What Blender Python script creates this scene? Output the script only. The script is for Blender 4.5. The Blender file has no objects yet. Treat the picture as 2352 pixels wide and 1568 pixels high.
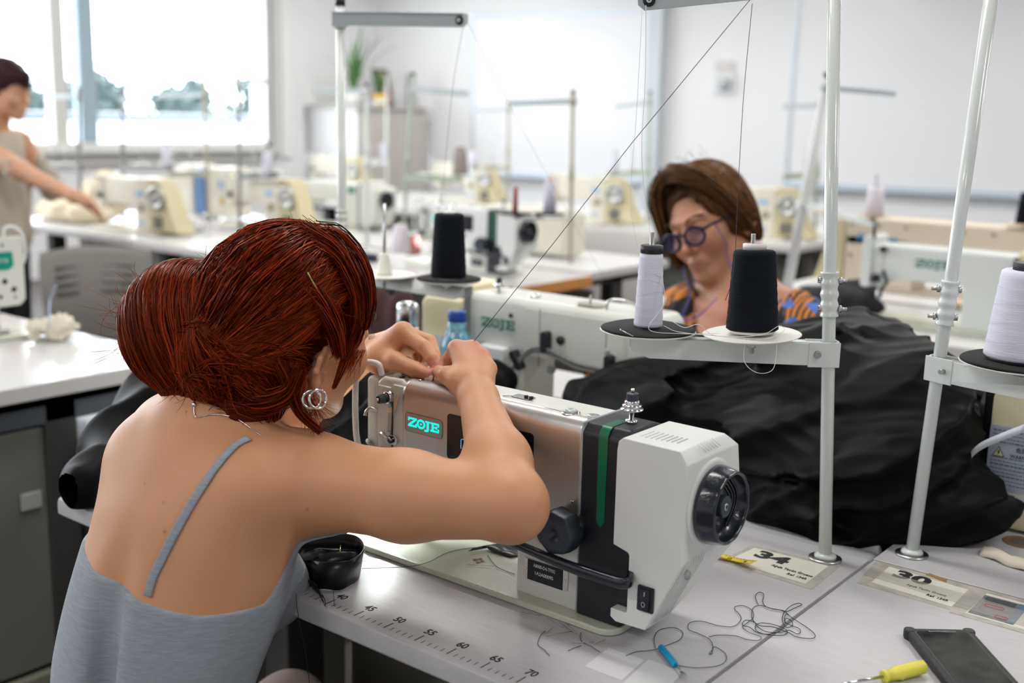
import bpy, bmesh, math, random
import numpy as np
from mathutils import Vector, Matrix
R_ = math.radians
scene = bpy.context.scene
COL = scene.collection
# ---------------------------------------------------------------- camera
cam_d = bpy.data.cameras.new('camera'); cam = bpy.data.objects.new('camera', cam_d); COL.objects.link(cam)
CR = Vector((.7803, .6250, .0234)); CF = Vector((-.6096, .7683, -.1952)); CF.normalize()
CR = (CR - CF*CR.dot(CF)).normalized(); CU = CR.cross(CF)
CAM = Vector((1.3887, -.8887, .5961))
cam.matrix_world = Matrix(((CR.x, CU.x, -CF.x, CAM.x), (CR.y, CU.y, -CF.y, CAM.y), (CR.z, CU.z, -CF.z, CAM.z), (0, 0, 0, 1)))
cam_d.sensor_width = 36; cam_d.lens = 40.0; cam_d.clip_start = .05; cam_d.clip_end = 200
cam_d.dof.use_dof = True; cam_d.dof.focus_distance = 1.42; cam_d.dof.aperture_fstop = 3.2; cam_d.dof.aperture_blades = 0
scene.camera = cam
# ---------------------------------------------------------------- world / exposure
w = bpy.data.worlds.new('sky'); scene.world = w; w.use_nodes = True
nt = w.node_tree; bg = nt.nodes['Background']
bg.inputs['Color'].default_value = (.86, .93, 1, 1); bg.inputs['Strength'].default_value = 8.5
vs = scene.view_settings; vs.view_transform = 'Standard'; vs.look = 'None'; vs.gamma = 1; vs.exposure = 0.22; vs.use_curve_mapping = False
scene.cycles.max_bounces = 8; scene.cycles.diffuse_bounces = 4; scene.cycles.glossy_bounces = 4; scene.cycles.transmission_bounces = 6; scene.cycles.transparent_max_bounces = 8
scene.cycles.caustics_reflective = False; scene.cycles.caustics_refractive = False; scene.cycles.sample_clamp_indirect = 4
scene.cycles.use_denoising = True
FZ = -.75   # floor height: the table tops are at z = 0
def ceiling_area(x, y, power, sx=1.2, sy=.3):
    ld = bpy.data.lights.new('tube_light', 'AREA'); ld.shape = 'RECTANGLE'; ld.size = sx; ld.size_y = sy; ld.energy = power; ld.color = (1, .975, .945)
    o = bpy.data.objects.new('tube_light', ld); COL.objects.link(o); o.location = (x, y, 2.07); return o
LAMPS = [(x, y) for x in (-5.2, -2.6, 0.0, 2.6) for y in (-2.2, .6, 3.4, 6.2)]
for (lx, ly) in LAMPS: ceiling_area(lx, ly, 22 if ly > 3 else 16)
# ---------------------------------------------------------------- helpers
def new_obj(name, me, parent=None):
    o = bpy.data.objects.new(name, me); COL.objects.link(o)
    if parent is not None: o.parent = parent
    return o
def tag(o, label=None, cat=None, group=None, kind=None):
    if label: o['label'] = label
    if cat: o['category'] = cat
    if group: o['group'] = group
    if kind: o['kind'] = kind
    return o
def empty(name, loc=(0, 0, 0), rz=0, label=None, cat=None, group=None):
    o = bpy.data.objects.new(name, None); COL.objects.link(o); o.location = loc; o.rotation_euler = (0, 0, rz); o.empty_display_size = .05
    return tag(o, label, cat, group)
def copy_tree(o, parent=None):
    c = o.copy(); COL.objects.link(c); c.parent = parent
    for ch in list(o.children): copy_tree(ch, c)
    return c
_mats = {}
def mat(name, col, rough=.5, metal=0., bump=0., bscale=50., spec=.5, emit=None, estr=0., coat=0., trans=0., ior=1.45, sub=0., subr=(1, .35, .2), subs=.01, aniso=None, sheen=0., var=0., vscale=8., vcol=None, detail=2., stretch=None, alpha=1., coords='Object'):
    if name in _mats: return _mats[name]
    m = bpy.data.materials.new(name); m.use_nodes = True; nt = m.node_tree; b = nt.nodes['Principled BSDF']
    c = tuple(col) + (1,) if len(col) == 3 else col
    b.inputs['Base Color'].default_value = c; b.inputs['Roughness'].default_value = rough; b.inputs['Metallic'].default_value = metal
    b.inputs['Specular IOR Level'].default_value = spec; b.inputs['Coat Weight'].default_value = coat; b.inputs['Coat Roughness'].default_value = .08
    b.inputs['Transmission Weight'].default_value = trans; b.inputs['IOR'].default_value = ior; b.inputs['Alpha'].default_value = alpha
    b.inputs['Sheen Weight'].default_value = sheen
    if sub: b.inputs['Subsurface Weight'].default_value = sub; b.inputs['Subsurface Radius'].default_value = subr; b.inputs['Subsurface Scale'].default_value = subs
    if emit: b.inputs['Emission Color'].default_value = tuple(emit) + (1,); b.inputs['Emission Strength'].default_value = estr
    tc = nt.nodes.new('ShaderNodeTexCoord'); mp = nt.nodes.new('ShaderNodeMapping'); nt.links.new(tc.outputs[coords], mp.inputs[0])
    if stretch: mp.inputs['Scale'].default_value = stretch
    n = nt.nodes.new('ShaderNodeTexNoise'); n.inputs['Scale'].default_value = bscale; n.inputs['Detail'].default_value = detail; nt.links.new(mp.outputs[0], n.inputs['Vector'])
    if bump:
        bp = nt.nodes.new('ShaderNodeBump'); bp.inputs['Strength'].default_value = bump; bp.inputs['Distance'].default_value = .001
        nt.links.new(n.outputs['Fac'], bp.inputs['Height']); nt.links.new(bp.outputs[0], b.inputs['Normal'])
    if var:
        n2 = nt.nodes.new('ShaderNodeTexNoise'); n2.inputs['Scale'].default_value = vscale; n2.inputs['Detail'].default_value = 3; nt.links.new(mp.outputs[0], n2.inputs['Vector'])
        r = nt.nodes.new('ShaderNodeMapRange'); r.inputs[1].default_value = .35; r.inputs[2].default_value = .65; nt.links.new(n2.outputs['Fac'], r.inputs[0])
        mx = nt.nodes.new('ShaderNodeMix'); mx.data_type = 'RGBA'; nt.links.new(r.outputs[0], mx.inputs[0])
        v = vcol if vcol else tuple(min(1, k*(1-var)) for k in col[:3])
        mx.inputs[6].default_value = c; mx.inputs[7].default_value = tuple(v) + (1,); nt.links.new(mx.outputs[2], b.inputs['Base Color'])
    _mats[name] = m; return m
class MB:
    """collects shapes into ONE mesh"""
    def __init__(s, M=None): s.v = []; s.f = []; s.M = M; s.sm = []
    def add(s, vs, fs, smooth=False, T=None):
        o = len(s.v)
        for p in vs:
            p = Vector(p)
            if T is not None: p = T @ p
            if s.M is not None: p = s.M @ p
            s.v.append(p)
        for f in fs: s.f.append([i+o for i in f]); s.sm.append(smooth)
        return s
    def box(s, x0, x1, y0, y1, z0, z1, T=None):
        vs = [(x, y, z) for z in (z0, z1) for y in (y0, y1) for x in (x0, x1)]
        return s.add(vs, [(0, 2, 3, 1), (4, 5, 7, 6), (0, 1, 5, 4), (2, 6, 7, 3), (0, 4, 6, 2), (1, 3, 7, 5)], T=T)
    def cbox(s, c, sz, T=None): return s.box(c[0]-sz[0]/2, c[0]+sz[0]/2, c[1]-sz[1]/2, c[1]+sz[1]/2, c[2]-sz[2]/2, c[2]+sz[2]/2, T)
    def rings(s, rings, closed=True, caps=True, smooth=True, T=None):
        n = len(rings[0]); vs = [p for r in rings for p in r]; fs = []
        for i in range(len(rings)-1):
            for j in range(n if closed else n-1):
                k = (j+1) % n; fs.append((i*n+j, i*n+k, (i+1)*n+k, (i+1)*n+j))
        s.add(vs, fs, smooth, T)
        if caps:
            s.add(rings[0], [list(range(n))[::-1]], False, T); s.add(rings[-1], [list(range(n))], False, T)
        return s
    def tube(s, path, r, n=10, caps=True, T=None, flat=None):
        path = [Vector(p) for p in path]; k = len(path); rs = r if isinstance(r, (list, tuple)) else [r]*k
        rings = []; up = None
        for i in range(k):
            t = (path[min(i+1, k-1)]-path[max(i-1, 0)])
            if t.length < 1e-9: t = Vector((0, 0, 1))
            t.normalize()
            if up is None:
                up = Vector((0, 0, 1)) if abs(t.z) < .9 else Vector((1, 0, 0))
            a = (up - t*up.dot(t)); a = a.normalized() if a.length > 1e-6 else t.orthogonal().normalized(); b = t.cross(a); up = a
            fa = flat or 1.
            rings.append([path[i] + (a*math.cos(q)*fa + b*math.sin(q))*rs[i] for q in [2*math.pi*j/n for j in range(n)]])
        return s.rings(rings, True, caps, True, T)
    def lathe(s, prof, o=(0, 0, 0), axis='z', n=32, T=None, caps=True):
        o = Vector(o); rings = []
        for (r, h) in prof:
            ring = []
            for j in range(n):
                a = 2*math.pi*j/n; c, q = math.cos(a)*r, math.sin(a)*r
                ring.append(o + (Vector((c, q, h)) if axis == 'z' else Vector((h, c, q)) if axis == 'x' else Vector((q, h, c))))
            rings.append(ring)
        return s.rings(rings, True, caps, True, T)
    def cyl(s, p0, p1, r, n=20, r1=None): return s.tube([p0, p1], [r, r if r1 is None else r1], n)
    def prism(s, poly, d0, d1, plane='xz', T=None, smooth=False):
        def P(a, b, d): return (a, d, b) if plane == 'xz' else (d, a, b) if plane == 'yz' else (a, b, d)
        n = len(poly); vs = [P(a, b, d0) for a, b in poly] + [P(a, b, d1) for a, b in poly]
        fs = [list(range(n))[::-1], list(range(n, 2*n))] + [(i, (i+1) % n, (i+1) % n+n, i+n) for i in range(n)]
        return s.add(vs, fs, smooth, T)
    def build(s, name, m, parent=None, bevel=0, seg=2, autosmooth=True, keep=False):
        me = bpy.data.meshes.new(name); me.from_pydata([tuple(p) for p in s.v], [], s.f); me.update()
        bm = bmesh.new(); bm.from_mesh(me)
        bm.faces.ensure_lookup_table()
        for f, q in zip(bm.faces, s.sm): f.smooth = q
        bmesh.ops.remove_doubles(bm, verts=bm.verts, dist=1e-6)
        bmesh.ops.recalc_face_normals(bm, faces=bm.faces)
        bm.to_mesh(me); bm.free()
        if isinstance(m, (list, tuple)):
            for q in m: me.materials.append(q)
        elif m: me.materials.append(m)
        o = new_obj(name, me, parent)
        if bevel:
            for p in me.polygons: p.use_smooth = True
            b = o.modifiers.new('bevel', 'BEVEL'); b.width = bevel; b.segments = seg; b.limit_method = 'ANGLE'; b.angle_limit = R_(35); b.harden_normals = True
        return o
def rrect(x0, x1, y0, y1, r, n=5):
    pts = []
    for cx, cy, a0 in ((x1-r, y1-r, 0), (x0+r, y1-r, 90), (x0+r, y0+r, 180), (x1-r, y0+r, 270)):
        for i in range(n+1):
            a = R_(a0+90*i/n); pts.append((cx+r*math.cos(a), cy+r*math.sin(a)))
    return pts
def text_mesh(s, size, m, name, parent, M, sx=1., bold=0., align='CENTER', ext=.0002, shear=0.):
    cu = bpy.data.curves.new(name, 'FONT'); cu.body = s; cu.size = size; cu.align_x = align; cu.align_y = 'CENTER'; cu.offset = bold; cu.extrude = ext; cu.shear = shear; cu.resolution_u = 3
    t = bpy.data.objects.new(name, cu); COL.objects.link(t)
    me = bpy.data.meshes.new_from_object(t.evaluated_get(bpy.context.evaluated_depsgraph_get())); bpy.data.objects.remove(t)
    me.transform(Matrix.Diagonal((sx, 1, 1, 1))); me.transform(M)
    me.materials.clear(); me.materials.append(m); me.name = name
    return new_obj(name, me, parent)
def frame_M(o, x, y):
    x = Vector(x).normalized(); y = Vector(y); y = (y-x*y.dot(x)).normalized(); z = x.cross(y)
    return Matrix(((x.x, y.x, z.x, o[0]), (x.y, y.y, z.y, o[1]), (x.z, y.z, z.z, o[2]), (0, 0, 0, 1)))
def bez(p, n=24):
    """Catmull-Rom through points"""
    p = [Vector(q) for q in p]; p = [p[0]*2-p[1]] + p + [p[-1]*2-p[-2]]; out = []
    for i in range(1, len(p)-2):
        for k in range(n):
            t = k/n; a, b, c, d = p[i-1], p[i], p[i+1], p[i+2]
            out.append(.5*((2*b)+(c-a)*t+(2*a-5*b+4*c-d)*t*t+(3*b-a-3*c+d)*t**3))
    out.append(p[-2]); return out
# ---------------------------------------------------------------- signed-distance bodies
def rotm(x, y, z): return np.array(Matrix.Rotation(R_(z), 3, 'Z') @ Matrix.Rotation(R_(y), 3, 'Y') @ Matrix.Rotation(R_(x), 3, 'X'))
def d_cone(P, a, b, ra, rb, fl=None):
    a = np.asarray(a, np.float32); b = np.asarray(b, np.float32); ab = b-a; L2 = float(ab@ab)+1e-12
    q = P-a; t = np.clip(q@ab/L2, 0, 1); c = q-t[:, None]*ab
    if fl is not None:   # flattening: fl = (axis, factor): distances along axis are multiplied
        ax = np.asarray(fl[0], np.float32); ax = ax/np.linalg.norm(ax); k = c@ax; c = c+(k*(fl[1]-1))[:, None]*ax
    return np.sqrt((c*c).sum(1))-(ra+(rb-ra)*t)
def d_ell(P, c, r, Rm=None):
    q = P-np.asarray(c, np.float32)
    if Rm is not None: q = q@np.asarray(Rm, np.float32)
    r = np.asarray(r, np.float32); k0 = np.sqrt(((q/r)**2).sum(1)); k1 = np.sqrt(((q/(r*r))**2).sum(1))
    return k0*(k0-1)/np.maximum(k1, 1e-6)
def smin(a, b, k):
    if k <= 0: return np.minimum(a, b)
    h = np.maximum(k-np.abs(a-b), 0)/k
    return np.minimum(a, b)-h*h*k*.25
def smax(a, b, k): return -smin(-a, -b, k)
class SDF:
    """list of (op, fn, k); the field is their smooth union / difference / intersection"""
    def __init__(s): s.p = []
    def cone(s, a, b, ra, rb, k=.02, op='+', fl=None): s.p.append((op, lambda P: d_cone(P, a, b, ra, rb, fl), k)); return s
    def ell(s, c, r, k=.02, Rm=None, op='+'): s.p.append((op, lambda P: d_ell(P, c, r, Rm), k)); return s
    def fn(s, f, k=.0, op='+'): s.p.append((op, f, k)); return s
    def chain(s, pts, rs, k=.02, fl=None):
        for i in range(len(pts)-1): s.cone(pts[i], pts[i+1], rs[i], rs[i+1], k, fl=fl)
        return s
    def __call__(s, P):
        P = np.asarray(P, np.float32); d = np.full(len(P), 1e3, np.float32)
        for op, f, k in s.p:
            e = f(P)
            d = smin(d, e, k) if op == '+' else smax(d, -e, k) if op == '-' else smax(d, e, k) if op == '&' else d+e
        return d
def surface_net(field, lo, hi, h, coarse=8):
    lo = np.array(lo, np.float32); n = np.ceil((np.array(hi)-lo)/h/coarse).astype(int)*coarse+1; nx, ny, nz = n
    cx = [np.arange(0, k, coarse) for k in n]
    G = np.stack(np.meshgrid(*[lo[i]+(cx[i][:-1]+coarse/2)*h for i in range(3)], indexing='ij'), -1).reshape(-1, 3).astype(np.float32)
    d = field(G); act = np.abs(d) < coarse*h*1.25
    V = np.full((nx, ny, nz), 1, np.float32)
    shp = tuple(len(c)-1 for c in cx)
    inside = (d < 0).reshape(shp)
    ins = np.repeat(np.repeat(np.repeat(inside, coarse, 0), coarse, 1), coarse, 2)
    V[:-1, :-1, :-1] = np.where(ins, -1, 1)
    ii = np.argwhere(act.reshape(shp))*coarse
    r = np.arange(coarse+1); off = np.stack(np.meshgrid(r, r, r, indexing='ij'), -1).reshape(-1, 3)
    B = max(1, 400000//len(off))
    for s0 in range(0, len(ii), B):
        idx = (ii[s0:s0+B, None, :]+off[None]).reshape(-1, 3)
        V[idx[:, 0], idx[:, 1], idx[:, 2]] = field((lo+idx*h).astype(np.float32))
    S = V < 0
    cnt = np.zeros((nx-1, ny-1, nz-1), np.uint8)
    for a in (0, 1):
        for b in (0, 1):
            for c in (0, 1): cnt += S[a:nx-1+a, b:ny-1+b, c:nz-1+c]
    C = np.argwhere((cnt > 0) & (cnt < 8)); del cnt
    ID = np.full((nx-1, ny-1, nz-1), -1, np.int32); ID[C[:, 0], C[:, 1], C[:, 2]] = np.arange(len(C))
    acc = np.zeros((len(C), 3), np.float32); num = np.zeros(len(C), np.float32)
    cor = [(a, b, c) for a in (0, 1) for b in (0, 1) for c in (0, 1)]
    cv = {q: V[C[:, 0]+q[0], C[:, 1]+q[1], C[:, 2]+q[2]] for q in cor}
    for q in cor:
        for ax in range(3):
            if q[ax] == 0:
                e = list(q); e[ax] = 1; e = tuple(e); a, b = cv[q], cv[e]; m = (a < 0) != (b < 0)
                t = np.where(m, a/np.where(a == b, 1, a-b), 0)
                p = np.tile(np.array(q, np.float32), (len(C), 1)); p[:, ax] += t; acc[m] += p[m]; num += m
    vert = lo+(C+acc/np.maximum(num, 1)[:, None])*h
    F = []
    for ax in range(3):
        a1, a2 = [(1, 2), (2, 0), (0, 1)][ax]
        sl0 = [slice(None)]*3; sl1 = [slice(None)]*3; sl0[ax] = slice(0, -1); sl1[ax] = slice(1, None)
        s0, s1 = S[tuple(sl0)], S[tuple(sl1)]
        E = np.argwhere(s0 != s1)
        ok = (E[:, a1] > 0) & (E[:, a2] > 0) & (E[:, a1] < n[a1]-1) & (E[:, a2] < n[a2]-1); E = E[ok]
        q = []
        for da, db in ((-1, -1), (0, -1), (0, 0), (-1, 0)):
            K = E.copy(); K[:, a1] += da; K[:, a2] += db; q.append(ID[K[:, 0], K[:, 1], K[:, 2]])
        q = np.stack(q, 1); fl = s0[E[:, 0], E[:, 1], E[:, 2]]
        q = np.where(fl[:, None], q, q[:, ::-1]); F.append(q[(q >= 0).all(1)])
    return vert, np.concatenate(F)
def np_mesh(name, V, F, m, parent=None, smooth=True):
    me = bpy.data.meshes.new(name); me.vertices.add(len(V)); me.vertices.foreach_set('co', np.asarray(V, np.float32).ravel())
    k = F.shape[1]; me.loops.add(len(F)*k); me.loops.foreach_set('vertex_index', F.astype(np.int32).ravel())
    me.polygons.add(len(F)); me.polygons.foreach_set('loop_start', np.arange(0, len(F)*k, k, dtype=np.int32)); me.polygons.foreach_set('loop_total', np.full(len(F), k, np.int32))
    me.update(calc_edges=True)
    if smooth: me.polygons.foreach_set('use_smooth', np.ones(len(F), bool))
    if m: me.materials.append(m)
    return new_obj(name, me, parent)
def sdf_obj(name, field, lo, hi, h, m, parent=None, relax=2, coarse=8):
    V, F = surface_net(field, lo, hi, h, coarse)
    for _ in range(relax):   # tangential relaxation
        A = np.zeros_like(V); c = np.zeros(len(V), np.float32)
        for i in range(4):
            j = F[:, (i+1) % 4]
            for k in range(3): A[:, k] += np.bincount(F[:, i], V[j, k], len(V)) + np.bincount(j, V[F[:, i], k], len(V))
            c += np.bincount(F[:, i], minlength=len(V)) + np.bincount(j, minlength=len(V))
        V = V*.5+(A/np.maximum(c, 1)[:, None])*.5
    return np_mesh(name, V, F, m, parent)
def vcolor(o, fn):
    me = o.data; n = len(me.vertices); P = np.empty(n*3, np.float32); me.vertices.foreach_get('co', P)
    c = np.ones((n, 4), np.float32); c[:, :3] = fn(P.reshape(-1, 3))
    a = me.color_attributes.new('tone', 'FLOAT_COLOR', 'POINT'); a.data.foreach_set('color', c.ravel())
def use_vcolor(m):
    nt = m.node_tree; b = nt.nodes['Principled BSDF']; a = nt.nodes.new('ShaderNodeAttribute'); a.attribute_name = 'tone'
    nt.links.new(a.outputs['Color'], b.inputs['Base Color'])
# ---------------------------------------------------------------- materials
M_wall = mat('wall_paint', (.88, .89, .905), .6, bump=.05, bscale=150)
M_board = mat('whiteboard', (.88, .895, .92), .28, coat=.3)
M_alu = mat('anodised_aluminium', (.62, .70, .78), .4, .5)
M_winframe = mat('window_frame', (.68, .67, .64), .5)
M_winframe_d = mat('window_frame_blue', (.36, .46, .52), .45)
M_white = mat('white_lacquer', (.80, .81, .81), .35)
M_cream = mat('cream_enamel', (.72, .68, .58), .38, bump=.1, bscale=400)
M_creamy = mat('yellowed_plastic', (.60, .53, .33), .45)
M_ivory = mat('ivory_plastic', (.80, .72, .46), .42)
M_mach = mat('machine_enamel', (.72, .73, .68), .32, bump=.25, bscale=700, coat=.2)
M_bed = mat('bed_enamel', (.60, .62, .52), .26, bump=.5, bscale=450, coat=.3)
M_box = mat('motor_cover_plastic', (.78, .80, .78), .42)
M_silver = mat('satin_silver', (.68, .65, .63), .30, .85, bump=.08, bscale=1500)
M_black = mat('black_plastic', (.012, .014, .02), .4, bump=.15, bscale=900)
M_blackg = mat('black_gloss', (.008, .012, .022), .16, bump=.35, bscale=500, coat=.4)
M_knob = mat('dark_knob', (.028, .04, .055), .42)
M_green = mat('green_stripe', (0, .13, .06), .3)
M_greent = mat('green_print', (.03, .22, .15), .5)
M_bluet = mat('blue_print', (.06, .28, .6), .5)
M_chrome = mat('chrome', (.75, .76, .78), .12, 1.)
M_steel = mat('steel', (.5, .5, .5), .3, 1.)
M_cyan = mat('backlit_cyan', (0, .7, .65), .5, emit=(0, .85, .75), estr=.9)
M_glass_b = mat('screen_black', (.004, .005, .009), .1, coat=.5)
M_screen = mat('screen_inner', (.008, .01, .018), .12, coat=.5)
M_icon = mat('lit_icon', (.05, .4, .8), .5, emit=(.12, .5, .95), estr=.9)
M_lam = mat('table_laminate', (.53, .52, .54), .36, bump=.12, bscale=40, var=.10, vscale=14, stretch=(1.5, 30, 1), coords='Object')
M_lam2 = mat('table_laminate_white', (.74, .74, .74), .24)
M_lamedge = mat('table_edge', (.62, .61, .60), .4)
M_orange = mat('orange_edge', (.62, .27, .07), .5)
M_pole = mat('pole_enamel', (.70, .74, .72), .22, coat=.4)
M_arm = mat('stand_grey', (.50, .56, .58), .35)
M_disc = mat('ivory_disc', (.80, .79, .73), .4)
M_foam = mat('black_foam', (.022, .021, .022), .95, bump=.9, bscale=900)
M_wthread = mat('white_thread', (.74, .74, .86), .8, bump=.5, bscale=60, stretch=(1, 1, 18))
M_bthread = mat('black_thread', (.0035, .006, .011), .8, spec=.2, bump=.5, bscale=60, stretch=(1, 1, 18))
M_cone = mat('cone_core_black', (.02, .022, .028), .5)
M_conew = mat('cone_core_white', (.8, .78, .77), .5)
M_red = mat('red_print', (.55, .03, .03), .5)
M_cloth = mat('black_satin', (.0018, .0020, .0028), .48, bump=.2, bscale=1500, spec=.13)
M_ink = mat('black_ink', (.015, .016, .02), .6)
M_paper = mat('label_paper', (.70, .68, .60), .5)
M_tape = mat('old_tape', (.50, .47, .42), .35, var=.25, vscale=60)
M_grey = mat('grey_metal', (.20, .215, .215), .45)
M_greyd = mat('dark_frame', (.05, .048, .045), .5)
M_leg = mat('table_leg_panel', (.26, .255, .23), .5)
M_chair = mat('chair_plastic', (.23, .215, .20), .55)
M_slot = mat('slot_dark', (.12, .115, .105), .7)
M_cabL = mat('cabinet_white', (.80, .80, .80), .5)
M_cabD = mat('cabinet_beige', (.58, .55, .51), .5)
M_trouser = mat('dark_trousers', (.012, .014, .02), .85)
M_leaf = mat('leaf', (.10, .24, .07), .5)
M_tree = mat('tree_leaves', (.060, .092, .088), .8)
M_outw = mat('outside_white', (.85, .85, .85), .8)
M_outg = mat('outside_rail', (.048, .062, .085), .6)
M_floor = mat('floor_vinyl', (.12, .105, .10), .5, var=.2, vscale=3)
M_ceil = mat('ceiling_tile', (.82, .82, .80), .8)
# ================================================================ setting
def struct(name, mb, m, bevel=0):
    o = mb.build(name, m, None, bevel); o['kind'] = 'structure'; return o
struct('floor', MB().box(-7.2, 6.2, -4.2, 10.2, FZ-.1, FZ), M_floor)
struct('ceiling', MB().box(-7.2, 6.2, -4.2, 10.2, 2.1, 2.2), M_ceil)
# window wall x = -7
WX = -7.0
wins = [(3.44, 6.02, .245, 2.0), (.2, 3.3, .245, 2.0), (-3.4, -.1, .245, 2.0)]
mb = MB()
mb.box(WX-.25, WX, -4.2, 10.2, FZ, .245); mb.box(WX-.25, WX, -4.2, 10.2, 2.0, 2.1)
mb.box(WX-.25, WX, 6.02, 10.2, .245, 2.0); mb.box(WX-.25, WX, 3.3, 3.44, .245, 2.0); mb.box(WX-.25, WX, -.1, .2, .245, 2.0); mb.box(WX-.25, WX, -4.2, -3.4, .245, 2.0)
struct('wall_left', mb, M_wall)
for i, (a, b, z0, z1) in enumerate(wins):
    e = empty('window_%d' % (i+1)); e['kind'] = 'structure'
    f = MB(); t = .055
    f.box(WX-.12, WX+.03, a, b, z0, z0+t); f.box(WX-.12, WX+.03, a, b, z1-t, z1); f.box(WX-.12, WX+.03, b-t, b, z0, z1); f.box(WX-.12, WX+.03, a, a+t, z0, z1)
    f.box(WX-.1, WX+.02, a+.47*(b-a)*.8 if i else 3.90, (a+.47*(b-a)*.8+.1) if i else 4.02, z0, z1)
    f.build('window_frame', M_winframe, e, .004)
    if i == 0: MB().box(WX-.11, WX-.0, 4.145, 4.29, z0+t, z1-t).build('sash_stile', M_winframe_d, e, .01)
    if i == 0:
        MB().box(WX+.001, WX+.05, 6.05, 6.13, .16, 2.0).build('casing', M_winframe, e, .004)
        MB().box(WX+.001, WX+.035, 6.15, 6.27, .16, 2.0).build('casing', mat('casing_white', (.9, .9, .9), .5), e, .004)
    MB().box(WX-.24, WX+.1, a-.02, b+.02, z0-.03, z0-.002).build('window_sill', M_winframe, e, .004)
mb = MB(); mb.box(WX, WX+.05, -4, 6.0, .13, .16)
struct('trim_1', mb, M_winframe)
# back wall: from the far-left corner, turned about nine degrees
BA = math.atan(.1655); bo = Vector((-7, 7.4, 0)); bd = Vector((math.cos(BA), math.sin(BA), 0)); bn = Vector((bd.y, -bd.x, 0))
BW = Matrix(((bd.x, -bn.x, 0, bo.x), (bd.y, -bn.y, 0, bo.y), (0, 0, 1, 0), (0, 0, 0, 1)))   # local x along wall, y into wall
struct('wall_back', MB(BW).box(-.1, 13.6, 0, .2, FZ, 2.1), M_wall)
struct('wall_right', MB().box(6.0, 6.2, -4.2, 10.2, FZ, 2.1), M_wall)
struct('wall_front', MB().box(-7.2, 6.2, -4.2, -4.0, FZ, 2.1), M_wall)
# ceiling lamps
for i, (lx, ly) in enumerate(LAMPS):
    if i == 0:
        L0 = empty('ceiling_light', (lx, ly, 2.1), label='ceiling strip light in the row nearest the window, closest to the near wall', cat='ceiling light', group='ceiling lights')
        MB().box(-.62, .62, -.17, .17, -.02, 0).build('frame', M_white, L0)
        MB().box(-.6, .6, -.15, .15, -.024, -.021).build('diffuser', mat('lamp_diffuser', (.9, .9, .9), .6, emit=(1, .98, .95), estr=3.), L0)
        Lr = L0
    else:
        c = copy_tree(L0); c.location = (lx, ly, 2.1); c['label'] = 'ceiling strip light in the %s row from the window, %s the far wall' % (('first', 'second', 'third', 'fourth')[i//4], ('fourth from', 'third from', 'second from', 'closest to')[i % 4])
# whiteboards on the back wall
def whiteboard(x0, x1, z0, z1, label):
    e = empty('whiteboard', label=label, cat='whiteboard')
    MB(BW).box(x0, x1, -.02, -.001, z0, z1).build('panel', M_board, e)
    f = MB(BW); f.box(x0, x1, -.05, -.001, z0-.04, z0); f.box(x0, x1, -.03, -.001, z1, z1+.025); f.box(x0-.03, x0, -.03, -.001, z0-.04, z1+.025); f.box(x1, x1+.06, -.035, -.001, z0-.04, z1+.025)
    f.build('frame', M_alu, e, .005); MB(BW).box(x0, x1, -.09, -.05, z0-.05, z0-.035).build('pen_ledge', M_alu, e, .004); return e
# outside: parapet, ground, trees (seen overexposed through the panes)
struct('wall_outside', MB().box(-12.3, -12.1, -14, 16, FZ, .50), M_outw)
struct('trim_3', MB().box(-12.08, -12.02, -14, 16, .40, .49), M_outg)
struct('ground_outside', MB().box(-60, -7.3, -40, 60, FZ-.4, FZ-.3), M_outw)
rng = random.Random(3)
def tree(x, y, h, r, label, seed):
    e = empty('tree', (x, y, FZ-.3), label=label, cat='tree', group='trees beyond the balcony'); rr = random.Random(seed)
    MB().tube([(0, 0, 0), (.1, 0, h*.6)], [.14, .07], 8).build('trunk', mat('bark', (.2, .16, .12), .9), e)
    m = MB()
    for k in range(330):
        a = rr.uniform(0, 6.28); u = rr.uniform(-1, 1); q = r*rr.uniform(.35, 1)
        c = Vector((math.cos(a)*q*math.sqrt(1-u*u), math.sin(a)*q*math.sqrt(1-u*u), h-r+u*q*.9)); s = rr.uniform(.18, .4)
        for j in range(7):
            d = Vector((rr.gauss(0, 1), rr.gauss(0, 1), rr.gauss(0, 1)))*s*.5; n = Vector((rr.gauss(0, 1), rr.gauss(0, 1), rr.gauss(0, 1))).normalized(); t = n.orthogonal().normalized()*s*.35; b = n.cross(t)
            m.add([c+d+t, c+d+b, c+d-t, c+d-b], [(0, 1, 2, 3)])
    m.build('crown', M_tree, e); return e
for i, (x, y, h, r, lb) in enumerate([(-30, 16.6, 2.35, 1.15, 'pale tree beyond the balcony, beside the standing person'), (-33, 20.2, 2.95, 1.45, 'pale blurred tree crossed by the window sash'), (-30, 21.5, 2.5, 1.05, 'low round tree beyond the middle of the large pane'), (-29, 23.9, 2.95, 1.5, 'tallest pale tree, at the right of the large pane')]):
    tree(x, y, h, r, lb, i)
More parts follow.
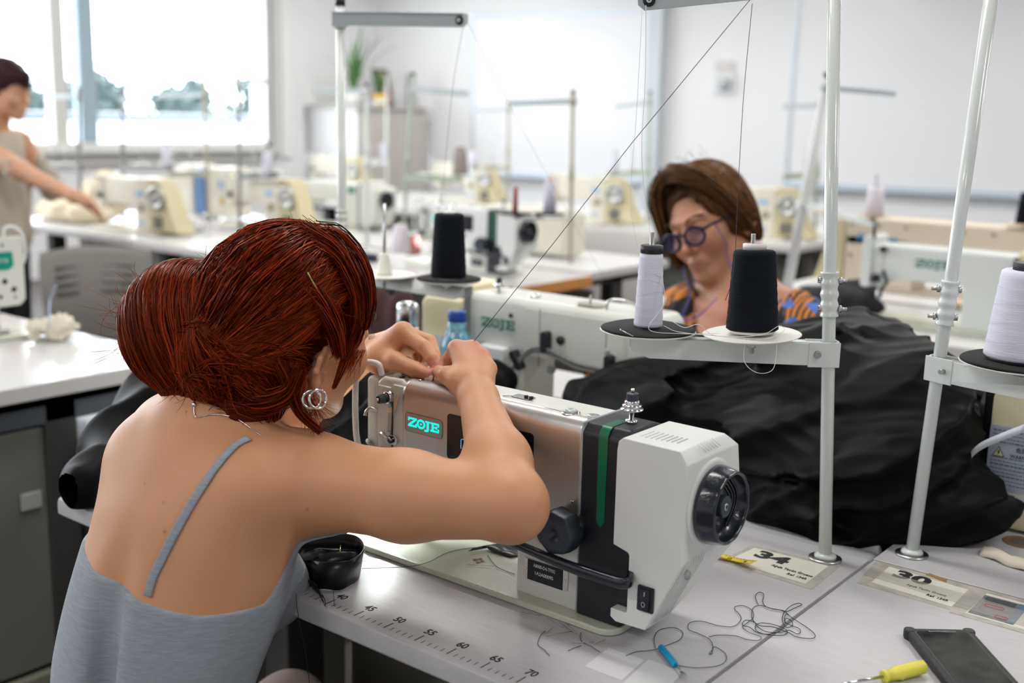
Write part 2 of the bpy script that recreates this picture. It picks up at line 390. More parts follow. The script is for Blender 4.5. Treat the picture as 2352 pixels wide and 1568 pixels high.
# panes
mg = bpy.data.materials.new('window_glass'); mg.use_nodes = True; nt = mg.node_tree; nt.nodes.clear()
o_ = nt.nodes.new('ShaderNodeOutputMaterial'); mx = nt.nodes.new('ShaderNodeMixShader'); tr = nt.nodes.new('ShaderNodeBsdfTransparent'); gl = nt.nodes.new('ShaderNodeBsdfGlossy'); gl.inputs['Roughness'].default_value = .02
mx.inputs[0].default_value = .05; nt.links.new(tr.outputs[0], mx.inputs[1]); nt.links.new(gl.outputs[0], mx.inputs[2]); nt.links.new(mx.outputs[0], o_.inputs[0])
for i, (a, b, z0, z1) in enumerate(wins):
    e = bpy.data.objects['window_%d' % (i+1)]; mid = 4.0 if i == 0 else a+.5*(b-a)
    MB().box(WX-.06, WX-.054, a+.05, mid, z0+.05, z1-.05).build('pane', mg, e); MB().box(WX-.03, WX-.024, mid, b-.05, z0+.05, z1-.05).build('pane', mg, e)
whiteboard(1.16, 2.93, .07, 1.49, 'large whiteboard on the far wall between the corner cabinet and the white post')
whiteboard(4.24, 7.6, .105, 1.75, 'wide whiteboard with a blue-grey pen ledge, right of the thermostat')
e = empty('wall_post', label='white square post standing against the far wall right of the narrower whiteboard', cat='post')
MB(BW).box(2.96, 3.09, -.12, -.001, FZ, 2.09).build('wall_post_body', mat('post_paint', (.66, .72, .76), .5), e, .006)
# thermostat
th = empty('thermostat', label='small round grey thermostat on a white plate on the far wall', cat='thermostat')
MB(BW).box(3.55, 3.73, -.02, -.001, .80, 1.0).build('plate', M_white, th, .008)
MB(BW).lathe([(.001, -.07), (.045, -.07), (.055, -.055), (.055, -.02)], (3.64, 0, .895), 'y', 24).build('dial', M_arm, th)
MB(BW).box(3.55, 3.71, -.015, -.001, 1.01, 1.09).build('notice', mat('thermo_note', (.72, .68, .66), .6), th)
# ================================================================ tables
def table_frame(e, x0, x1, y0, y1, front=1, dark=M_greyd, panel=M_leg):
    """steel frame under an industrial sewing table; front=+1: operator sits at y0"""
    ya, yb = (y0, y1) if front > 0 else (y1, y0); s = front
    for xx in (x0+.07, x1-.13):
        m = MB(); m.box(xx, xx+.06, min(ya+s*.25, ya+s*.33), max(ya+s*.25, ya+s*.33), FZ+.05, -.03)
        m.box(xx, xx+.06, min(ya+s*.05, yb-s*.02), max(ya+s*.05, yb-s*.02), FZ, FZ+.05); m.box(xx, xx+.06, min(ya+s*.1, yb-s*.05), max(ya+s*.1, yb-s*.05), -.075, -.031)
        m.build('leg', dark, e, .004)
    MB().box(x0+.1, x1-.1, ya+s*.42 if s > 0 else ya+s*.44, ya+s*.44 if s > 0 else ya+s*.42, FZ+.28, -.10).build('modesty_panel', panel, e, .002)
def sewing_table(name, x0, x1, y0, y1, label, front=1, top=M_lam2, edge=M_lamedge, group=None, th=.034, panel=M_leg, bev=.004):
    e = empty(name, ((x0+x1)/2, (y0+y1)/2, FZ), label=label, cat='table', group=group); e.location = (0, 0, 0)
    me = MB().box(x0, x1, y0, y1, -th, 0).build('tabletop', [top, edge], e, bev)
    for p in me.data.polygons:
        if abs(p.normal.z) < .5: p.material_index = 1
    table_frame(e, x0, x1, y0, y1, front, panel=panel); return e
# our table, number 34
t34 = empty('sewing_table', label='pale grey sewing table marked 34 with a centimetre ruler along its front edge', cat='table')
prof = [(-.0095, -.010), (-.008, -.003), (-.003, -.0005), (.004, .0), (.052, .0), (.60, 0), (.60, -.034), (.0, -.034), (-.0095, -.026)]
MB().prism(prof, -.20, .853, 'yz').build('tabletop', M_lam, t34, .0012)
table_frame(t34, -.10, .853, 0, .6, panel=mat('olive_panel', (.21, .205, .17), .5))
MB().box(-.185, -.10, .2, .5, FZ+.02, -.04).build('side_panel', M_leg, t34, .003)
m = MB()
for c in range(0, 83):
    x = c/100; big = c % 5 == 0
    m.box(x-.0006 if big else x-.00028, x+.0006 if big else x+.00028, 0.0005, .017 if big else .0085, .0001, .0003)
m.build('ruler_marks', M_ink, t34)
for c in range(0, 85, 5):
    text_mesh(str(c), .0170, M_ink, 'ruler_number', t34, Matrix.Translation((c/100, .0275, .0002)), sx=.85, bold=.0002)
# table 30: to the right
t30 = sewing_table('sewing_table', .858, 1.92, -.02, .603, 'pale grey sewing table marked 30, beside table 34, with a phone on it', 1, M_lam, M_lamedge, th=.034, bev=.0012)
# opposite tables
tw = sewing_table('sewing_table', -.30, .84, .67, 1.27, 'sewing table across from number 34, under the black fabric and older machine', -1, M_lam2, M_lamedge)
tr_ = sewing_table('sewing_table', .856, 1.95, .607, 1.21, 'sewing table behind number 30 carrying the yellow-cream motor box', -1, M_lam, M_lamedge, bev=.0012)
# white cable tray in the gap
ct = MB().box(.0, .845, .612, .668, -.06, -.012).build('cable_tray', mat('tray_plastic', (.42, .44, .45), .4), None, .008); tag(ct, 'grey plastic cable tray bridging the gap behind table 34', 'cable tray')
# ================================================================ machine 34
def logo(parent, M, size, m, name='logo', ext=.0003):
    """wide slab-serif ZOJE word mark"""
    b = MB(M); u = size
    def q(pts): b.prism([(x*u, y*u) for x, y in pts], 0, ext, 'xy')
    def r(x0, x1, y0, y1): q([(x0, y0), (x1, y0), (x1, y1), (x0, y1)])
    # Z
    r(0, 1.25, .80, 1); r(0, 1.25, 0, .20); q([(.85, .8), (1.25, .8), (.42, .2), (.02, .2)]); r(0, .16, .62, .8); r(1.09, 1.25, .2, .40)
    # O with a dot
    n = 28; cx = 1.88; ro = (.60, .52); ri = (.38, .30)
    vs = []; fs = []
    for z in (0, ext):
        for rr in (ro, ri):
            for i in range(n): a = 2*math.pi*i/n; vs.append(((cx+rr[0]*math.cos(a))*u, (.5+rr[1]*math.sin(a))*u, z))
    for i in range(n):
        j = (i+1) % n; fs += [(2*n+i, 2*n+j, 3*n+j, 3*n+i), (i, n+i, n+j, j), (i, j, 2*n+j, 2*n+i), (n+i, 3*n+i, 3*n+j, n+j)]
    b.add(vs, fs); q([(cx+.13*math.cos(2*math.pi*i/12), .5+.11*math.sin(2*math.pi*i/12)) for i in range(12)])
    # J
    r(2.50, 3.18, .82, 1); q([(2.72, .82), (3.00, .82), (3.0, .05), (2.93, -.10), (2.80, -.18), (2.40, -.18), (2.40, .02), (2.62, .02), (2.70, .07), (2.72, .15)])
    # E
    r(3.26, 4.45, .82, 1); r(3.26, 4.45, 0, .18); r(3.42, 3.70, .18, .82); r(3.70, 4.15, .42, .58); r(4.30, 4.45, .62, .82); r(4.30, 4.45, .18, .38); r(4.05, 4.18, .33, .67)
    return b.build(name, m, parent)
FR = lambda x, y, z: frame_M((x, y, z), (1, 0, 0), (0, 0, 1))   # drawing plane facing the operator (-y)
mc = empty('sewing_machine', label='white industrial sewing machine with silver front cover and lit turquoise logo, being threaded', cat='sewing machine')
bp_ = MB().prism(rrect(.232, .722, .152, .332, .022), .0003, .009, 'xy').build('bed', M_bed, mc, .0025)
# arm body with rounded profile
def arm_prof(f=.173, bk=.272, z0=.147, z1=.2465, r=.016, rb=.035):
    p = [(f, z0)]
    for i in range(7): a = R_(180-90*i/6); p.append((f+r+r*math.cos(a), z1-r+r*math.sin(a)))
    for i in range(7): a = R_(90-90*i/6); p.append((bk-rb+rb*math.cos(a), z1-rb*.8+rb*.8*math.sin(a)))
    p.append((bk, z0)); return p
MB().prism(arm_prof(), .363, .660, 'yz', smooth=False).build('arm', M_mach, mc, .003)
MB().box(.562, .657, .1735, .272, .008, .20).build('pillar', M_mach, mc, .0025)
# head
hd = empty('head_casing', parent if False else (0, 0, 0)); hd.parent = mc
m = MB(); m.prism([(.306, .112), (.366, .112), (.366, .238), (.352, .2455), (.318, .2445), (.306, .236)], .180, .272, 'xz'); m.build('head', M_mach, hd, .006, 3)
MB().prism([(.312, .165), (.337, .165), (.337, .233), (.312, .233)], .1765, .1805, 'xz').build('thread_plate', M_mach, hd, .004, 3)
MB().prism([(.341, .116), (.364, .116), (.364, .238), (.341, .238)], .1765, .1805, 'xz').build('front_plate', M_mach, hd, .003, 3)
m = MB(); m.prism(rrect(.283, .304, .135, .240, .008), .184, .268, 'xz'); m.build('face_plate', M_mach, hd, .005, 3)
m = MB(); m.prism(rrect(.279, .3095, .095, .135, .010), .190, .262, 'xz'); m.build('lower_face', M_mach, hd, .004)
# take-up guard loop
gp = bez([(.316, .181, .247), (.316, .174, .262), (.296, .170, .262), (.2795, .170, .250), (.2755, .170, .205), (.2775, .170, .155), (.286, .171, .136), (.302, .176, .133)], 8)
MB().tube(gp, .0042, 10).build('take_up_guard', M_white, mc)
MB().tube(bez([(.312, .178, .196), (.303, .172, .199), (.297, .170, .194), (.296, .169, .188)], 6), [.0022]*18+[.003], 8).build('take_up_lever', M_steel, mc)
MB().box(.3385, .3402, .176, .1825, .138, .225).build('lever_slot', M_slot, mc)
# tension dials
def dial(x, z, y, r, L, name='tension_dial', parent=mc, stack=True):
    d = empty(name); d.parent = parent
    if stack:
        MB().lathe([(.001, 0), (r*1.25, 0), (r*1.3, -.0015), (r*.9, -.003), (r*1.28, -.0045), (r*1.2, -.006), (.001, -.006)], (x, y, z), 'y', 32).build('disc', M_chrome, d)
        MB().lathe([(.001, -.006), (r*1.0, -.006), (r*1.0, -.010), (r*.8, -.012), (.001, -.012)], (x, y, z), 'y', 28).build('collar', M_black, d)
    g = MB(); rings = []; n = 48
    for (rr, h) in [(.001, -.012), (r*.88, -.012), (r*.9, -.013), (r*.84, -.012-L), (r*.72, -.0135-L), (r*.3, -.0135-L)]:
        rings.append([Vector((x+math.cos(2*math.pi*j/n)*rr*(1+.05*(j % 2 if rr > .5*r else 0)), y+h, z+math.sin(2*math.pi*j/n)*rr*(1+.05*(j % 2 if rr > .5*r else 0)))) for j in range(n)])
    g.rings(rings, True, True, False); g.build('knob', M_knob, d)
    MB().lathe([(.001, -.0137-L), (r*.3, -.0137-L), (r*.3, -.0162-L), (.001, -.0165-L)], (x, y, z), 'y', 14).build('screw', M_chrome, d)
    return d
dial(.334, .219, .177, .0068, .007, 'pre_tension_dial')
dial(.322, .134, .178, .0105, .010, 'tension_dial')
m = MB(); m.tube([(.318, .176, .165), (.324, .172, .168), (.332, .172, .166), (.345, .173, .162)], .0022, 8); m.prism(rrect(.326, .352, .155, .168, .006), .1735, .1755, 'xz'); m.build('thread_guide', M_chrome, mc)
MB().lathe([(.001, 0), (.005, 0), (.005, -.002), (.001, -.002)], (.341, .173, .1615), 'y', 16).build('guide_screw', M_black, mc)
MB().prism([(.3475, .199), (.3505, .198), (.358, .226), (.357, .229), (.3545, .229), (.352, .222)], .170, .1715, 'xz').build('thread_eyelet', M_chrome, mc, .0008)
m = MB(); m.prism([(.336, .173), (.3425, .174), (.345, .206), (.338, .205)], .171, .1725, 'xz'); m.build('tension_slide', M_steel, mc, .0006)
MB().prism([(.3375, .200), (.3455, .201), (.3455, .209), (.3375, .208)], .168, .1712, 'xz').build('lever_tip', M_chrome, mc, .001)
MB().prism(rrect(.3335, .341, .1675, .1735, .002), .170, .1725, 'xz').build('lever_foot', M_chrome, mc, .0006)
MB().tube(bez([(.283, .186, .146), (.290, .180, .147), (.297, .180, .143), (.301, .180, .138)], 6), .003, 8).build('thread_hook', M_steel, mc)
# silver cover: sheet bent over the front edge
def zbot(x):
    if x < .375: return .150 + .012*max(0, (.375-x)/.010)**2
    if x < .545: return .147
    t = min(1, (x-.545)/.02); t = t*t*(3-2*t); return .147-(.147-.096)*t
rows = []; NX, NS = 70, 34
for i in range(NX+1):
    x = .3655+(.6565-.3655)*i/NX; zb = zbot(x); zt = .2300; yend = .187+.020*max(0, 1-(x-.3655)/.25)*.8
    col = []
    for j in range(NS+1):
        s = j/NS
        if s < .62: z = zb+(zt-zb)*s/.62; col.append((x, .1712, z))
        elif s < .88: a = R_(90*(s-.62)/.26); col.append((x, .1712+.0172*(1-math.cos(a)), zt+.0180*math.sin(a)))
        else: t = (s-.88)/.12; col.append((x, .1884+(yend-.1884)*t, .2482))
    rows.append(col)
m = MB(); m.rings(rows, closed=False, caps=False, smooth=True); cv = m.build('front_cover', M_silver, mc)
sd = cv.modifiers.new('thickness', 'SOLIDIFY'); sd.thickness = .0012; sd.offset = 0
for p in cv.data.polygons: p.use_smooth = True
for (x, y, z, r) in [(.382, .187, .2488, .0032), (.6455, .1706, .1465, .0024)]:
    s = MB(); (s.lathe([(.001, .0012), (r*.7, .001), (r, 0)], (x, y, z), 'z', 14) if z > .24 else s.lathe([(.001, -.0012), (r*.7, -.001), (r, 0)], (x, y, z), 'y', 14)); s.build('cover_screw', M_chrome, mc)
badge = MB().prism(rrect(.371, .437, .1815, .2065, .005), .1700, .1704, 'xz').build('badge_plate', mat('badge_silver', (.48, .455, .44), .38, .7), mc, .0003)
ol = [Vector((x, .1699, z)) for x, z in rrect(.371, .437, .1815, .2065, .005)]; MB().tube(ol+[ol[0]], .00035, 6).build('badge_rim', mat('badge_groove', (.25, .24, .23), .4, .6), badge)
logo(mc, FR(.3765, .1697, .1888), .01235, M_cyan)
scr = MB().prism(rrect(.4455, .586, .1585, .2185, .005), .1695, .1708, 'xz').build('touch_screen', M_glass_b, mc, .0005)
MB().prism(rrect(.468, .572, .166, .211, .001), .1690, .16945, 'xz').build('display', M_screen, scr)
ic = [Vector((x, .1687, z)) for x, z in rrect(.4705, .4855, .1755, .1895, .0025)]; m = MB(); m.tube(ic[:-9], .00035, 6)
m.prism([(.4762, .1795), (.4806, .1795), (.4806, .1835), (.4762, .1835)], .1684, .1686, 'xz'); m.tube([(.4768, .1685, .1835), (.4768, .1685, .1855), (.4784, .1685, .1868), (.48, .1685, .1855), (.48, .1685, .1835)], .0003, 6); m.build('lock_icon', M_icon, scr)
# dark band with green stripe
MB().prism([(.1655, .010), (.1655, .236), (.176, .2475), (.228, .2475), (.262, .236), (.272, .215), (.272, .010)], .659, .722, 'yz').build('dark_band', M_black, mc, .004, 3)
cr = MB(); pr_ = [(.1668, .234), (.1700, .2435), (.1765, .2485), (.2, .2487)]
strip = [[(x, .16525, z) for z in (.128,)] for x in (0,)]
m = MB(); sx0, sx1 = .6835, .6965; path = [(.1652, .1285), (.1652, .1345), (.1652, .2335), (.1655, .237), (.1682, .2425), (.1735, .2468), (.1775, .2478), (.205, .2480)]
rows = []
for i, (y, z) in enumerate(path):
    ins = .0045 if i == 0 else .0008 if i == 1 else 0; rows.append([(sx0+ins, y-.0003, z+.0003), ((sx0+sx1)/2, y-.0003, z+.0003-(.002 if i == 0 else 0)), (sx1-ins, y-.0003, z+.0003)])
m.rings(rows, closed=False, caps=False); g = m.build('green_stripe', M_green, mc)
MB().box(.6565, .6605, .168, .274, .010, .2483).build('seam_strip', mat('seam_grey', (.38, .43, .42), .4), mc, .003)
# thread post on top
tp = empty('thread_post'); tp.parent = mc
MB().lathe([(.001, .247), (.007, .247), (.007, .251), (.0028, .2515), (.0028, .262), (.001, .262)], (.7015, .205, 0), 'z', 20).build('post', M_chrome, tp)
MB().lathe([(.001, .2615), (.009, .2615), (.0135, .2635), (.0135, .2645), (.008, .266), (.0115, .268), (.0115, .269), (.0075, .2705), (.0095, .2725), (.007, .275), (.001, .275)], (.7015, .205, 0), 'z', 28).build('disc', M_chrome, tp)
m = MB(); n = 36; m.rings([[Vector((.7015+math.cos(2*math.pi*j/n)*r*(1+.05*(j % 2)), .205+math.sin(2*math.pi*j/n)*r*(1+.05*(j % 2)), z)) for j in range(n)] for r, z in [(.001, .274), (.0072, .274), (.0068, .2825), (.004, .2840)]], True, True, False); m.build('knob', M_knob, tp)
MB().lathe([(.0022, .284), (.0022, .288), (.001, .2885)], (.7015, .205, 0), 'z', 12).build('tip', M_chrome, tp)
# motor box
bx = empty('motor_box'); bx.parent = mc
poly = [(.7185, .0300), (.726, .0255), (.766, .0270), (.8085, .1150), (.8085, .2300), (.8025, .2405), (.7990, .2445), (.7260, .2455), (.7200, .2400), (.7185, .2300)]
notch = [(.7185, .0300), (.726, .0255), (.766, .0270), (.8085, .1150), (.8085, .2300), (.8025, .2405), (.7990, .2445), (.7260, .2455), (.7200, .2400), (.7185, .2300), (.7185, .1180), (.7385, .1130), (.7405, .1100), (.7405, .0425), (.7390, .0405), (.7185, .0405)]
bm = bmesh.new()
vf = [bm.verts.new((x, .1505, z)) for x, z in notch]; f0 = bm.faces.new(vf)
ge = bmesh.ops.extrude_face_region(bm, geom=[f0]); nv = [v for v in ge['geom'] if isinstance(v, bmesh.types.BMVert)]
for v in nv:
    v.co.y = .292
    if v.co.z > .21: v.co.y -= (v.co.z-.21)*1.2
    if v.co.z < .11: v.co.y = .292-(.11-v.co.z)*1.1
bmesh.ops.recalc_face_normals(bm, faces=bm.faces); me = bpy.data.meshes.new('cover'); bm.to_mesh(me); bm.free(); me.materials.append(M_box)
for p in me.polygons: p.use_smooth = True
o = new_obj('cover', me, bx); b = o.modifiers.new('bevel', 'BEVEL'); b.width = .0055; b.segments = 4; b.limit_method = 'ANGLE'; b.angle_limit = R_(14); b.harden_normals = True
MB().box(.7195, .7385, .1620, .270, .0425, .112).build('recess', M_black, bx)
m = MB()
for k in range(8): xx = .737+.0062*k; m.box(xx, xx+.0008, .168+.001*k, .198, .2448, .24585)
m.build('vent', mat('vent_grey', (.55, .57, .55), .6), bx)
m = MB()
for k in range(8):
    d = .0115+.0045*k; m.tube([(.8092, .160+.0056*k, .118+.0*k), (.8092, .160+.0056*k, .112), (.8085-.030, .160+.0056*k, .0520), (.8085-.040, .160+.0056*k, .031)], .0006, 5)
m.build('rib', M_box, bx)
m = MB()
for k in range(6): m.tube([(.8095, .19+.0065*k, .2375), (.8000, .186+.0065*k, .2455)], .0006, 5)
m.build('rib', M_box, bx)
MB().lathe([(.0001, .001), (.0055, .001), (.0055, -.001), (.001, -.001)], (.8088, .165, .101), 'x', 20).build('screw_hole', mat('hole_grey', (.35, .37, .36), .6), bx)
sw = MB().prism(rrect(.7555, .7765, .0505, .0805, .0015), .1475, .1505, 'xz').build('power_switch', M_black, bx, .0006)
MB().add([(.7595, .1475, .0535), (.7725, .1475, .0535), (.7725, .1475, .0775), (.7595, .1475, .0775), (.7595, .1440, .0535), (.7725, .1440, .0535), (.7595, .1465, .0775), (.7725, .1465, .0775)], [(0, 1, 5, 4), (4, 5, 7, 6), (0, 4, 6, 3), (1, 2, 7, 5), (2, 3, 6, 7)]).build('rocker', M_blackg, sw)
m = MB(); m.box(.7656, .7663, .1452, .1462, .070, .0745); m.tube([(.766+.0022*math.cos(a), .1435+.0002, .0605+.0028*math.sin(a)) for a in [i*math.pi/8 for i in range(17)]], .0003, 5); m.build('switch_marks', mat('print_white', (.7, .7, .7), .5), sw)
# handwheel
hw = empty('handwheel'); hw.parent = mc; HY, HZ = .2065, .1745
MB().lathe([(.001, .808), (.052, .808), (.0515, .8105), (.047, .8115), (.001, .8115)], (0, HY, HZ), 'x', 56).build('collar', M_box, hw)
m = MB(); n = 72; rg = []
for (r, x) in [(.020, .812), (.0425, .8118), (.0450, .8135), (.0452, .818), (.0438, .826), (.0425, .834), (.0412, .8370), (.0385, .8368), (.0372, .8340), (.0365, .822), (.030, .8205), (.012, .8205)]:
    rg.append([Vector((x, HY+math.cos(2*math.pi*j/n)*r*(1-.018*(1 if j % 6 in (0, 1, 2) and x > .824 and r > .038 else 0)), HZ+math.sin(2*math.pi*j/n)*r*(1-.018*(1 if j % 6 in (0, 1, 2) and x > .824 and r > .038 else 0)))) for j in range(n)])
m.rings(rg, True, True, True); m.build('rim', M_blackg, hw)
for k, r in enumerate((.0335, .0295, .0255, .0215)):
    pts = []
    for j in range(41):
        a = R_(-60+300*j/40+k*6); q = r*(1+.06*math.cos(4*a)); pts.append((.8215+.0008*(3-k), HY+math.cos(a)*q, HZ+math.sin(a)*q))
    MB().tube(pts, .0012, 6).build('hub_ring', M_blackg, hw)
MB().lathe([(.001, .8205), (.0125, .8205), (.0125, .829), (.0115, .830), (.0052, .830), (.0045, .826), (.001, .826)], (0, HY, HZ), 'x', 28).build('hub', M_knob, hw)
MB().lathe([(.0022, .830), (.0042, .8302), (.0045, .829)], (0, HY, HZ), 'x', 20, caps=False).build('hub_bolt', M_steel, hw)
MB().lathe([(.001, .0), (.0032, .0)], (.8205, HY-.017, HZ+.040), 'y', 10)
# stitch dial
sk = empty('stitch_dial'); sk.parent = mc
MB().tube([(.660, .166, .125), (.662, .150, .121), (.650, .148, .118)], [.012, .0085, .008], 16).build('bracket', M_steel, sk)
m = MB(); n = 90; rg = []
for (r, y) in [(.001, .1600), (.0240, .1600), (.0262, .157), (.0268, .145), (.0255, .1350), (.0235, .1330), (.0062, .1332), (.0058, .139), (.001, .139)]:
    rg.append([Vector((.646+math.cos(2*math.pi*j/n)*r*(1+(.035*math.cos(7*2*math.pi*j/n) if r > .02 else 0)), y, .1165+math.sin(2*math.pi*j/n)*r*(1+(.035*math.cos(7*2*math.pi*j/n) if r > .02 else 0)))) for j in range(n)])
m.rings(rg, True, True, True); m.build('knob', M_knob, sk)
m = MB()
for k in range(15):
    a = R_(20+k*15+90); c, s = math.cos(a), math.sin(a); p = Vector((.646+c*.0205, .1328, .1165+s*.0205)); q = Vector((.646+c*.0178, .1329, .1165+s*.0178)); m.tube([p, q], .00022, 4)
m.build('graduation', mat('grad_grey', (.12, .15, .17), .5), sk)
# reverse lever
m = MB(); lv = bez([(.560, .1355, .0905), (.600, .134, .0885), (.66, .132, .0845), (.70, .131, .0835), (.735, .131, .0835), (.7465, .134, .0840), (.7485, .141, .0845), (.744, .150, .0860), (.730, .175, .092)], 10)
rows = []
for i, p in enumerate(lv):
    t = (lv[min(i+1, len(lv)-1)]-lv[max(0, i-1)]).normalized(); s = Vector((0, 0, 1)).cross(t).normalized(); hh = .0062-.0022*max(0, 1-i/25); ww = .0042
    rows.append([p+s*ww*a+Vector((0, 0, hh*b)) for a, b in ((-1, -.7), (-.7, -1), (.7, -1), (1, -.7), (1, .7), (.7, 1), (-.7, 1), (-1, .7))])
m.rings(rows); m.build('reverse_lever', M_blackg, mc)
# name plate
npz = empty('name_plate'); npz.parent = mc
MB().prism(rrect(.5745, .6420, .0300, .0570, .0025), .1722, .1732, 'xz').build('plate', M_silver, npz, .0003)
MB().box(.5805, .6345, .1717, .1721, .0302, .0568).build('plate_print', M_ink, npz)
wm = mat('print_white', (.7, .7, .7), .5)
text_mesh('A8000-D4-TP/02', .0062, wm, 'plate_text', npz, FR(.6065, .1716, .0505), sx=.78, bold=.00010)
text_mesh('1A2A00095', .0064, wm, 'plate_text', npz, FR(.6060, .1716, .0410), sx=.95, bold=.00005)
for x in (.5775, .6382): MB().lathe([(.001, -.0010), (.0013, -.0008), (.0016, 0)], (x, .1721, .0435), 'y', 10).build('rivet', M_chrome, npz)
# things on top of the arm
e = empty('thread_eye_dome'); e.parent = mc
MB().lathe([(.0095, .2475), (.0085, .2505), (.005, .2525), (.001, .2530)], (.6235, .192, 0), 'z', 28).build('dome', mat('clear_dome', (.85, .88, .9), .06, .0, trans=.6), e)
MB().lathe([(.001, .2470), (.0120, .2470), (.0120, .2483), (.0095, .2486), (.001, .2486)], (.6235, .192, 0), 'z', 28).build('ring', M_chrome, e)
MB().lathe([(.001, .2472), (.0065, .2472), (.0078, .2474), (.0078, .2468)], (.649, .203, 0), 'z', 24).build('oil_plug', M_chrome, mc)
for (x, y, r) in [(.335, .208, .006), (.352, .203, .006), (.338, .228, .008), (.362, .232, .006), (.345, .190, .004)]:
    MB().lathe([(.001, .2478), (r, .2474), (r*1.05, .2462)], (x, y, 0), 'z', 20).build('oil_hole', M_blackg, mc)
m = MB(); rows = []
for i in range(13):
    a = R_(180-150*i/12); rows.append([(.384+.010*(k/6)+.030*k/6, .205+.020*math.cos(a)*.6, .2475+.0125*math.sin(a)) for k in range(7)])
m.rings(rows, closed=False, caps=False); g = m.build('thread_clamp', M_chrome, mc); s_ = g.modifiers.new('t', 'SOLIDIFY'); s_.thickness = .0008
MB().tube(bez([(.445, .225, .249), (.452, .215, .254), (.462, .208, .258), (.472, .206, .260)], 6), .0035, 8).build('lifter', mat('lifter_nickel', (.6, .6, .58), .3, .6), mc)
m = MB(); m.box(.520, .548, .206, .222, .2468, .2482); m.build('top_tab', M_chrome, mc, .001)
for k in range(2): MB().lathe([(.001, .2515), (.0028, .2512), (.0028, .2480)], (.541+.008*k, .211, 0), 'z', 12).build('tab_screw', M_black, mc)
MB().tube([(.512, .2, .2475), (.521, .207, .2480), (.530, .208, .2478)], .0006, 6).build('lint', M_steel, mc)
# needle bar, presser foot, lamp glow under the head
nb = empty('needle_assembly'); nb.parent = mc
MB().cyl((.322, .225, .112), (.322, .225, .045), .0035, 14).build('needle_bar', M_chrome, nb); MB().cyl((.333, .225, .112), (.333, .225, .030), .0042, 14).build('presser_bar', M_chrome, nb); MB().box(.315, .342, .205, .238, .010, .017).build('presser_foot', M_steel, nb, .002)
MB().cyl((.322, .225, .045), (.322, .225, .012), .0008, 8).build('needle', M_chrome, nb)
ld = bpy.data.lights.new('machine_lamp', 'AREA'); ld.size = .03; ld.energy = 1.1; ld.color = (.92, 1, .96); lo = bpy.data.objects.new('machine_lamp', ld); COL.objects.link(lo); lo.location = (.268, .238, .112); lo.parent = nb
MB().box(.255, .281, .225, .251, .114, .120).build('lamp_strip', mat('lamp_led', (1, 1, 1), .5, emit=(.9, 1, .95), estr=30), nb)
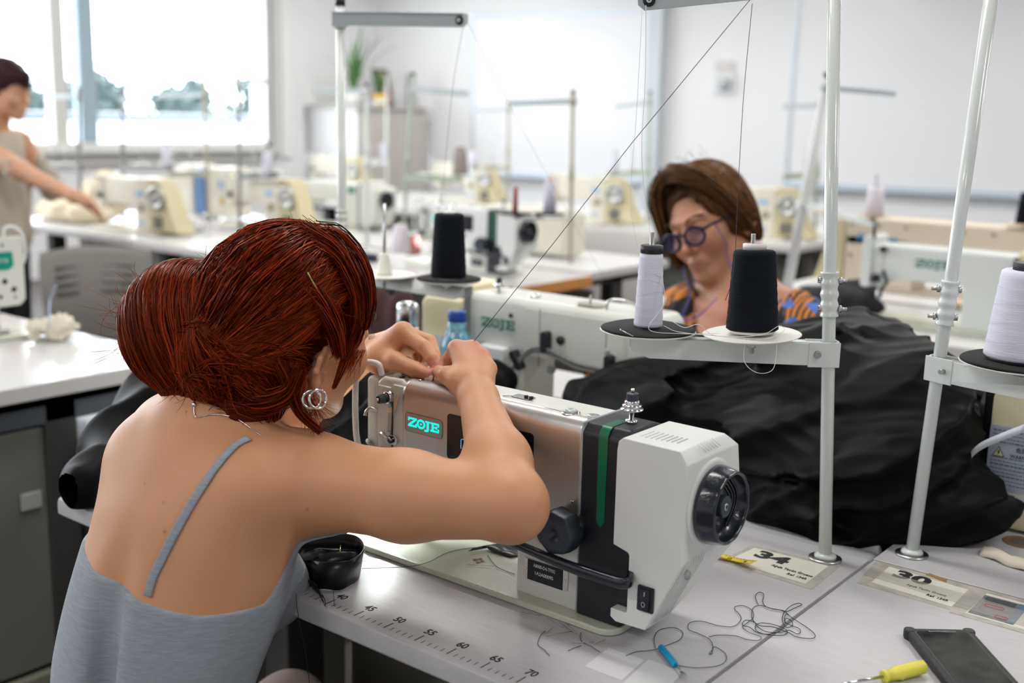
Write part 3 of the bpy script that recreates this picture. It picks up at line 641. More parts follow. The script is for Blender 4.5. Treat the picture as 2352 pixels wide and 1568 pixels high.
# ================================================================ thread stands
V = Vector
def ring_bolt(mb, p, d, r, L, n=6):
    d = V(d).normalized(); mb.tube([V(p), V(p)+d*L], r, n)
def stand(base, top, label, cat='thread stand', r=.0088, group=None, zb=.29, arm_end=None, arm_z=.29, top_end=None, top_z=.76, foot=True, detail=1, mpole=M_pole, marm=M_pole, mtop=None, collar_z=.37, plates=(), grommets=True, bolts_side=(1, 0, 0), pin_h=.135, cap=True, armh=.030, clampsz=.022, mplate=None):
    """two-pole-section thread stand: pole, joint sleeve, spool arm with plates and pins, eyelet arm on top"""
    base, top = V(base), V(top); e = empty('thread_stand', (0, 0, 0), label=label, cat=cat, group=group); ax = (top-base).normalized(); n = 16 if detail else 8
    at = lambda z: base+(top-base)*((z-base.z)/(top.z-base.z))
    MB().tube([base, at(collar_z), top], r, n).build('pole', mpole, e)
    if foot:
        MB().lathe([(.001, 0), (.0225, 0), (.0225, .0022), (.016, .0028), (.001, .0028)], tuple(base), 'z', 28).build('washer', M_steel, e)
        MB().lathe([(.001, .0028), (.0155, .0028), (.015, .006), (.0115, .009), (.001, .009)], tuple(base), 'z', 24).build('foot_flange', mpole, e)
    if collar_z and detail:
        p = at(collar_z); prof = []
        for i in range(29):
            t = i/28; prof.append((r+.0026+.0009*math.cos(t*math.pi*8), -.030+.060*t))
        prof = [(r, -.0302)]+prof+[(r, .0302)]
        T = Matrix.Translation(p) @ ax.to_track_quat('Z', 'Y').to_matrix().to_4x4()
        MB(T).lathe(prof, n=28, caps=False).build('sleeve', mpole, e)
        bs = V(bolts_side).normalized()
        for dz in (-.019, .019):
            m = MB(); q = p+ax*dz; m.tube([q+bs*r, q+bs*(r+.014)], .0026, 10); m.tube([q+bs*(r+.0035), q+bs*(r+.007)], .0048, 6); m.tube([q-bs*r, q-bs*(r+.0065)], .0045, 6); m.build('bolt', M_steel, e)
    elif collar_z:
        p = at(collar_z); MB().tube([p-ax*.03, p+ax*.03], r*1.35, n).build('sleeve', mpole, e)
    if arm_end is not None:
        p = at(arm_z); ae = V(arm_end); d = (ae-p); L = d.length; d.normalize(); s = d.cross(V((0, 0, 1))).normalized(); u = s.cross(d)
        T = Matrix(((d.x, s.x, u.x, p.x), (d.y, s.y, u.y, p.y), (d.z, s.z, u.z, p.z), (0, 0, 0, 1)))
        a = empty('spool_arm'); a.parent = e; h = armh/2
        m = MB(T)   # inverted channel
        m.prism([(.010, h), (L, h), (L, -h*.05), (L-.025, -h*.75), (.045, -h), (.010, -h)], -.0125, -.0110, 'xz'); m.prism([(.010, h), (L, h), (L, -h*.05), (L-.025, -h*.75), (.045, -h), (.010, -h)], .0110, .0125, 'xz'); m.box(.010, L, -.0125, .0125, h-.0014, h)
        m.build('channel', marm, a, .0006)
        c = MB(T); c.box(-r-.0035, .030, -r-.0045, -r-.0018, -h*1.15, h*1.12); c.box(-r-.0035, .030, r+.0018, r+.0045, -h*1.15, h*1.12)
        c.rings([[V((math.cos(q)*(r+rr), math.sin(q)*(r+rr), z)) for q in [math.pi/2+math.pi*j/12 for j in range(13)]] for rr, z in ((.0018, -h*1.15), (.0045, -h*1.15), (.0045, h*1.12), (.0018, h*1.12), (.0018, -h*1.15))], closed=False, caps=False)
        c.build('clamp', mpole, a, .0006)
        if detail:
            b = MB(T); b.tube([V((.018, -r-.0045, 0)), V((.018, -r-.0075, 0))], [.0052, .0042], 16); b.tube([V((.018, r+.0045, 0)), V((.018, r+.012, 0))], .0035, 8); b.build('clamp_screw', M_steel, a)
        for (pt, mdisc, kind, rad, tilt) in plates:
            ph = empty('spool_holder'); ph.parent = e; pt = V(pt); Tt = Matrix.Translation(pt) @ Matrix.Rotation(R_(tilt[0]), 4, 'X') @ Matrix.Rotation(R_(tilt[1]), 4, 'Y')
            MB(Tt).lathe([(.001, -.010), (.011, -.010), (.012, -.0015), (.03, -.0008), (rad*.93, 0), (rad, .0022), (rad-.0015, .0030), (rad*.9, .0016), (.001, .0012)], n=48).build('disc', mdisc, ph)
            if 'foam' in kind: 
                pm_ = MB(Tt); rg = []
                for rr, z in [(.001, .0016), (rad*.96, .0030), (rad*.985, .0045), (rad*.97, .0062), (.001, .0060)]:
                    rg.append([V((math.cos(q)*rr, math.sin(q)*rr, z+.0009*math.sin(3*q+1)*(rr/rad))) for q in [2*math.pi*j/48 for j in range(48)]])
                pm_.rings(rg); pm_.build('foam_pad', M_foam, ph)
            MB(Tt).cyl((0, 0, 0), (0, 0, pin_h), .0030, 12).build('pin', M_steel, ph)
            MB(Tt).lathe([(.001, -.010), (.006, -.010), (.006, -.016), (.0035, -.016), (.0035, -.024), (.001, -.0245)], n=6).build('nut', M_steel, ph)
            if 'cone' in kind: MB(Tt).lathe([(.001, .002), (.0165, .002), (.0155, .006), (.0085, .040), (.0075, .0425), (.001, .0425)], n=28).build('spool_seat', M_disc, ph)
    if top_end is not None:
        p = at(top_z); te = V(top_end); d = (te-p); L = d.length; d.normalize(); s = d.cross(V((0, 0, 1))).normalized(); u = s.cross(d)
        T = Matrix(((d.x, s.x, u.x, p.x), (d.y, s.y, u.y, p.y), (d.z, s.z, u.z, p.z), (0, 0, 0, 1)))
        a = empty('eyelet_arm'); a.parent = e; h = armh*.42; mt = mtop or M_arm
        MB(T).prism([(-.0125, -h*1.2), (.02, -h*1.2), (.03, -h), (L-.008, -h), (L, -h+.008), (L, h-.003), (L-.003, h), (-.0125, h)], r+.0005, r+.0022, 'xz').build('bar', mt, a, .0006)
        MB(T).box(-.0125, L-.01, r+.0022, r+.008, h-.0012, h).build('flange', mt, a)
        MB(T).tube([V((0, 0, -h*1.5)), V((0, 0, h*1.2))], r+.0022, n).build('clamp', mpole, a)
        if grommets:
            for i, fx in enumerate((.12, .45, .94)):
                if fx < .9:
                    g = MB(T); g.tube([V((L*fx, -.001+r, 0)), V((L*fx, r-.0035, 0))], [.0042, .003], 12); g.build('screw', M_steel, a); continue
                g = MB(T); g.lathe([(.0032, .0045), (.0075, .004), (.0085, .001), (.0085, -.001), (.0075, -.004), (.0032, -.0045)], (L*fx, r+.0012, 0), 'y', 24, caps=False); g.build('eyelet', M_black, a)
                MB(T).lathe([(.0016, .0050), (.0036, .0048), (.0036, -.0048), (.0016, -.0050)], (L*fx, r+.0012, 0), 'y', 16, caps=False).build('eyelet_bush', M_disc, a)
    if cap: MB().tube([top-ax*.003, top+ax*.013], r*1.12, n).build('cap', M_black, e)
    return e
pl1, pl2 = V((.591, .412, .3125)), V((.715, .472, .3165))
stand((.805, .560, 0), (.7545, .560, .785), 'white thread stand on table 34 holding a white and a black spool', arm_end=(.574, .396, .290), arm_z=.290, top_end=(.540, .430, .7475), top_z=.775,
      plates=[(tuple(pl1), M_disc, 'foam', .065, (0, 0)), (tuple(pl2), M_disc, '', .065, (2, -2))], bolts_side=(.9, .45, 0), cap=True)
pl3 = V((1.013, .629, .298))
stand((.891, .659, 0), (.925, .660, .82), 'leaning white thread stand on the table behind number 30, with a black foam pad', arm_end=(1.085, .600, .272), arm_z=.272, top_end=(1.25, .60, .80), top_z=.80,
      plates=[(tuple(pl3), M_disc, 'foam', .074, (0, 0))], bolts_side=(-.9, -.4, 0), collar_z=.362)
pl4, pl5 = V((-.013, .683, .290)), V((-.163, .665, .286))
stand((-.318, .700, 0), (-.320, .700, .800), 'white thread stand behind the red-haired person with a black spool and a bare pin', arm_end=(.030, .690, .268), arm_z=.272, top_end=(-.040, .765, .765), top_z=.772,
      plates=[(tuple(pl4), M_disc, 'foam', .062, (0, 0)), (tuple(pl5), M_disc, 'cone', .062, (0, 0))], bolts_side=(0, 0, 1), detail=1, pin_h=.138)
def cone(p, r0, r1, h, mt, label, core=M_cone, tilt=(0, 0), corer=.55, coreh=.012, wraps=5, seed=1, ctop=None, group=None, ease=.004):
    e = empty('thread_cone', tuple(p), label=label, cat='thread spool', group=group); e.rotation_euler = (R_(tilt[0]), R_(tilt[1]), 0)
    prof = [(.001, 0), (r0-.003, 0), (r0, .0025)]
    for i in range(1, 24): t = i/24; prof.append((r0+(r1-r0)*t+.0003*math.sin(i*2.1+seed), .0025+(h-.006)*t))
    prof += [(r1-.0005, h-.002), (r1-ease, h), (.001, h)]
    MB().lathe(prof, n=48).build('wound_thread', mt, e)
    MB().lathe([(.001, h), (r1*corer, h), (r1*corer, h+coreh), (r1*corer-.003, h+coreh+.0006), (.004, h+coreh+.0006), (.001, h+coreh-.001)], n=32).build('core', core, e)
    MB().lathe([(.001, -.004), (r0-.006, -.004), (r0-.004, 0), (.001, 0)], n=32).build('core_base', core, e)
    if ctop: MB().lathe([(.005, h+coreh+.0008), (r1*corer-.004, h+coreh+.0008)], n=32, caps=False).build('core_label', ctop, e)
    m = MB(); rr = random.Random(seed)
    for k in range(wraps):
        z0 = h*(.1+.8*k/max(1, wraps)); pts = []
        for j in range(33):
            a = j/32*2*math.pi+rr.uniform(0, .0)+k; z = z0+h*.07*math.sin(a+k); t = z/h; pts.append((math.cos(a)*(r0+(r1-r0)*t+.0004), math.sin(a)*(r0+(r1-r0)*t+.0004), z))
        m.tube(pts, .00014, 4)
    m.build('loose_winding', mat('wind_'+mt.name, tuple(min(1, c*.80) for c in mt.node_tree.nodes['Principled BSDF'].inputs['Base Color'].default_value[:3]), .8), e); return e
cone(pl1+V((0, 0, .0075)), .0195, .0158, .100, M_wthread, 'slim white thread cone with black top left of the large black cone', corer=.95, coreh=.010)
cone(pl2+V((0, 0, .0075)), .0345, .0275, .106, M_bthread, 'large black thread cone with a white and red top on the ivory disc', core=M_conew, tilt=(-2, -3), corer=.56, coreh=.008, ctop=M_red, seed=3)
cone(pl3+V((0, 0, .010)), .0450, .0335, .112, M_wthread, 'thick white thread cone cut off at the picture edge on the leaning stand', corer=.62, coreh=.009, seed=5, tilt=(0, 0))
cone(pl4+V((0, 0, .0075)), .0335, .0275, .118, M_bthread, 'black thread cone on the foam pad behind the red hair', core=M_conew, corer=.4, coreh=.003, seed=7)
# stray threads and guide threads
M_thw = mat('thread_white', (.8, .8, .82), .7); M_thd = mat('thread_dark', (.03, .035, .045), .7)
def thread(pts, r, m, label, smooth=8, name='thread', cat='thread', group=None):
    o = MB().tube(bez(pts, smooth) if smooth > 1 else [V(p) for p in pts], r, 5).build(name, m); return tag(o, label, cat, group)
def RD(x, y, d):   # point seen at full-frame pixel (x, y) at depth d in metres
    return CAM + (CF + CR*((x-1176)/2613.5) - CU*((y-784)/2613.5))*d
def RZ(x, y, z=0.):
    d = CF + CR*((x-1176)/2613.5) - CU*((y-784)/2613.5); return CAM + d*((z-CAM.z)/d.z)
thread([(.549, .437, .742), RD(1482, 180, 1.52), RD(1474, 330, 1.53), RD(1478, 420, 1.545), RD(1489, 500, 1.55), RD(1497, 560, 1.54), RD(1521, 640, 1.51), RD(1524, 700, 1.505), (.612, .380, .323), (.655, .395, .321), (.69, .425, .322)], .00045, M_thw, 'white thread rising from the slim white cone to the eyelet above')
thread([RD(1475, 20, 1.50), RD(1462, 260, 1.53), RD(1452, 380, 1.54), RD(1450, 480, 1.55), RD(1468, 590, 1.55)], .00035, M_thw, 'fine white thread hanging left of the slim white cone')
thread([RD(1728, 8, 1.49), RD(1708, 220, 1.5), RD(1695, 440, 1.5), RD(1690, 560, 1.495), RD(1682, 640, 1.478), RD(1666, 690, 1.48)], .00042, M_thd, 'dark thread running straight up from the large black cone')
thread([RD(1724, -2, 1.49), RD(1450, 330, 1.49), RD(1270, 560, 1.49), RD(1089, 783, 1.49)], .00045, M_thd, 'dark thread stretched diagonally from the stand arm down to the hands', smooth=1)
thread([RD(1478, 790, 1.5), RD(1712, 778, 1.47), RD(1710, 830, 1.46), RD(1740, 856, 1.455), RD(1775, 848, 1.455), RD(1784, 800, 1.455), RD(1782, 770, 1.455)][1:], .00045, M_thw, 'white thread loop hanging below the ivory disc')
thread([RD(1540, 735, 1.48), RD(1572, 752, 1.47), RD(1605, 745, 1.46), RD(1635, 768, 1.455), RD(1690, 775, 1.45), RD(1760, 778, 1.45), RD(1800, 760, 1.46), RD(1790, 748, 1.47), RD(1760, 765, 1.46), RD(1720, 772, 1.455), RD(1660, 772, 1.455), RD(1560, 762, 1.47), RD(1525, 748, 1.475)], .0004, M_thw, 'tangled white thread lying across the two spool discs')
thread([RD(1066, 48, 2.12), RD(1040, 200, 2.13), RD(1020, 400, 2.15), RD(1005, 500, 2.12)], .00035, M_thd, 'fine dark thread hanging from the eyelet arm behind the red hair')
thread([RD(1072, 48, 2.1), RD(1180, 260, 2.3), RD(1250, 390, 2.5), RD(1400, 660, 2.9)], .0003, M_thd, 'faint dark thread running down to the right in front of the whiteboard', smooth=1)
o = MB().tube([RD(1425, 757, 1.48), RD(1455, 772, 1.475)], .0006, 6).build('pin_shaft', M_chrome); e = empty('dressmaker_pin', label='steel pin lying on the foam pad beside the slim white cone', cat='pin'); o.parent = e
MB().lathe([(.0003, -.0012), (.0012, 0), (.0003, .0012)], tuple(RD(1425, 757, 1.48)), 'z', 10).build('pin_head', M_chrome, e)
# ================================================================ the older machines across the row (seen from behind)
def older_machine(M, label, back_detail=True, mbody=M_mach, mcover=M_ivory, logo_m=M_greent, cat='sewing machine', group=None):
    """local: operator side -y, origin at bed front-left, motor box on the right (x .48-.60)"""
    e = empty('sewing_machine', label=label, cat=cat, group=group)
    MB(M).prism(rrect(0, .50, 0, .178, .02), .0003, .010, 'xy').build('bed', M_bed, e, .003)
    a = arm_prof(.035, .150, .135, .238, .012, .020); MB(M).prism(a, .09, .480, 'yz').build('arm', mbody, e, .003)
    MB(M).box(.335, .478, .036, .149, .008, .20).build('pillar', mbody, e, .006)
    MB(M).prism([(.04, .11), (.095, .11), (.095, .236), (.05, .236), (.035, .22), (.035, .125)], .030, .148, 'xz').build('head', mbody, e, .008, 3)
    MB(M).prism([(.478, .03), (.492, .018), (.56, .03), (.592, .10), (.592, .205), (.580, .222), (.478, .222)], .015, .172, 'xz').build('motor_cover', mcover, e, .008, 3)
    MB(M).prism([(.478, .20), (.555, .20), (.55, .243), (.54, .250), (.478, .250)], .03, .14, 'xz').build('top_cover', mcover, e, .008, 3)
    MB(M).box(.472, .480, .012, .165, .015, .236).build('dark_band', M_grey, e, .002)
    MB(M).lathe([(.001, .592), (.04, .592), (.045, .60), (.043, .612), (.030, .614), (.001, .612)], (0, .09, .16), 'x', 40).build('handwheel', M_black, e)
    if back_detail:
        Tb = M @ frame_M((0, .1505, 0), (-1, 0, 0), (0, 0, 1))
        p = MB(M); p.box(.095, .330, .1495, .1515, .128, .222)
        p.build('back_panel', mbody, e, .001)
        MB(M).box(.2915, .2925, .1502, .1522, .11, .224).build('panel_seam', M_slot, e); MB(M).box(.134, .135, .1502, .1522, .12, .215).build('panel_seam', M_slot, e)
    return e
# her machine: rotated half a turn, back towards us.  local x=.48 -> world -.125 ; back y(.15) -> world .87
MH = Matrix.Translation((.355, 1.020, 0)) @ Matrix.Rotation(math.pi, 4, 'Z')
mh = older_machine(MH, 'older off-white sewing machine with green logo and yellow-cream motor cover, seen from behind')
BK = lambda x, z: Vector((x, .8685, z))
FB = lambda x, z: frame_M((x, .8680, z), (1, 0, 0), (0, 0, 1))
logo(mh, FB(-.086, .1715), .0195, M_greent, ext=.0004)
m = MB()
for (x, z, r) in [(-.122, .206, .004), (-.010, .187-.0, .005)]: m.lathe([(.0005, 0), (r, 0), (r, -.001), (.0005, -.001)], (x, .868, z+.015 if x > -.1 else z), 'y', 14)
m.build('back_hole', M_black, mh)
MB().lathe([(.001, 0), (.0085, 0), (.0085, -.006), (.001, -.008)], (.117, .868, .170), 'y', 18).build('rubber_plug', M_black, mh)
MB().lathe([(.001, -.001), (.0060, -.001), (.0060, 0), (.001, 0)], (.225, .868, .163), 'y', 18).build('back_plug', mat('plug_grey', (.42, .44, .42), .5), mh)
MB().box(-.075, -.010, .845, .870, .085, .138).build('solenoid_cover', M_white, mh, .006)
for k in range(2):
    c = MB().tube(bez([(-.09, .845, .028-.008*k), (-.03, .848, .060-.006*k), (.010, .850, .100-.005*k), (.050, .852, .142-.006*k), (.088, .852, .151-.007*k), (.13, .852, .142-.008*k), (.17, .852, .133-.008*k), (.225, .852, .130-.008*k), (.262, .850, .115-.006*k), (.280, .845, .085)], 8), .0036, 8)
    c.build('cable', mat('cable_grey', (.16, .165, .16), .5), mh)
for (x, z, rot) in [(.088, .165, 0), (.018, .118, -35), (.238, .140, 0)]:
    T = Matrix.Translation((x, .8520, z)) @ Matrix.Rotation(R_(rot), 4, 'Y'); MB(T).prism(rrect(-.0075, .0075, -.022, .020, .006), -.006, .014, 'xz').build('cable_clip', M_black, mh, .002)
MB().lathe([(.001, 0), (.007, 0), (.009, -.010), (.001, -.012)], (.100, .868, .110), 'y', 8).build('back_knob', M_grey, mh)
MB().box(.005, .065, .8675, .8690, .020, .052).build('rating_plate', mat('plate_tan', (.50, .45, .36), .5), mh)
def post(x, y, z, parent, s=1.):
    d = empty('thread_post'); d.parent = parent
    MB().lathe([(.004, 0), (.003, .012), (.003, .020), (.001, .020)], (x, y, z), 'z', 12).build('post', M_steel, d)
    MB().lathe([(.001, .014), (.013*s, .016), (.009*s, .019), (.011*s, .022), (.001, .024)], (x, y, z), 'z', 20).build('disc', M_chrome, d); MB().lathe([(.001, .023), (.0065, .023), (.006, .034), (.001, .035)], (x, y, z), 'z', 16).build('knob', M_knob, d)
post(-.072, .905, .234, mh, 1.05)
MB().lathe([(.014, .236), (.012, .243), (.005, .246), (.001, .246)], (.02, .905, 0), 'z', 20).build('oil_dome', M_chrome, mh)
m = MB(); m.prism(rrect(.130, .190, .885, .925, .015), .2375, .2425, 'xy'); m.build('thread_clamp', mat('clamp_brass', (.5, .47, .38), .3, .8), mh, .001); MB().cyl((.160, .9, .242), (.160, .9, .260), .002, 8).build('clamp_pin', M_steel, mh)
MB().tube(bez([(.205, .89, .237), (.210, .89, .256), (.235, .9, .258), (.255, .91, .250), (.262, .915, .238)], 6), .003, 8).build('wire_guide', M_chrome, mh)
# white sticker beside the bottle on the motor cover, bottle in front
MB().box(-.232, -.160, .8465, .8475, .06, .14).build('rating_sticker', mat('sticker_pale', (.60, .64, .68), .5), mh)
# right-hand cream motor box with warning sticker
MR = Matrix.Translation((1.536, 1.026, 0)) @ Matrix.Rotation(math.pi, 4, 'Z')
mr = older_machine(MR, 'yellow-cream motor box of a sewing machine with a warning sticker, at the right picture edge', back_detail=False)
for c in list(mr.children):
    if c.name.startswith('motor_cover') or c.name.startswith('top_cover') or c.name.startswith('dark_band'): bpy.data.objects.remove(c)
MB().prism([(.926, .004), (1.07, .004), (1.07, .235), (.943, .222), (.929, .212), (.926, .200)], .850, 1.02, 'xz').build('motor_cover', mat('cream_cover', (.74, .68, .46), .42), mr, .006, 3)
MB().box(.905, .928, .885, 1.0, .01, .225).build('dark_band', M_black, mr, .004)
stk = MB().prism(rrect(.9275, 1.05, .062, .160, .004), .8492, .8498, 'xz').build('warning_sticker', mat('sticker_blue_grey', (.42, .48, .58), .4), mr)
SB = lambda x, z: frame_M((x, .8488, z), (1, 0, 0), (0, 0, 1))
tri = MB(); tri.prism([(.934, .1135), (.9515, .1135), (.9428, .1285)], .8487, .8490, 'xz'); tri.build('warning_triangle_rim', M_ink, stk)
MB().prism([(.9355, .1143), (.9500, .1143), (.9428, .1268)], .8484, .8486, 'xz').build('warning_triangle', mat('sign_yellow', (.70, .68, .40), .5), stk)
MB().prism([(.9440, .1245), (.9405, .1195), (.9425, .1195), (.9415, .1150), (.9452, .1205), (.9432, .1205), (.9450, .1245)], .8481, .8483, 'xz').build('lightning_mark', M_ink, stk)
text_mesh('WARNING', .0085, M_ink, 'sticker_text', stk, SB(.977, .1165), sx=.85); text_mesh('危险', .0085, M_ink, 'sticker_text', stk, SB(.975, .1265))
M_print = mat('small_print', (.13, .15, .19), .6); m = MB(); rr = random.Random(5)
for k in range(15):
    z = .152-.0058*k
    if .112 < z < .130: continue
    x = .932
    while x < 1.045:
        wd = rr.uniform(.002, .007); m.box(x, x+wd, .8488, .8490, z, z+(.0022 if k % 3 == 0 else .0014)); x += wd+.0012
m.build('small_print', M_print, stk)
bc = MB().box(.952, 1.0, .8490, .8496, .0475, .0595).build('barcode_label', mat('label_white', (.7, .7, .72), .5), mr); m = MB(); x = .954
while x < .972: wd = rr.uniform(.0003, .001); m.box(x, x+wd, .8486, .8489, .050, .0575); x += wd+rr.uniform(.0004, .001)
m.build('barcode', M_ink, bc)
t_ = MB().prism([(.945, .014), (.968, .012), (.972, .030), (.960, .044), (.947, .040)], .8490, .8495, 'xz').build('seal_sticker', mat('seal_blue', (.34, .55, .62), .45), mr)
MB().box(.950, .966, .8486, .8489, .034, .037).build('seal_print', M_greent, t_)
o = MB(); pts = bez([RD(2352, 985, 1.56), RD(2300, 1005, 1.60), RD(2255, 1025, 1.63), RD(2232, 1045, 1.65), RD(2228, 1062, 1.66)], 8); rows = []
for p in pts: rows.append([p+V((0, 0, .007)), p+V((0, .0006, -.005))])
o.rings(rows, closed=False, caps=False); s = o.build('plastic_strap', mat('strap_white', (.62, .66, .70), .4)); s.modifiers.new('t', 'SOLIDIFY').thickness = .0008; tag(s, 'translucent white plastic strap curling in front of the warning sticker', 'strap')
# ================================================================ bottles
b = empty('steel_bottle', label='brushed steel flask with a domed lid behind the hands', cat='bottle'); bp = V((-.172, .740, 0))
MB().lathe([(.001, .0), (.034, .0), (.035, .003), (.035, .130), (.030, .152), (.0245, .165), (.0225, .174), (.001, .174)], tuple(bp), 'z', 36).build('body', mat('brushed_steel', (.45, .46, .48), .25, 1.), b)
MB().lathe([(.001, .173), (.0215, .173), (.0225, .176), (.0225, .212), (.0205, .221), (.012, .225), (.001, .226)], tuple(bp), 'z', 36).build('lid', mat('lid_steel', (.7, .71, .73), .18, 1.), b)
b = empty('plastic_bottle', label='clear blue plastic water bottle with dark blue cap standing behind the hands', cat='bottle'); bp = V((-.062, .765, 0))
MB().lathe([(.001, .0), (.030, .0), (.033, .006), (.033, .05), (.0315, .052), (.033, .058), (.033, .145), (.030, .158), (.022, .175), (.0185, .183), (.0175, .198), (.001, .198)], tuple(bp), 'z', 36).build('body', mat('blue_pet', (.25, .62, .82), .12, trans=.55, coat=.5), b)
MB().lathe([(.0335, .03), (.0337, .033), (.0337, .125), (.0335, .128)], tuple(bp), 'z', 36, caps=False).build('bottle_label', mat('bottle_label', (.10, .25, .50), .4, var=.7, vscale=30, vcol=(.45, .62, .75)), b)
MB().lathe([(.001, .196), (.0175, .196), (.018, .199), (.018, .2145), (.017, .2170), (.001, .2175)], tuple(bp), 'z', 36).build('cap', mat('cap_blue', (.01, .06, .32), .4), b)
# ================================================================ labels and small things on the tables
def on(x, y, z=.0006): return V((x, y, z))
def quad_label(name, pts, m, label, cat, z=.0004, parent=None):
    o = MB(); o.add([V((p[0], p[1], z)) for p in pts]+[V((p[0], p[1], .0)) for p in pts], [(0, 1, 2, 3), (7, 6, 5, 4), (0, 4, 5, 1), (1, 5, 6, 2), (2, 6, 7, 3), (3, 7, 4, 0)]); o = o.build(name, m, parent)
    if label: tag(o, label, cat)
    return o
def big_number(s, M, size, parent):
    return text_mesh(s, size, M_ink, 'number', parent, M, sx=1.35, bold=size*.045, ext=.0001)
FT = lambda x, y, rz=0, z=.0011: Matrix.Translation((x, y, z)) @ Matrix.Rotation(R_(rz), 4, 'Z')
# 34
l34 = empty('table_label', label='yellowed paper label reading 34 taped to the table beside the pole foot', cat='label')
quad_label('tape', [(.700, .452), (.836, .447), (.832, .548), (.704, .540)], M_tape, None, None, .0003, l34)
quad_label('paper', [(.706, .463), (.822, .458), (.820, .538), (.712, .530)], M_paper, None, None, .0007, l34)
big_number('34', FT(.748, .512, -1), .036, l34)
text_mesh('Aguja Tacón Grueso', .0092, M_ink, 'label_text', l34, FT(.790, .487, -1), sx=.78); text_mesh('Ref. 134R', .0090, M_ink, 'label_text', l34, FT(.803, .473, -1), sx=.8)
# 30
l30 = empty('table_label', label='creased paper label reading 30 under dirty clear tape', cat='label')
quad_label('tape', [(.872, .508), (1.003, .505), (1.002, .600), (.862, .601)], M_tape, None, None, .0003, l30)
quad_label('paper', [(.886, .523), (.993, .515), (.992, .585), (.884, .592)], M_paper, None, None, .0007, l30)
big_number('30', FT(.922, .573, -3), .036, l30)
text_mesh('Aguja Tacón Grueso', .0085, mat('faded_ink', (.2, .2, .2), .6), 'label_text', l30, FT(.951, .545, -3), sx=.74); text_mesh('Ref. 134R', .0090, M_ink, 'label_text', l30, FT(.970, .530, -3), sx=.8)
quad_label('cork_strip', [(.932, .598), (.962, .590), (.960, .600), (.934, .606)], mat('brown_tape', (.30, .18, .07), .6), None, None, .0009, l30)
tp_ = mat('clear_tape', (.62, .60, .57), .12, alpha=.35)
quad_label('clear_tape', [(.868, .540), (1.02, .530), (1.02, .566), (.868, .570)], tp_, None, None, .0013, l30)
ph_ = empty('picture_label', label='grey and blue printed card with red boxes taped right of the 30 label', cat='label')
quad_label('tape', [(.996, .497), (1.11, .497), (1.11, .598), (.996, .600)], M_tape, None, None, .00045, ph_)
quad_label('card', [(1.012, .508), (1.10, .508), (1.10, .590), (1.014, .590)], M_paper, None, None, .0006, ph_)
quad_label('printed_photo', [(1.014, .512), (1.066, .512), (1.066, .582), (1.014, .582)], mat('photo_grey', (.20, .20, .215), .35, var=.35, vscale=80), None, None, .0009, ph_)
quad_label('printed_band', [(1.018, .560), (1.055, .560), (1.055, .578), (1.018, .578)], mat('photo_dark', (.06, .065, .07), .35), None, None, .0011, ph_)
quad_label('printed_band', [(1.058, .512), (1.068, .512), (1.068, .582), (1.058, .582)], mat('photo_blue', (.10, .17, .26), .35), None, None, .0012, ph_)
m = MB()
for (a, b, c, d) in [(1.024, 1.046, .545, .553), (1.044, 1.058, .519, .526)]:
    q = [V((x, y, .0014)) for x, y in rrect(a, b, c, d, .001, 1)]; m.tube(q+[q[0]], .0005, 4)
m.build('red_box', M_red, ph_); quad_label('clear_tape', [(.995, .520), (1.11, .515), (1.11, .560), (.995, .565)], tp_, None, None, .0015, ph_)
# white stickers near the front (their codes are left out)
q1 = [RZ(1343, 1530), RZ(1398, 1488), RZ(1480, 1516), RZ(1428, 1563)]; q2 = [RZ(1432, 1568), RZ(1490, 1514), RZ(1568, 1545), RZ(1520, 1600)]
M_stk = mat('white_sticker', (.66, .66, .68), .35)
e = quad_label('paper_sticker', q1, M_stk, 'blank white square sticker nearer the ruler, before the blue seam ripper', 'sticker', .0005)
e = quad_label('paper_sticker', q2, M_stk, 'blank white square sticker under the tip of the blue seam ripper', 'sticker', .0005)
# tape measure end
tm = empty('tape_measure', label='short end of a yellow tape measure behind the motor box', cat='tape measure')
m = MB(); rows = []
pa = bez([RZ(1640, 1270, .006), RZ(1665, 1278, .004), RZ(1690, 1285, .003), RZ(1712, 1289, .006), RZ(1731, 1291, .009)], 6)
for p in pa: rows.append([p+V((.001, .0075, 0)), p-V((.001, .0075, 0))])
m.rings(rows, closed=False, caps=False); s = m.build('band', mat('tape_yellow', (.75, .58, .02), .4), tm); s.modifiers.new('t', 'SOLIDIFY').thickness = .0006
m = MB()
for i in range(2, len(pa)-2, 2): p = pa[i]+V((0, 0, .0007)); m.add([p+V((-.0003, .0075, 0)), p+V((.0003, .0075, 0)), p+V((.0003, .002, 0)), p+V((-.0003, .002, 0))], [(0, 1, 2, 3)])
m.build('tape_marks', M_ink, tm)
for i, s in ((9, '52'), (19, '50')):
    p = pa[i]+V((0, -.003, .0008)); text_mesh(s, .008, M_ink, 'tape_number', tm, Matrix.Translation(p) @ Matrix.Rotation(R_(-80), 4, 'Z'))
# seam ripper
sr = empty('seam_ripper', label='blue-handled seam ripper lying on table 34', cat='seam ripper')
p0, p1 = RZ(1517, 1485, .004), RZ(1552, 1527, .004); p2 = RZ(1575, 1556, .003)
MB().tube([p0, p0+(p1-p0)*.04, p0+(p1-p0)*.9, p1], [.0022, .0040, .0038, .0030], 16).build('handle', mat('ripper_blue', (.0, .33, .62), .35), sr)
d = (p2-p1); sd_ = V((d.y, -d.x, 0)).normalized()
m = MB(); m.tube([p1, p1+d*.55], .0011, 8); m.tube([p1+d*.5, p1+d*.75+sd_*.0012, p2+sd_*.001], [.0011, .0009, .0003], 8); m.tube([p1+d*.5, p1+d*.72-sd_*.0028, p1+d*.88-sd_*.0030], [.0010, .0008, .0004], 8); m.build('blade', M_steel, sr)
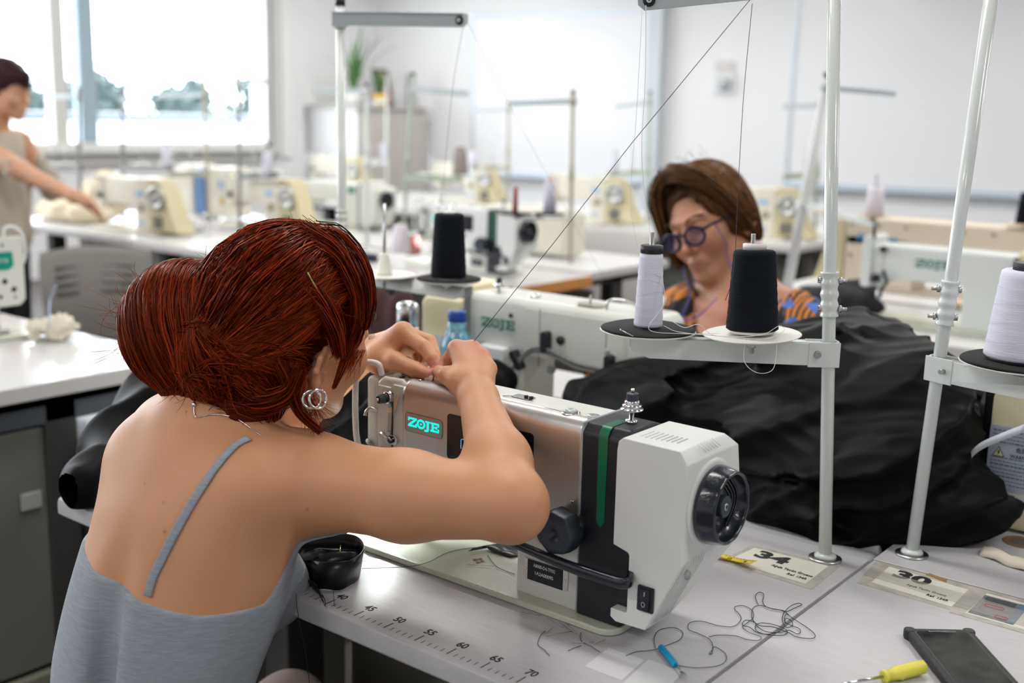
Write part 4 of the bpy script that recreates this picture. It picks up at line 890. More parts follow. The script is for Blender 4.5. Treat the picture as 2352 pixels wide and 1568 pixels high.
# screwdriver
sc = empty('screwdriver', label='small yellow-handled screwdriver beside the phone', cat='screwdriver')
p0, p1, p2 = RZ(2122, 1530, .010), RZ(2028, 1553, .008), RZ(1930, 1572, .003); u = (p1-p0)
MB().tube([p0, p0+u*.02, p0+u*.30, p0+u*.55, p0+u*.60, p0+u*.66, p0+u*.92, p0+u*.93, p0+u*.99, p1], [.006, .0078, .0080, .0080, .0090, .0076, .0056, .0072, .0072, .005], 8).build('handle', mat('driver_yellow', (.80, .74, .10), .4), sc)
MB().tube([p1, p1+(p2-p1)*.8, p2], [.0017, .0016, .0012], 10).build('shaft', M_chrome, sc)
# phone
pc = [RZ(2072, 1448), RZ(2228, 1448), RZ(2390, 1600)]
ph = empty('smartphone', label='phone in a rugged black case, screen up, at the front edge of table 30', cat='phone')
ox = RZ(2078, 1462); xd = (RZ(2236, 1455)-RZ(2078, 1452)); xd.z = 0; L_ = .078; xd.normalize(); yd = V((xd.y, -xd.x, 0))
PM = Matrix(((xd.x, yd.x, 0, ox.x), (xd.y, yd.y, 0, ox.y), (0, 0, 1, 0), (0, 0, 0, 1)))
def P_(x, y): return (x, y)
m = MB(PM); m.prism(rrect(0, .078, 0, .160, .011), .0004, .0115, 'xy'); m.build('case', mat('rubber_case', (.022, .023, .025), .55), ph, .0025, 3)
for (a, b) in ((.004, .004), (.074, .004), (.004, .156), (.074, .156)): MB(PM).prism(rrect(a-.0070, a+.0070, b-.0070, b+.0070, .006), .0002, .0126, 'xy').build('corner_bumper', mat('bumper', (.03, .031, .033), .5), ph, .0025)
MB(PM).prism(rrect(.006, .072, .006, .154, .008), .0105, .0120, 'xy').build('inner_frame', M_black, ph, .0006)
MB(PM).prism(rrect(.0085, .0695, .0085, .151, .006), .0118, .0123, 'xy').build('screen', mat('phone_glass', (.008, .009, .009), .12, var=.9, vscale=35, vcol=(.045, .045, .038), coat=.2), ph)
MB(PM).prism(rrect(.022, .056, .0075, .0125, .002), .0122, .0126, 'xy').build('earpiece', M_blackg, ph)
# beige cloth strip and bobbin hole behind
m = MB(); rows = []
for i, p in enumerate(bez([RZ(2255, 1265, .004), RZ(2290, 1272, .007), RZ(2320, 1288, .005), RZ(2360, 1296, .007), RZ(2400, 1310, .004)], 6)): rows.append([p+V((.0, .018, .003*math.sin(i*.6))), p+V((0, .008, .005)), p+V((0, -.004, .003)), p-V((0, .012, .003))])
m.rings(rows, closed=False, caps=False); o = m.build('fabric_strip', mat('beige_cloth', (.66, .60, .50), .85, bump=.4, bscale=800)); o.modifiers.new('t', 'SOLIDIFY').thickness = .0025; tag(o, 'folded beige fabric strip near the right picture edge', 'fabric')
o = MB().lathe([(.017, .0006), (.024, .0012), (.026, .0002)], tuple(RZ(2345, 1245)), 'z', 28, caps=False).build('cable_hole_rim', mat('hole_brown', (.25, .14, .06), .5)); tag(o, 'brown rim of the round cable hole behind the beige strip', 'cable hole'); MB().lathe([(.0001, .0005), (.0172, .0006)], tuple(RZ(2345, 1245)), 'z', 28, caps=False).build('hole', M_slot, o)
# dark threads on the table
def zt(pts, z=.0012): return [RZ(x, y, z+.0006*(i % 2)) for i, (x, y) in enumerate(pts)]
thread(zt([(1505, 1488), (1503, 1465), (1515, 1446), (1548, 1441), (1568, 1452), (1562, 1468), (1535, 1480), (1500, 1492), (1462, 1496), (1438, 1505)]), .0004, M_thd, 'dark thread looped behind the blue seam ripper')
thread(zt([(1556, 1528), (1600, 1533), (1650, 1528), (1668, 1515), (1664, 1498), (1640, 1485), (1635, 1500), (1629, 1500), (1638, 1488), (1630, 1468), (1605, 1455), (1582, 1445), (1584, 1430), (1610, 1426), (1650, 1436), (1685, 1438), (1702, 1422), (1697, 1408), (1688, 1400), (1690, 1392), (1710, 1391), (1728, 1402), (1730, 1418), (1716, 1430), (1706, 1440), (1722, 1452), (1748, 1462), (1742, 1470), (1715, 1468), (1690, 1460), (1650, 1458), (1628, 1462)]), .0004, M_thd, 'long dark thread meandering from the seam ripper to the tangle')
rr = random.Random(11)
tg = [(1741, 1388), (1735, 1370), (1742, 1360), (1754, 1364), (1752, 1382), (1762, 1394), (1790, 1400), (1806, 1404), (1825, 1396), (1842, 1388), (1832, 1385), (1815, 1392), (1800, 1408), (1797, 1425), (1806, 1440), (1820, 1436), (1818, 1426), (1805, 1420), (1800, 1440), (1790, 1450), (1760, 1456), (1738, 1448), (1736, 1435), (1752, 1430), (1785, 1436), (1808, 1448), (1800, 1458), (1770, 1458), (1740, 1452), (1722, 1440), (1705, 1435), (1712, 1424), (1732, 1428), (1742, 1440), (1760, 1450), (1790, 1452), (1812, 1447), (1830, 1455), (1838, 1452), (1836, 1443), (1818, 1436), (1802, 1426), (1806, 1410), (1822, 1420), (1850, 1438), (1868, 1452), (1872, 1462), (1860, 1466), (1830, 1462), (1810, 1452), (1778, 1440), (1745, 1436), (1728, 1420), (1730, 1396), (1748, 1390), (1775, 1398), (1800, 1402), (1812, 1412)]
thread(zt(tg, .0015), .00045, M_thd, 'tangled nest of dark thread lying across the joint of the two tables', name='thread_tangle')
thread(zt([(1236, 1470), (1240, 1458), (1252, 1448), (1240, 1462), (1236, 1480), (1250, 1492), (1262, 1505)][2:]), .0004, M_thd, 'short curly dark thread in front of the bed corner')
thread(zt([(1335, 1452), (1332, 1462), (1338, 1474), (1358, 1484), (1378, 1497)]), .0004, M_thd, 'short dark thread left of the blank stickers')
thread(zt([(1305, 1494), (1318, 1488), (1335, 1482)]), .0004, M_thd, 'tiny dark thread between the pins and the stickers')
thread(zt([(832, 1305), (900, 1303), (945, 1300), (985, 1290), (1020, 1272), (1055, 1262), (1100, 1256)], .0100), .0004, M_thd, 'dark thread lying over the bed plate towards the hanging fabric')
thread(zt([(1120, 1275), (1140, 1300), (1165, 1312), (1182, 1318)], .0100), .0004, M_thd, 'dark thread on the bed plate by the pillar')
thread([RZ(833, 1255, .012), RZ(845, 1275, .006), RZ(870, 1282, .002), RZ(880, 1283, .001)], .0004, M_thd, 'short thread end beside the bunched ribbon')
thread([RZ(768, 1325, .003), RZ(766, 1360, .003), RZ(768, 1392, .001)], .0003, M_thd, 'loose thread hanging from the bunched ribbon over the ruler')
thread([RZ(680, 1330, .02), RD(681, 1385, 1.41), RD(690, 1440, 1.42), RD(702, 1500, 1.43), RD(712, 1580, 1.44)], .0004, M_thd, 'long loose thread hanging from the table front beside the grey top')
# pins near the bed corner
for i, (a, b) in enumerate([((1200, 1405), (1243, 1413)), ((1258, 1419), (1290, 1439)), ((1252, 1456), (1272, 1438)), ((1256, 1458), (1315, 1449)), ((1285, 1428), (1308, 1448)), ((1295, 1435), (1320, 1452)), ((1300, 1430), (1325, 1453)), ((1313, 1475), (1365, 1474)), ((1356, 1483), (1390, 1468)), ((1075, 1296), (1135, 1299))]):
    z = .0105 if i == 9 else .0015; pa, pb = RZ(*a, z), RZ(*b, z+.001*(i % 2)); e = empty('dressmaker_pin', label='steel pin lying alone on the bed plate by the purple mark' if i == 9 else 'steel pin scattered on the table near the front corner of the bed plate', cat='pin', group=None if i == 9 else 'scattered pins by the bed corner')
    MB().tube([pa, pb], .00035, 5).build('pin_shaft', M_steel, e); MB().lathe([(.0002, -.0007), (.0008, 0), (.0002, .0007)], tuple(pa), 'z', 8).build('pin_head', M_steel, e)
m = MB()
for (x, y, r) in [(1092, 1285, .0035), (1103, 1283, .003), (1108, 1288, .003), (1098, 1291, .003)]: m.lathe([(.0002, .0005), (r, .0002)], tuple(RZ(x, y, .0095)), 'z', 14, caps=False)
o = m.build('ink_blot', mat('purple_mark', (.28, .12, .16), .5)); tag(o, 'small purple flower-shaped mark on the bed plate', 'mark')
# ================================================================ the room behind
def RY(x, y, yy):
    d = CF + CR*((x-1176)/2613.5) - CU*((y-784)/2613.5); return CAM + d*((yy-CAM.y)/d.y)
# cabinet in the corner, with plants and a picture
cb = empty('cabinet', label='tall grey-beige metal cabinet against the window wall with plants on top', cat='cabinet')
MB().box(-6.95, -6.30, 6.46, 7.38, FZ+.02, .620).build('body', M_cabL, cb, .006)
MB().box(-6.97, -6.26, 6.43, 7.40, .620, .645).build('top_panel', M_cabD, cb, .004)
MB().box(-6.300, -6.285, 6.48, 6.92, FZ+.06, .60).build('door', M_cabD, cb, .004); MB().box(-6.300, -6.285, 6.93, 7.36, FZ+.06, .60).build('door', M_cabD, cb, .004)
def blade_plant(x, y, z, n, L, seed, label, pot=None, spread=.5, wd=.02):
    rr = random.Random(seed); e = empty('potted_plant', (x, y, z), label=label, cat='plant')
    MB().lathe([(.001, 0), (.055, 0), (.075, .11), (.068, .11), (.062, .09), (.001, .09)], n=24).build('pot', pot or mat('pot_white', (.7, .7, .68), .5), e)
    m = MB()
    for k in range(n):
        a = rr.uniform(0, 6.28); l = L*rr.uniform(.6, 1.1); sp = spread*rr.uniform(.3, 1.2); rows = []
        for i in range(9):
            t = i/8; r = sp*l*t**1.6; h = .09+l*(t-.45*sp*t*t); wdt = wd*(1-t)**.6*(.6+.4*math.sin(math.pi*min(1, t*2)))+.001
            c = V((math.cos(a)*r, math.sin(a)*r, h)); s = V((-math.sin(a), math.cos(a), 0))*wdt; rows.append([c-s, c+V((0, 0, -wdt*.3)), c+s])
        m.rings(rows, closed=False, caps=False)
    m.build('leaves', M_leaf, e); return e
blade_plant(-6.45, 6.56, .645, 13, .66, 2, 'tall spiky aloe-like plant arching on top of the corner cabinet', spread=.7, wd=.034)
blade_plant(-6.45, 6.90, .645, 40, .30, 4, 'low bushy green plant in a yellow pot beside the picture', mat('pot_yellow', (.75, .5, .12), .5), spread=.7, wd=.016)
pf = empty('framed_picture', label='dark framed picture leaning behind the low bushy plant on the cabinet', cat='picture')
T = Matrix.Translation((-6.62, 7.16, .648)) @ Matrix.Rotation(R_(12), 4, 'Z') @ Matrix.Rotation(R_(-14), 4, 'Y')
MB(T).box(-.012, .012, -.13, .13, 0, .36).build('frame', mat('frame_dark', (.07, .055, .05), .5), pf, .003); MB(T).box(.0125, .015, -.11, .11, .03, .33).build('print', mat('print_blotch', (.10, .06, .06), .5, var=.9, vscale=9, vcol=(.62, .36, .30)), pf)
o = MB().box(-6.42, -6.36, 7.22, 7.28, .646, .96).build('file_box', mat('box_grey', (.35, .36, .35), .6), None, .004); tag(o, 'narrow grey box standing at the right end of the cabinet top', 'box')
# tables of the rows behind
G2 = 'white tables of the second row'
sewing_table('sewing_table', -4.45, -3.22, 2.08, 2.66, 'white sewing table by the window under the machine with wheel and cream cloth', 1)
sewing_table('sewing_table', -3.18, -2.13, 2.06, 2.66, 'white sewing table behind the tan chair, partly hidden by the red hair', 1)
to = sewing_table('sewing_table', -2.10, -1.07, 2.10, 2.70, 'white sewing table with an orange wood edge', 1, M_lam2, M_orange, th=.045)
sewing_table('sewing_table', -2.10, -1.12, 2.75, 3.35, 'white sewing table adjoining the back of the orange-edged one', -1)
sewing_table('sewing_table', -3.18, -2.13, 2.72, 3.32, 'white sewing table between the cabinet and the orange-edged table', -1)
sewing_table('sewing_table', -4.45, -3.22, 2.72, 3.32, 'white sewing table nearest the window, second in the double row', -1)
sewing_table('sewing_table', -.12, 1.10, 2.28, 2.88, 'white table with a faint ruler edge under the lit machine at right', 1, th=.04)
sewing_table('sewing_table', -.45, .85, 2.95, 3.55, 'white table under the beige machine with blue lettering', -1)
for i, (a, b) in enumerate([(-4.7, -3.5), (-3.45, -2.25), (-2.2, -.97)]):
    sewing_table('sewing_table', a, b, 4.28, 4.88, ['white table in the third row, in front of the corner cabinet', 'white table in the third row behind the green-glassed white machine', 'white table in the third row behind the brown-haired person'][i], 1)
    sewing_table('sewing_table', a, b, 4.93, 5.5, ['white table in the last row nearest the window', 'white table in the last row behind the cream machines', 'white table in the last row beneath the wall post'][i], -1)
# left foreground table
tl = sewing_table('sewing_table', -2.15, -.905, .13, .73, 'glossy white table end at the left edge with a grey drawer beneath', -1, mat('gloss_white_top', (.74, .75, .76), .13), M_lamedge, th=.036)
dr = MB().prism([(.22, -.045), (.66, -.045), (.66, -.115), (.28, -.115), (.25, -.09), (.22, -.085)], -1.5, -.975, 'yz').build('drawer', mat('drawer_slate', (.085, .105, .12), .45), tl, .006)
pn = MB().box(-1.16, -.985, .20, .42, FZ+.05, -.12).build('end_panel', mat('panel_greygreen', (.17, .17, .145), .5), tl, .01)
MB().box(-1.2, -.96, .15, .70, FZ, FZ+.05).build('foot', mat('foot_grey', (.22, .22, .17), .5), tl, .008)
swb = MB().box(-.984, -.975, .335, .385, -.305, -.265).build('switch_plate', mat('switch_grey', (.42, .43, .40), .5), tl, .003)
# low white shelf unit behind our table's end
o = empty('side_shelf', label='low white shelf standing beyond the left end of table 34', cat='shelf')
MB().box(-1.50, -.60, .485, 1.10, -.190, -.170).build('shelf_top', M_white, o, .003); MB().box(-1.48, -.62, .50, 1.08, FZ, -.191).build('shelf_body', mat('shelf_dark', (.12, .11, .11), .6), o)
# ------------------------------------------------ machines behind
def far_machine(M, label, body=M_cream, cover=M_creamy, kind='clutch', logo_m=M_bluet, group=None):
    e = empty('sewing_machine', label=label, cat='sewing machine', group=group)
    MB(M).prism(rrect(0, .50, 0, .178, .02), .0003, .012, 'xy').build('bed', body, e, .003)
    MB(M).prism(arm_prof(.035, .145, .13, .255, .012, .02), .09, .440, 'yz').build('arm', body, e, .004)
    MB(M).box(.335, .440, .030, .149, .010, .26).build('pillar', body, e, .008)
    MB(M).prism([(.04, .10), (.095, .10), (.095, .262), (.05, .262), (.035, .24), (.035, .115)], .026, .148, 'xz').build('head', body, e, .010, 3)
    MB(M).tube([V((.05, .025, .24)), V((.05, .012, .285)), V((.03, .012, .28)), V((.028, .012, .15))], .005, 8).build('take_up_guard', M_white, e)
    MB(M).cyl((.065, .085, .10), (.065, .085, .03), .005, 8).build('needle_bar', M_chrome, e); MB(M).box(.055, .09, .065, .105, .012, .02).build('presser_foot', M_steel, e, .002)
    MB(M).lathe([(.001, .026), (.014, .026), (.013, .010), (.001, .008)], (.075, 0, .165), 'y', 16).build('tension_dial', M_knob, e)
    MB(M).tube([V((.12, .09, .255)), V((.12, .09, .275))], .008, 10).build('thread_post', M_chrome, e)
    if kind == 'clutch':
        MB(M).prism([(.441, .012), (.66, .012), (.60, .09), (.535, .235), (.50, .262), (.441, .262)], .03, .135, 'xz').build('belt_cover', cover, e, .008, 3)
        MB(M).lathe([(.001, 0), (.05, 0), (.058, -.008), (.055, -.022), (.040, -.022), (.036, -.012), (.015, -.012), (.012, -.026), (.001, -.026)], (.515, .028, .175), 'y', 36).build('handwheel', mat('wheel_alu', (.45, .45, .42), .3, .9), e)
        MB(M).box(.475, .54, .022, .029, .03, .085).build('cover_opening', mat('opening_dark', (.14, .14, .12), .6), e, .003)
        MB(M).box(.345, .400, .028, .0295, .17, .20).build('blue_label', mat('far_blue', (.35, .5, .68), .5), e); MB(M).box(.36, .395, .028, .0295, .035, .06).build('blue_label', mat('far_blue', (.35, .5, .68), .5), e)
        MB(M).lathe([(.001, .029), (.02, .029), (.018, .02), (.001, .018)], (.385, 0, .12), 'y', 20).build('stitch_dial', mat('dial_brown', (.35, .30, .22), .5), e)
    return e
def PM_(x, y, rz=0): return Matrix.Translation((x, y, 0)) @ Matrix.Rotation(R_(rz), 4, 'Z')
far_machine(PM_(-3.78, 2.22, 3), 'cream sewing machine with a big handwheel beside the standing person')
far_machine(PM_(-3.46, 2.76, 0), 'cream sewing machine with round grey wheel, behind the crown of the red hair')
far_machine(PM_(-3.35, 3.06, 0), 'cream sewing machine with a small green plate left of the grey stand pole', cover=M_cream, logo_m=M_greent) if False else None
far_machine(PM_(-5.30, 4.95, 0), 'distant cream sewing machine in front of the corner cabinet')
far_machine(PM_(-4.10, 5.02, 0), 'distant cream sewing machine right of the corner cabinet, below a spool bar')
far_machine(PM_(-2.70, 4.50, 0), 'cream sewing machine with wheel and yellow cover under the left whiteboard')
far_machine(PM_(-1.66, 4.52, 0), 'cream machine with yellowed belt cover right of the brown hair')
# two upright-post machines near the window (blue part)
bm_ = empty('sewing_machine', label='white and blue upright sewing machine with a blue round logo near the window', cat='sewing machine')
MB(PM_(-4.12, 2.95)).prism([(0, .012), (.02, .26), (.05, .285), (.17, .285), (.19, .25), (.19, .012)], 0, .18, 'xz').build('body', M_cream, bm_, .012); MB(PM_(-4.12, 2.95)).box(.20, .29, .0, .16, .03, .27).build('blue_column', mat('blue_column', (.10, .20, .45), .4), bm_, .01)
MB(PM_(-4.12, 2.95)).box(.30, .47, .02, .18, .012, .28).build('end_body', M_cream, bm_, .01); MB(PM_(-4.12, 2.95)).lathe([(.001, 0), (.024, 0), (.024, -.003), (.001, -.003)], (.42, .02, .19), 'y', 20).build('round_logo', M_bluet, bm_); MB(PM_(-4.12, 2.95)).lathe([(.001, 0), (.02, 0), (.02, -.004), (.001, -.004)], (.42, .02, .10), 'y', 20).build('yellow_knob', mat('knob_ochre', (.55, .38, .12), .5), bm_)
# machine with green plate left of the pole (zoje type, distant)
zf = older_machine(PM_(-3.30, 3.13, 0), 'off-white sewing machine with a green plate, left of the grey pole', False, M_mach, M_mach)
MB(PM_(-3.30, 3.13, 0)).box(.38, .43, .032, .0345, .185, .215).build('green_plate', M_greent, zf)
# overlock on the far half of the orange table
ov = empty('overlock_machine', label='low cream overlock machine behind the white machine on the orange-edged table', cat='sewing machine')
MB(PM_(-1.95, 3.0)).prism([(0, .01), (0, .16), (.03, .2), (.50, .2), (.52, .17), (.52, .01)], 0, .16, 'xz').build('body', M_cream, ov, .012)
for k in range(4): MB(PM_(-1.95, 3.0)).lathe([(.001, 0), (.012, 0), (.012, -.012), (.001, -.014)], (.10+.09*k, 0, .17), 'y', 14).build('knob', mat('dial_brown', (.35, .30, .22), .5), ov)
# a second machine like number 34's on the orange-edged table
m2 = copy_tree(mc); m2.location = (-2.005, 2.225, 0); tag(m2, 'white sewing machine with black wheel and green stripe on the orange-edged table', 'sewing machine')
for c in list(m2.children_recursive):
    if c.type == 'LIGHT': c.data = c.data.copy(); c.data.energy = .2
for c in list(m2.children):
    if c.name.startswith('front_cover'): c.data = c.data.copy(); c.data.materials[0] = M_white
# beige machine with blue lettering, from behind
MB10 = Matrix.Translation((.52, 3.30, 0)) @ Matrix.Rotation(math.pi, 4, 'Z')
b10 = empty('sewing_machine', label='large beige sewing machine seen from behind with blue lettering and a yellowish end', cat='sewing machine')
M_beige = mat('beige_enamel', (.72, .62, .50), .4)
MB(MB10).box(.02, .78, .0, .15, .155, .262).build('arm', M_beige, b10, .010); MB(MB10).box(.52, .78, .0, .15, .0, .20).build('pillar', M_beige, b10, .01); MB(MB10).box(.0, .80, -.01, .16, .0, .012).build('bed', M_beige, b10, .003)
MB(MB10).box(.02, .10, .0, .15, .08, .25).build('head', M_beige, b10, .01)
MB(MB10).prism([(.785, .02), (.90, .02), (.87, .12), (.83, .25), (.785, .25)], .01, .14, 'xz').build('belt_cover', M_creamy, b10, .006)
m = MB(MB10)
for x in (.76, .66, .56, .36, .26): m.lathe([(.001, 0), (.008, 0), (.008, .002), (.001, .002)], (x, .151, .235), 'y', 10)
for x in (.76, .66): m.lathe([(.001, 0), (.008, 0), (.008, .002), (.001, .002)], (x, .151, .12), 'y', 10)
m.build('screw_head', mat('screw_brown', (.40, .34, .27), .5), b10)
text_mesh('Mazoat', .045, M_bluet, 'lettering', b10, frame_M((-.145, 3.148, .185), (1, 0, 0), (0, 0, 1)), sx=1.1, bold=.001, shear=.2)
# lit white machine at right with green logo
MZ = PM_(.035, 2.47, 0)
b11 = older_machine(MZ, 'white sewing machine with green logo and lit needle at the right edge', False, mat('machine_white', (.72, .76, .74), .35))
logo(b11, MZ @ frame_M((.19, .034, .180), (1, 0, 0), (0, 0, 1)), .024, M_greent, ext=.0005)
MB(MZ).prism(rrect(.030, .062, .105, .262, .012), .018, .15, 'xz').build('face_plate', mat('machine_white', (.72, .76, .74), .35), b11, .005)
MB(MZ).lathe([(.001, .03), (.013, .03), (.013, .012), (.001, .010)], (.078, 0, .135), 'y', 16).build('tension_dial', M_black, b11); MB(MZ).lathe([(.001, .03), (.009, .03), (.009, .012), (.001, .010)], (.095, 0, .225), 'y', 16).build('tension_dial', M_black, b11)
MB(MZ).tube([V((.06, .03, .255)), V((.062, .02, .29))], .006, 8).build('guard', M_knob, b11); MB(MZ).cyl((.065, .085, .11), (.065, .085, .012), .004, 8).build('needle_bar', M_chrome, b11); MB(MZ).box(.052, .085, .07, .10, .011, .018).build('presser_foot', M_chrome, b11)
MB(MZ).tube([V((.10, .02, .16)), V((.118, .012, .13)), V((.102, .012, .10))], .006, 8).build('lever', M_knob, b11)
ld = bpy.data.lights.new('needle_lamp', 'SPOT'); ld.energy = 2.2; ld.color = (.85, 1, .97); ld.spot_size = 1.3; ld.shadow_soft_size = .01; lo = bpy.data.objects.new('needle_lamp', ld); COL.objects.link(lo); lo.location = MZ @ V((.085, .07, .125)); lo.parent = b11
MB(MZ).lathe([(.001, .124), (.006, .124), (.006, .129), (.001, .129)], (.085, .07, 0), 'z', 10).build('lamp_led', mat('led_white', (1, 1, 1), .5, emit=(.8, 1, .95), estr=12), b11)
# head of a machine at the left edge, end-on
ML = Matrix.Translation((-1.385, .635, 0)) @ Matrix.Rotation(math.pi, 4, 'Z')
b12 = older_machine(ML, 'off-white sewing machine head with a green badge at the left picture edge', False)
MB(ML).prism([(.030, .262), (.145, .262), (.150, .235), (.135, .10), (.120, .085), (.045, .085), (.030, .10)], .020, .036, 'yz').build('face_plate', M_mach, b12, .004)
MB(ML).prism([(.062, .225), (.110, .225), (.112, .190), (.100, .180), (.072, .180), (.060, .190)], .0175, .0195, 'yz').build('green_badge', mat('badge_teal', (.0, .28, .20), .4), b12)
text_mesh('ZOJE', .012, mat('print_white', (.7, .7, .7), .5), 'badge_text', b12, ML @ frame_M((.0172, .086, .204), (0, -1, 0), (0, 0, 1)))
m = MB(ML)
for (y, z, r) in [(.085, .150, .007), (.062, .128, .007), (.098, .112, .005), (.06, .108, .003), (.086, .243, .0035)]: m.lathe([(.001, 0), (r, 0), (r, -.001), (.001, -.001)], (y, 0, 0), 'x', 4) if False else m.tube([V((.0195, y, z)), V((.0185, y, z))], r, 16)
m.build('face_hole', M_black, b12)
MB(ML).tube(bez([(.03, .075, .262), (.03, .07, .285), (.03, .045, .285), (.03, .025, .265), (.03, .020, .22), (.03, .028, .19)], 5), .004, 8).build('take_up_guard', M_white, b12)
MB(ML).cyl((.065, .085, .10), (.065, .085, .02), .004, 10).build('needle_bar', M_chrome, b12); MB(ML).box(.05, .09, .065, .105, .011, .018).build('presser_foot', M_steel, b12)
# ------------------------------------------------ stands behind
def fs(px, y0, y1, yy, label, ax, aside_px, bar=None, mp=None, dx=0., plates=2):
    base = RY(px, y1, yy) if y1 else None
    b = V((RY(px, 400, yy).x+dx*.0, yy, 0)); top = V((RY(px, y0, yy).x, yy, RY(px, y0, yy).z)); 
    if dx: b.x += dx
    te = RY(aside_px[0], aside_px[1], yy); tz = RY(px, ax, yy).z
    kw = {}
    if bar: 
        be = RY(bar[0], bar[1], yy); bz = RY(px, bar[2], yy).z; kw = dict(arm_end=tuple(be), arm_z=bz)
        pl = []
        for k in range(plates):
            t = (.42, .9)[k] if plates == 2 else .9; at = V((b.x, yy, bz))*(1-t)+V(be)*t; pl.append((tuple(at+V((0, 0, .022))), M_disc, 'x', .055, (0, 0)))
        kw['plates'] = pl
    return stand(tuple(b), tuple(top), label, top_end=tuple(te), top_z=tz, detail=0, grommets=False, r=.009, mpole=mp or M_pole, marm=mp or M_arm, mtop=M_arm, collar_z=.37, **kw)
M_pw = mat('far_pole_green', (.40, .46, .38), .4); M_pc = mat('far_pole_cream', (.44, .42, .33), .4); M_pg = mat('far_pole_grey', (.26, .27, .27), .4)
fs(180, 205, 0, 2.70, 'thin thread stand in front of the window, directly right of the standing person', 222, (112, 222), (112, 386, 386), M_pg)
fs(280, 205, 0, 2.70, 'thin thread stand in the middle of the window with an arm to the right', 228, (345, 228), (395, 388, 386), M_pg)
fs(468, 170, 0, 2.84, 'thread stand with green cap in front of the right-hand window sash', 218, (362, 221), (392, 402, 398), M_pc, dx=.03)
fs(548, 178, 0, 2.75, 'dark slim thread stand at the right end of the window', 188, (618, 188), (636, 404, 404), M_pg)
fs(842, 198, 0, 2.75, 'grey thread stand in front of the corner cabinet', 208, (716, 208), None, M_pole)
fs(888, 172, 0, 5.0, 'distant thread stand before the cabinet with a short spool bar', 232, (850, 236), (846, 376, 372), M_pole)
fs(948, 172, 0, 3.20, 'pale green leaning thread stand right of the cabinet carrying a grey cone', 205, (1080, 216), (1062, 412, 410), M_pw, dx=-.06)
fs(1168, 238, 0, 4.90, 'distant cream thread stand left of the tall one, with a bar to its left', 252, (1086, 254), (1080, 386, 386), M_pc)
fs(1316, 214, 0, 2.95, 'tall cream thread stand at the corner of the orange-edged table', 232, (1170, 238), None, M_pc)
fs(1493, 214, 0, 4.90, 'distant thread stand beside the white wall post', 234, (1410, 246), (1398, 402, 396), M_pw)
fs(1882, 236, 0, 4.90, 'distant green-grey thread stand behind the white pole', 243, (1797, 245), (1800, 408, 402), M_pw)
s9 = stand((-.415, 3.02, 0), (-.315, 3.02, .755), 'thick leaning white thread stand right of the brown-haired person', top_end=tuple(RY(2064, 217, 3.02)), top_z=.715, arm_end=tuple(RY(2012, 517, 2.72)), arm_z=.30, detail=1, grommets=False, r=.0185, bolts_side=(1, 0, 0), mpole=mat('pole_white', (.78, .80, .80), .3), mtop=M_arm, plates=[(tuple(RY(2006, 497, 2.75)), mat('disc_tan', (.60, .48, .32), .5), 'x', .055, (0, 0)), (tuple(RY(1900, 488, 2.88)), mat('disc_tan', (.60, .48, .32), .5), 'x', .055, (0, 0))], armh=.02)
# spool bar carried by the tall stand at the orange table
s6 = empty('spool_rack', label='spool bar with two black discs above the orange-edged table', cat='spool rack')
pa, pb = RY(1175, 497, 2.0), RY(1322, 500, 2.93); MB().tube([pa, pb], .007, 8).build('bar', M_pole, s6)
for (x, y, yy) in ((1183, 492, 2.05), (1262, 492, 2.35)): MB().lathe([(.001, 0), (.055, 0), (.058, .004), (.001, .006)], tuple(RY(x, y, yy)), 'z', 28).build('disc', M_foam, s6)
# cones behind
def fcone(px, yt, yb, yy, wpx, m, label, topc=None, group=None):
    p = RY(px, yb, yy); q = RY(px, yt, yy); h = (q-p).length; r = wpx/2*(p-CAM).dot(CF)/2613.5
    e = empty('thread_cone', tuple(p), label=label, cat='thread spool', group=group)
    MB().lathe([(.001, 0), (r, 0), (r*.72, h*.94), (r*.6, h*.96), (.001, h*.96)], n=24).build('wound_thread', m, e); MB().lathe([(.001, h*.9), (r*.5, h*.9), (r*.45, h), (.001, h)], n=20).build('core', topc or M_cone, e)
M_gth = mat('grey_brown_thread', (.34, .30, .29), .85); M_pth = mat('pinkish_thread', (.80, .74, .80), .8)
fcone(383, 332, 384, 2.70, 24, M_wthread, 'white thread cone in front of the window sill')
fcone(615, 345, 402, 2.75, 26, M_wthread, 'white thread cone right of the window on a dark stand')
fcone(1057, 338, 400, 3.20, 38, M_gth, 'grey-brown thread cone on the pale green stand')
fcone(1087, 345, 388, 4.90, 24, M_wthread, 'white thread cone with an orange tip beside the grey-brown one', mat('orange_core', (.8, .35, .05), .5))
fcone(1262, 410, 488, 2.35, 32, M_wthread, 'white thread cone with a red tip above the orange-edged table', mat('red_core', (.75, .08, .05), .5))
fcone(1183, 428, 488, 2.05, 14, mat('red_thread', (.40, .08, .08), .8), 'thin dark red thread spool left of the red-tipped cone', mat('ochre_core', (.6, .4, .1), .5))
fcone(1411, 345, 394, 4.90, 20, M_wthread, 'small distant white cone before the left whiteboard')
fcone(2007, 424, 496, 2.75, 46, M_pth, 'pinkish white thread cone on a tan disc between the two white poles', mat('core_grey', (.30, .33, .36), .5))
fcone(2352, 440, 514, 3.17, 40, M_bthread, 'black thread cone cut by the right picture edge, upper one')
fcone(920, 515, 580, 2.35, 46, M_pth, 'pale pink thread cone standing on the orange-edged table behind the bare pin', M_disc)
fcone(882, 328, 372, 5.0, 14, M_wthread, 'tiny distant cone in front of the cabinet')
o = MB().tube([RY(948, 540, 2.45), RY(950, 585, 2.45)], .03, 12).build('reel', mat('maroon_thread', (.30, .10, .10), .8)); tag(o, 'maroon reel half hidden behind the pale pink cone', 'thread spool')
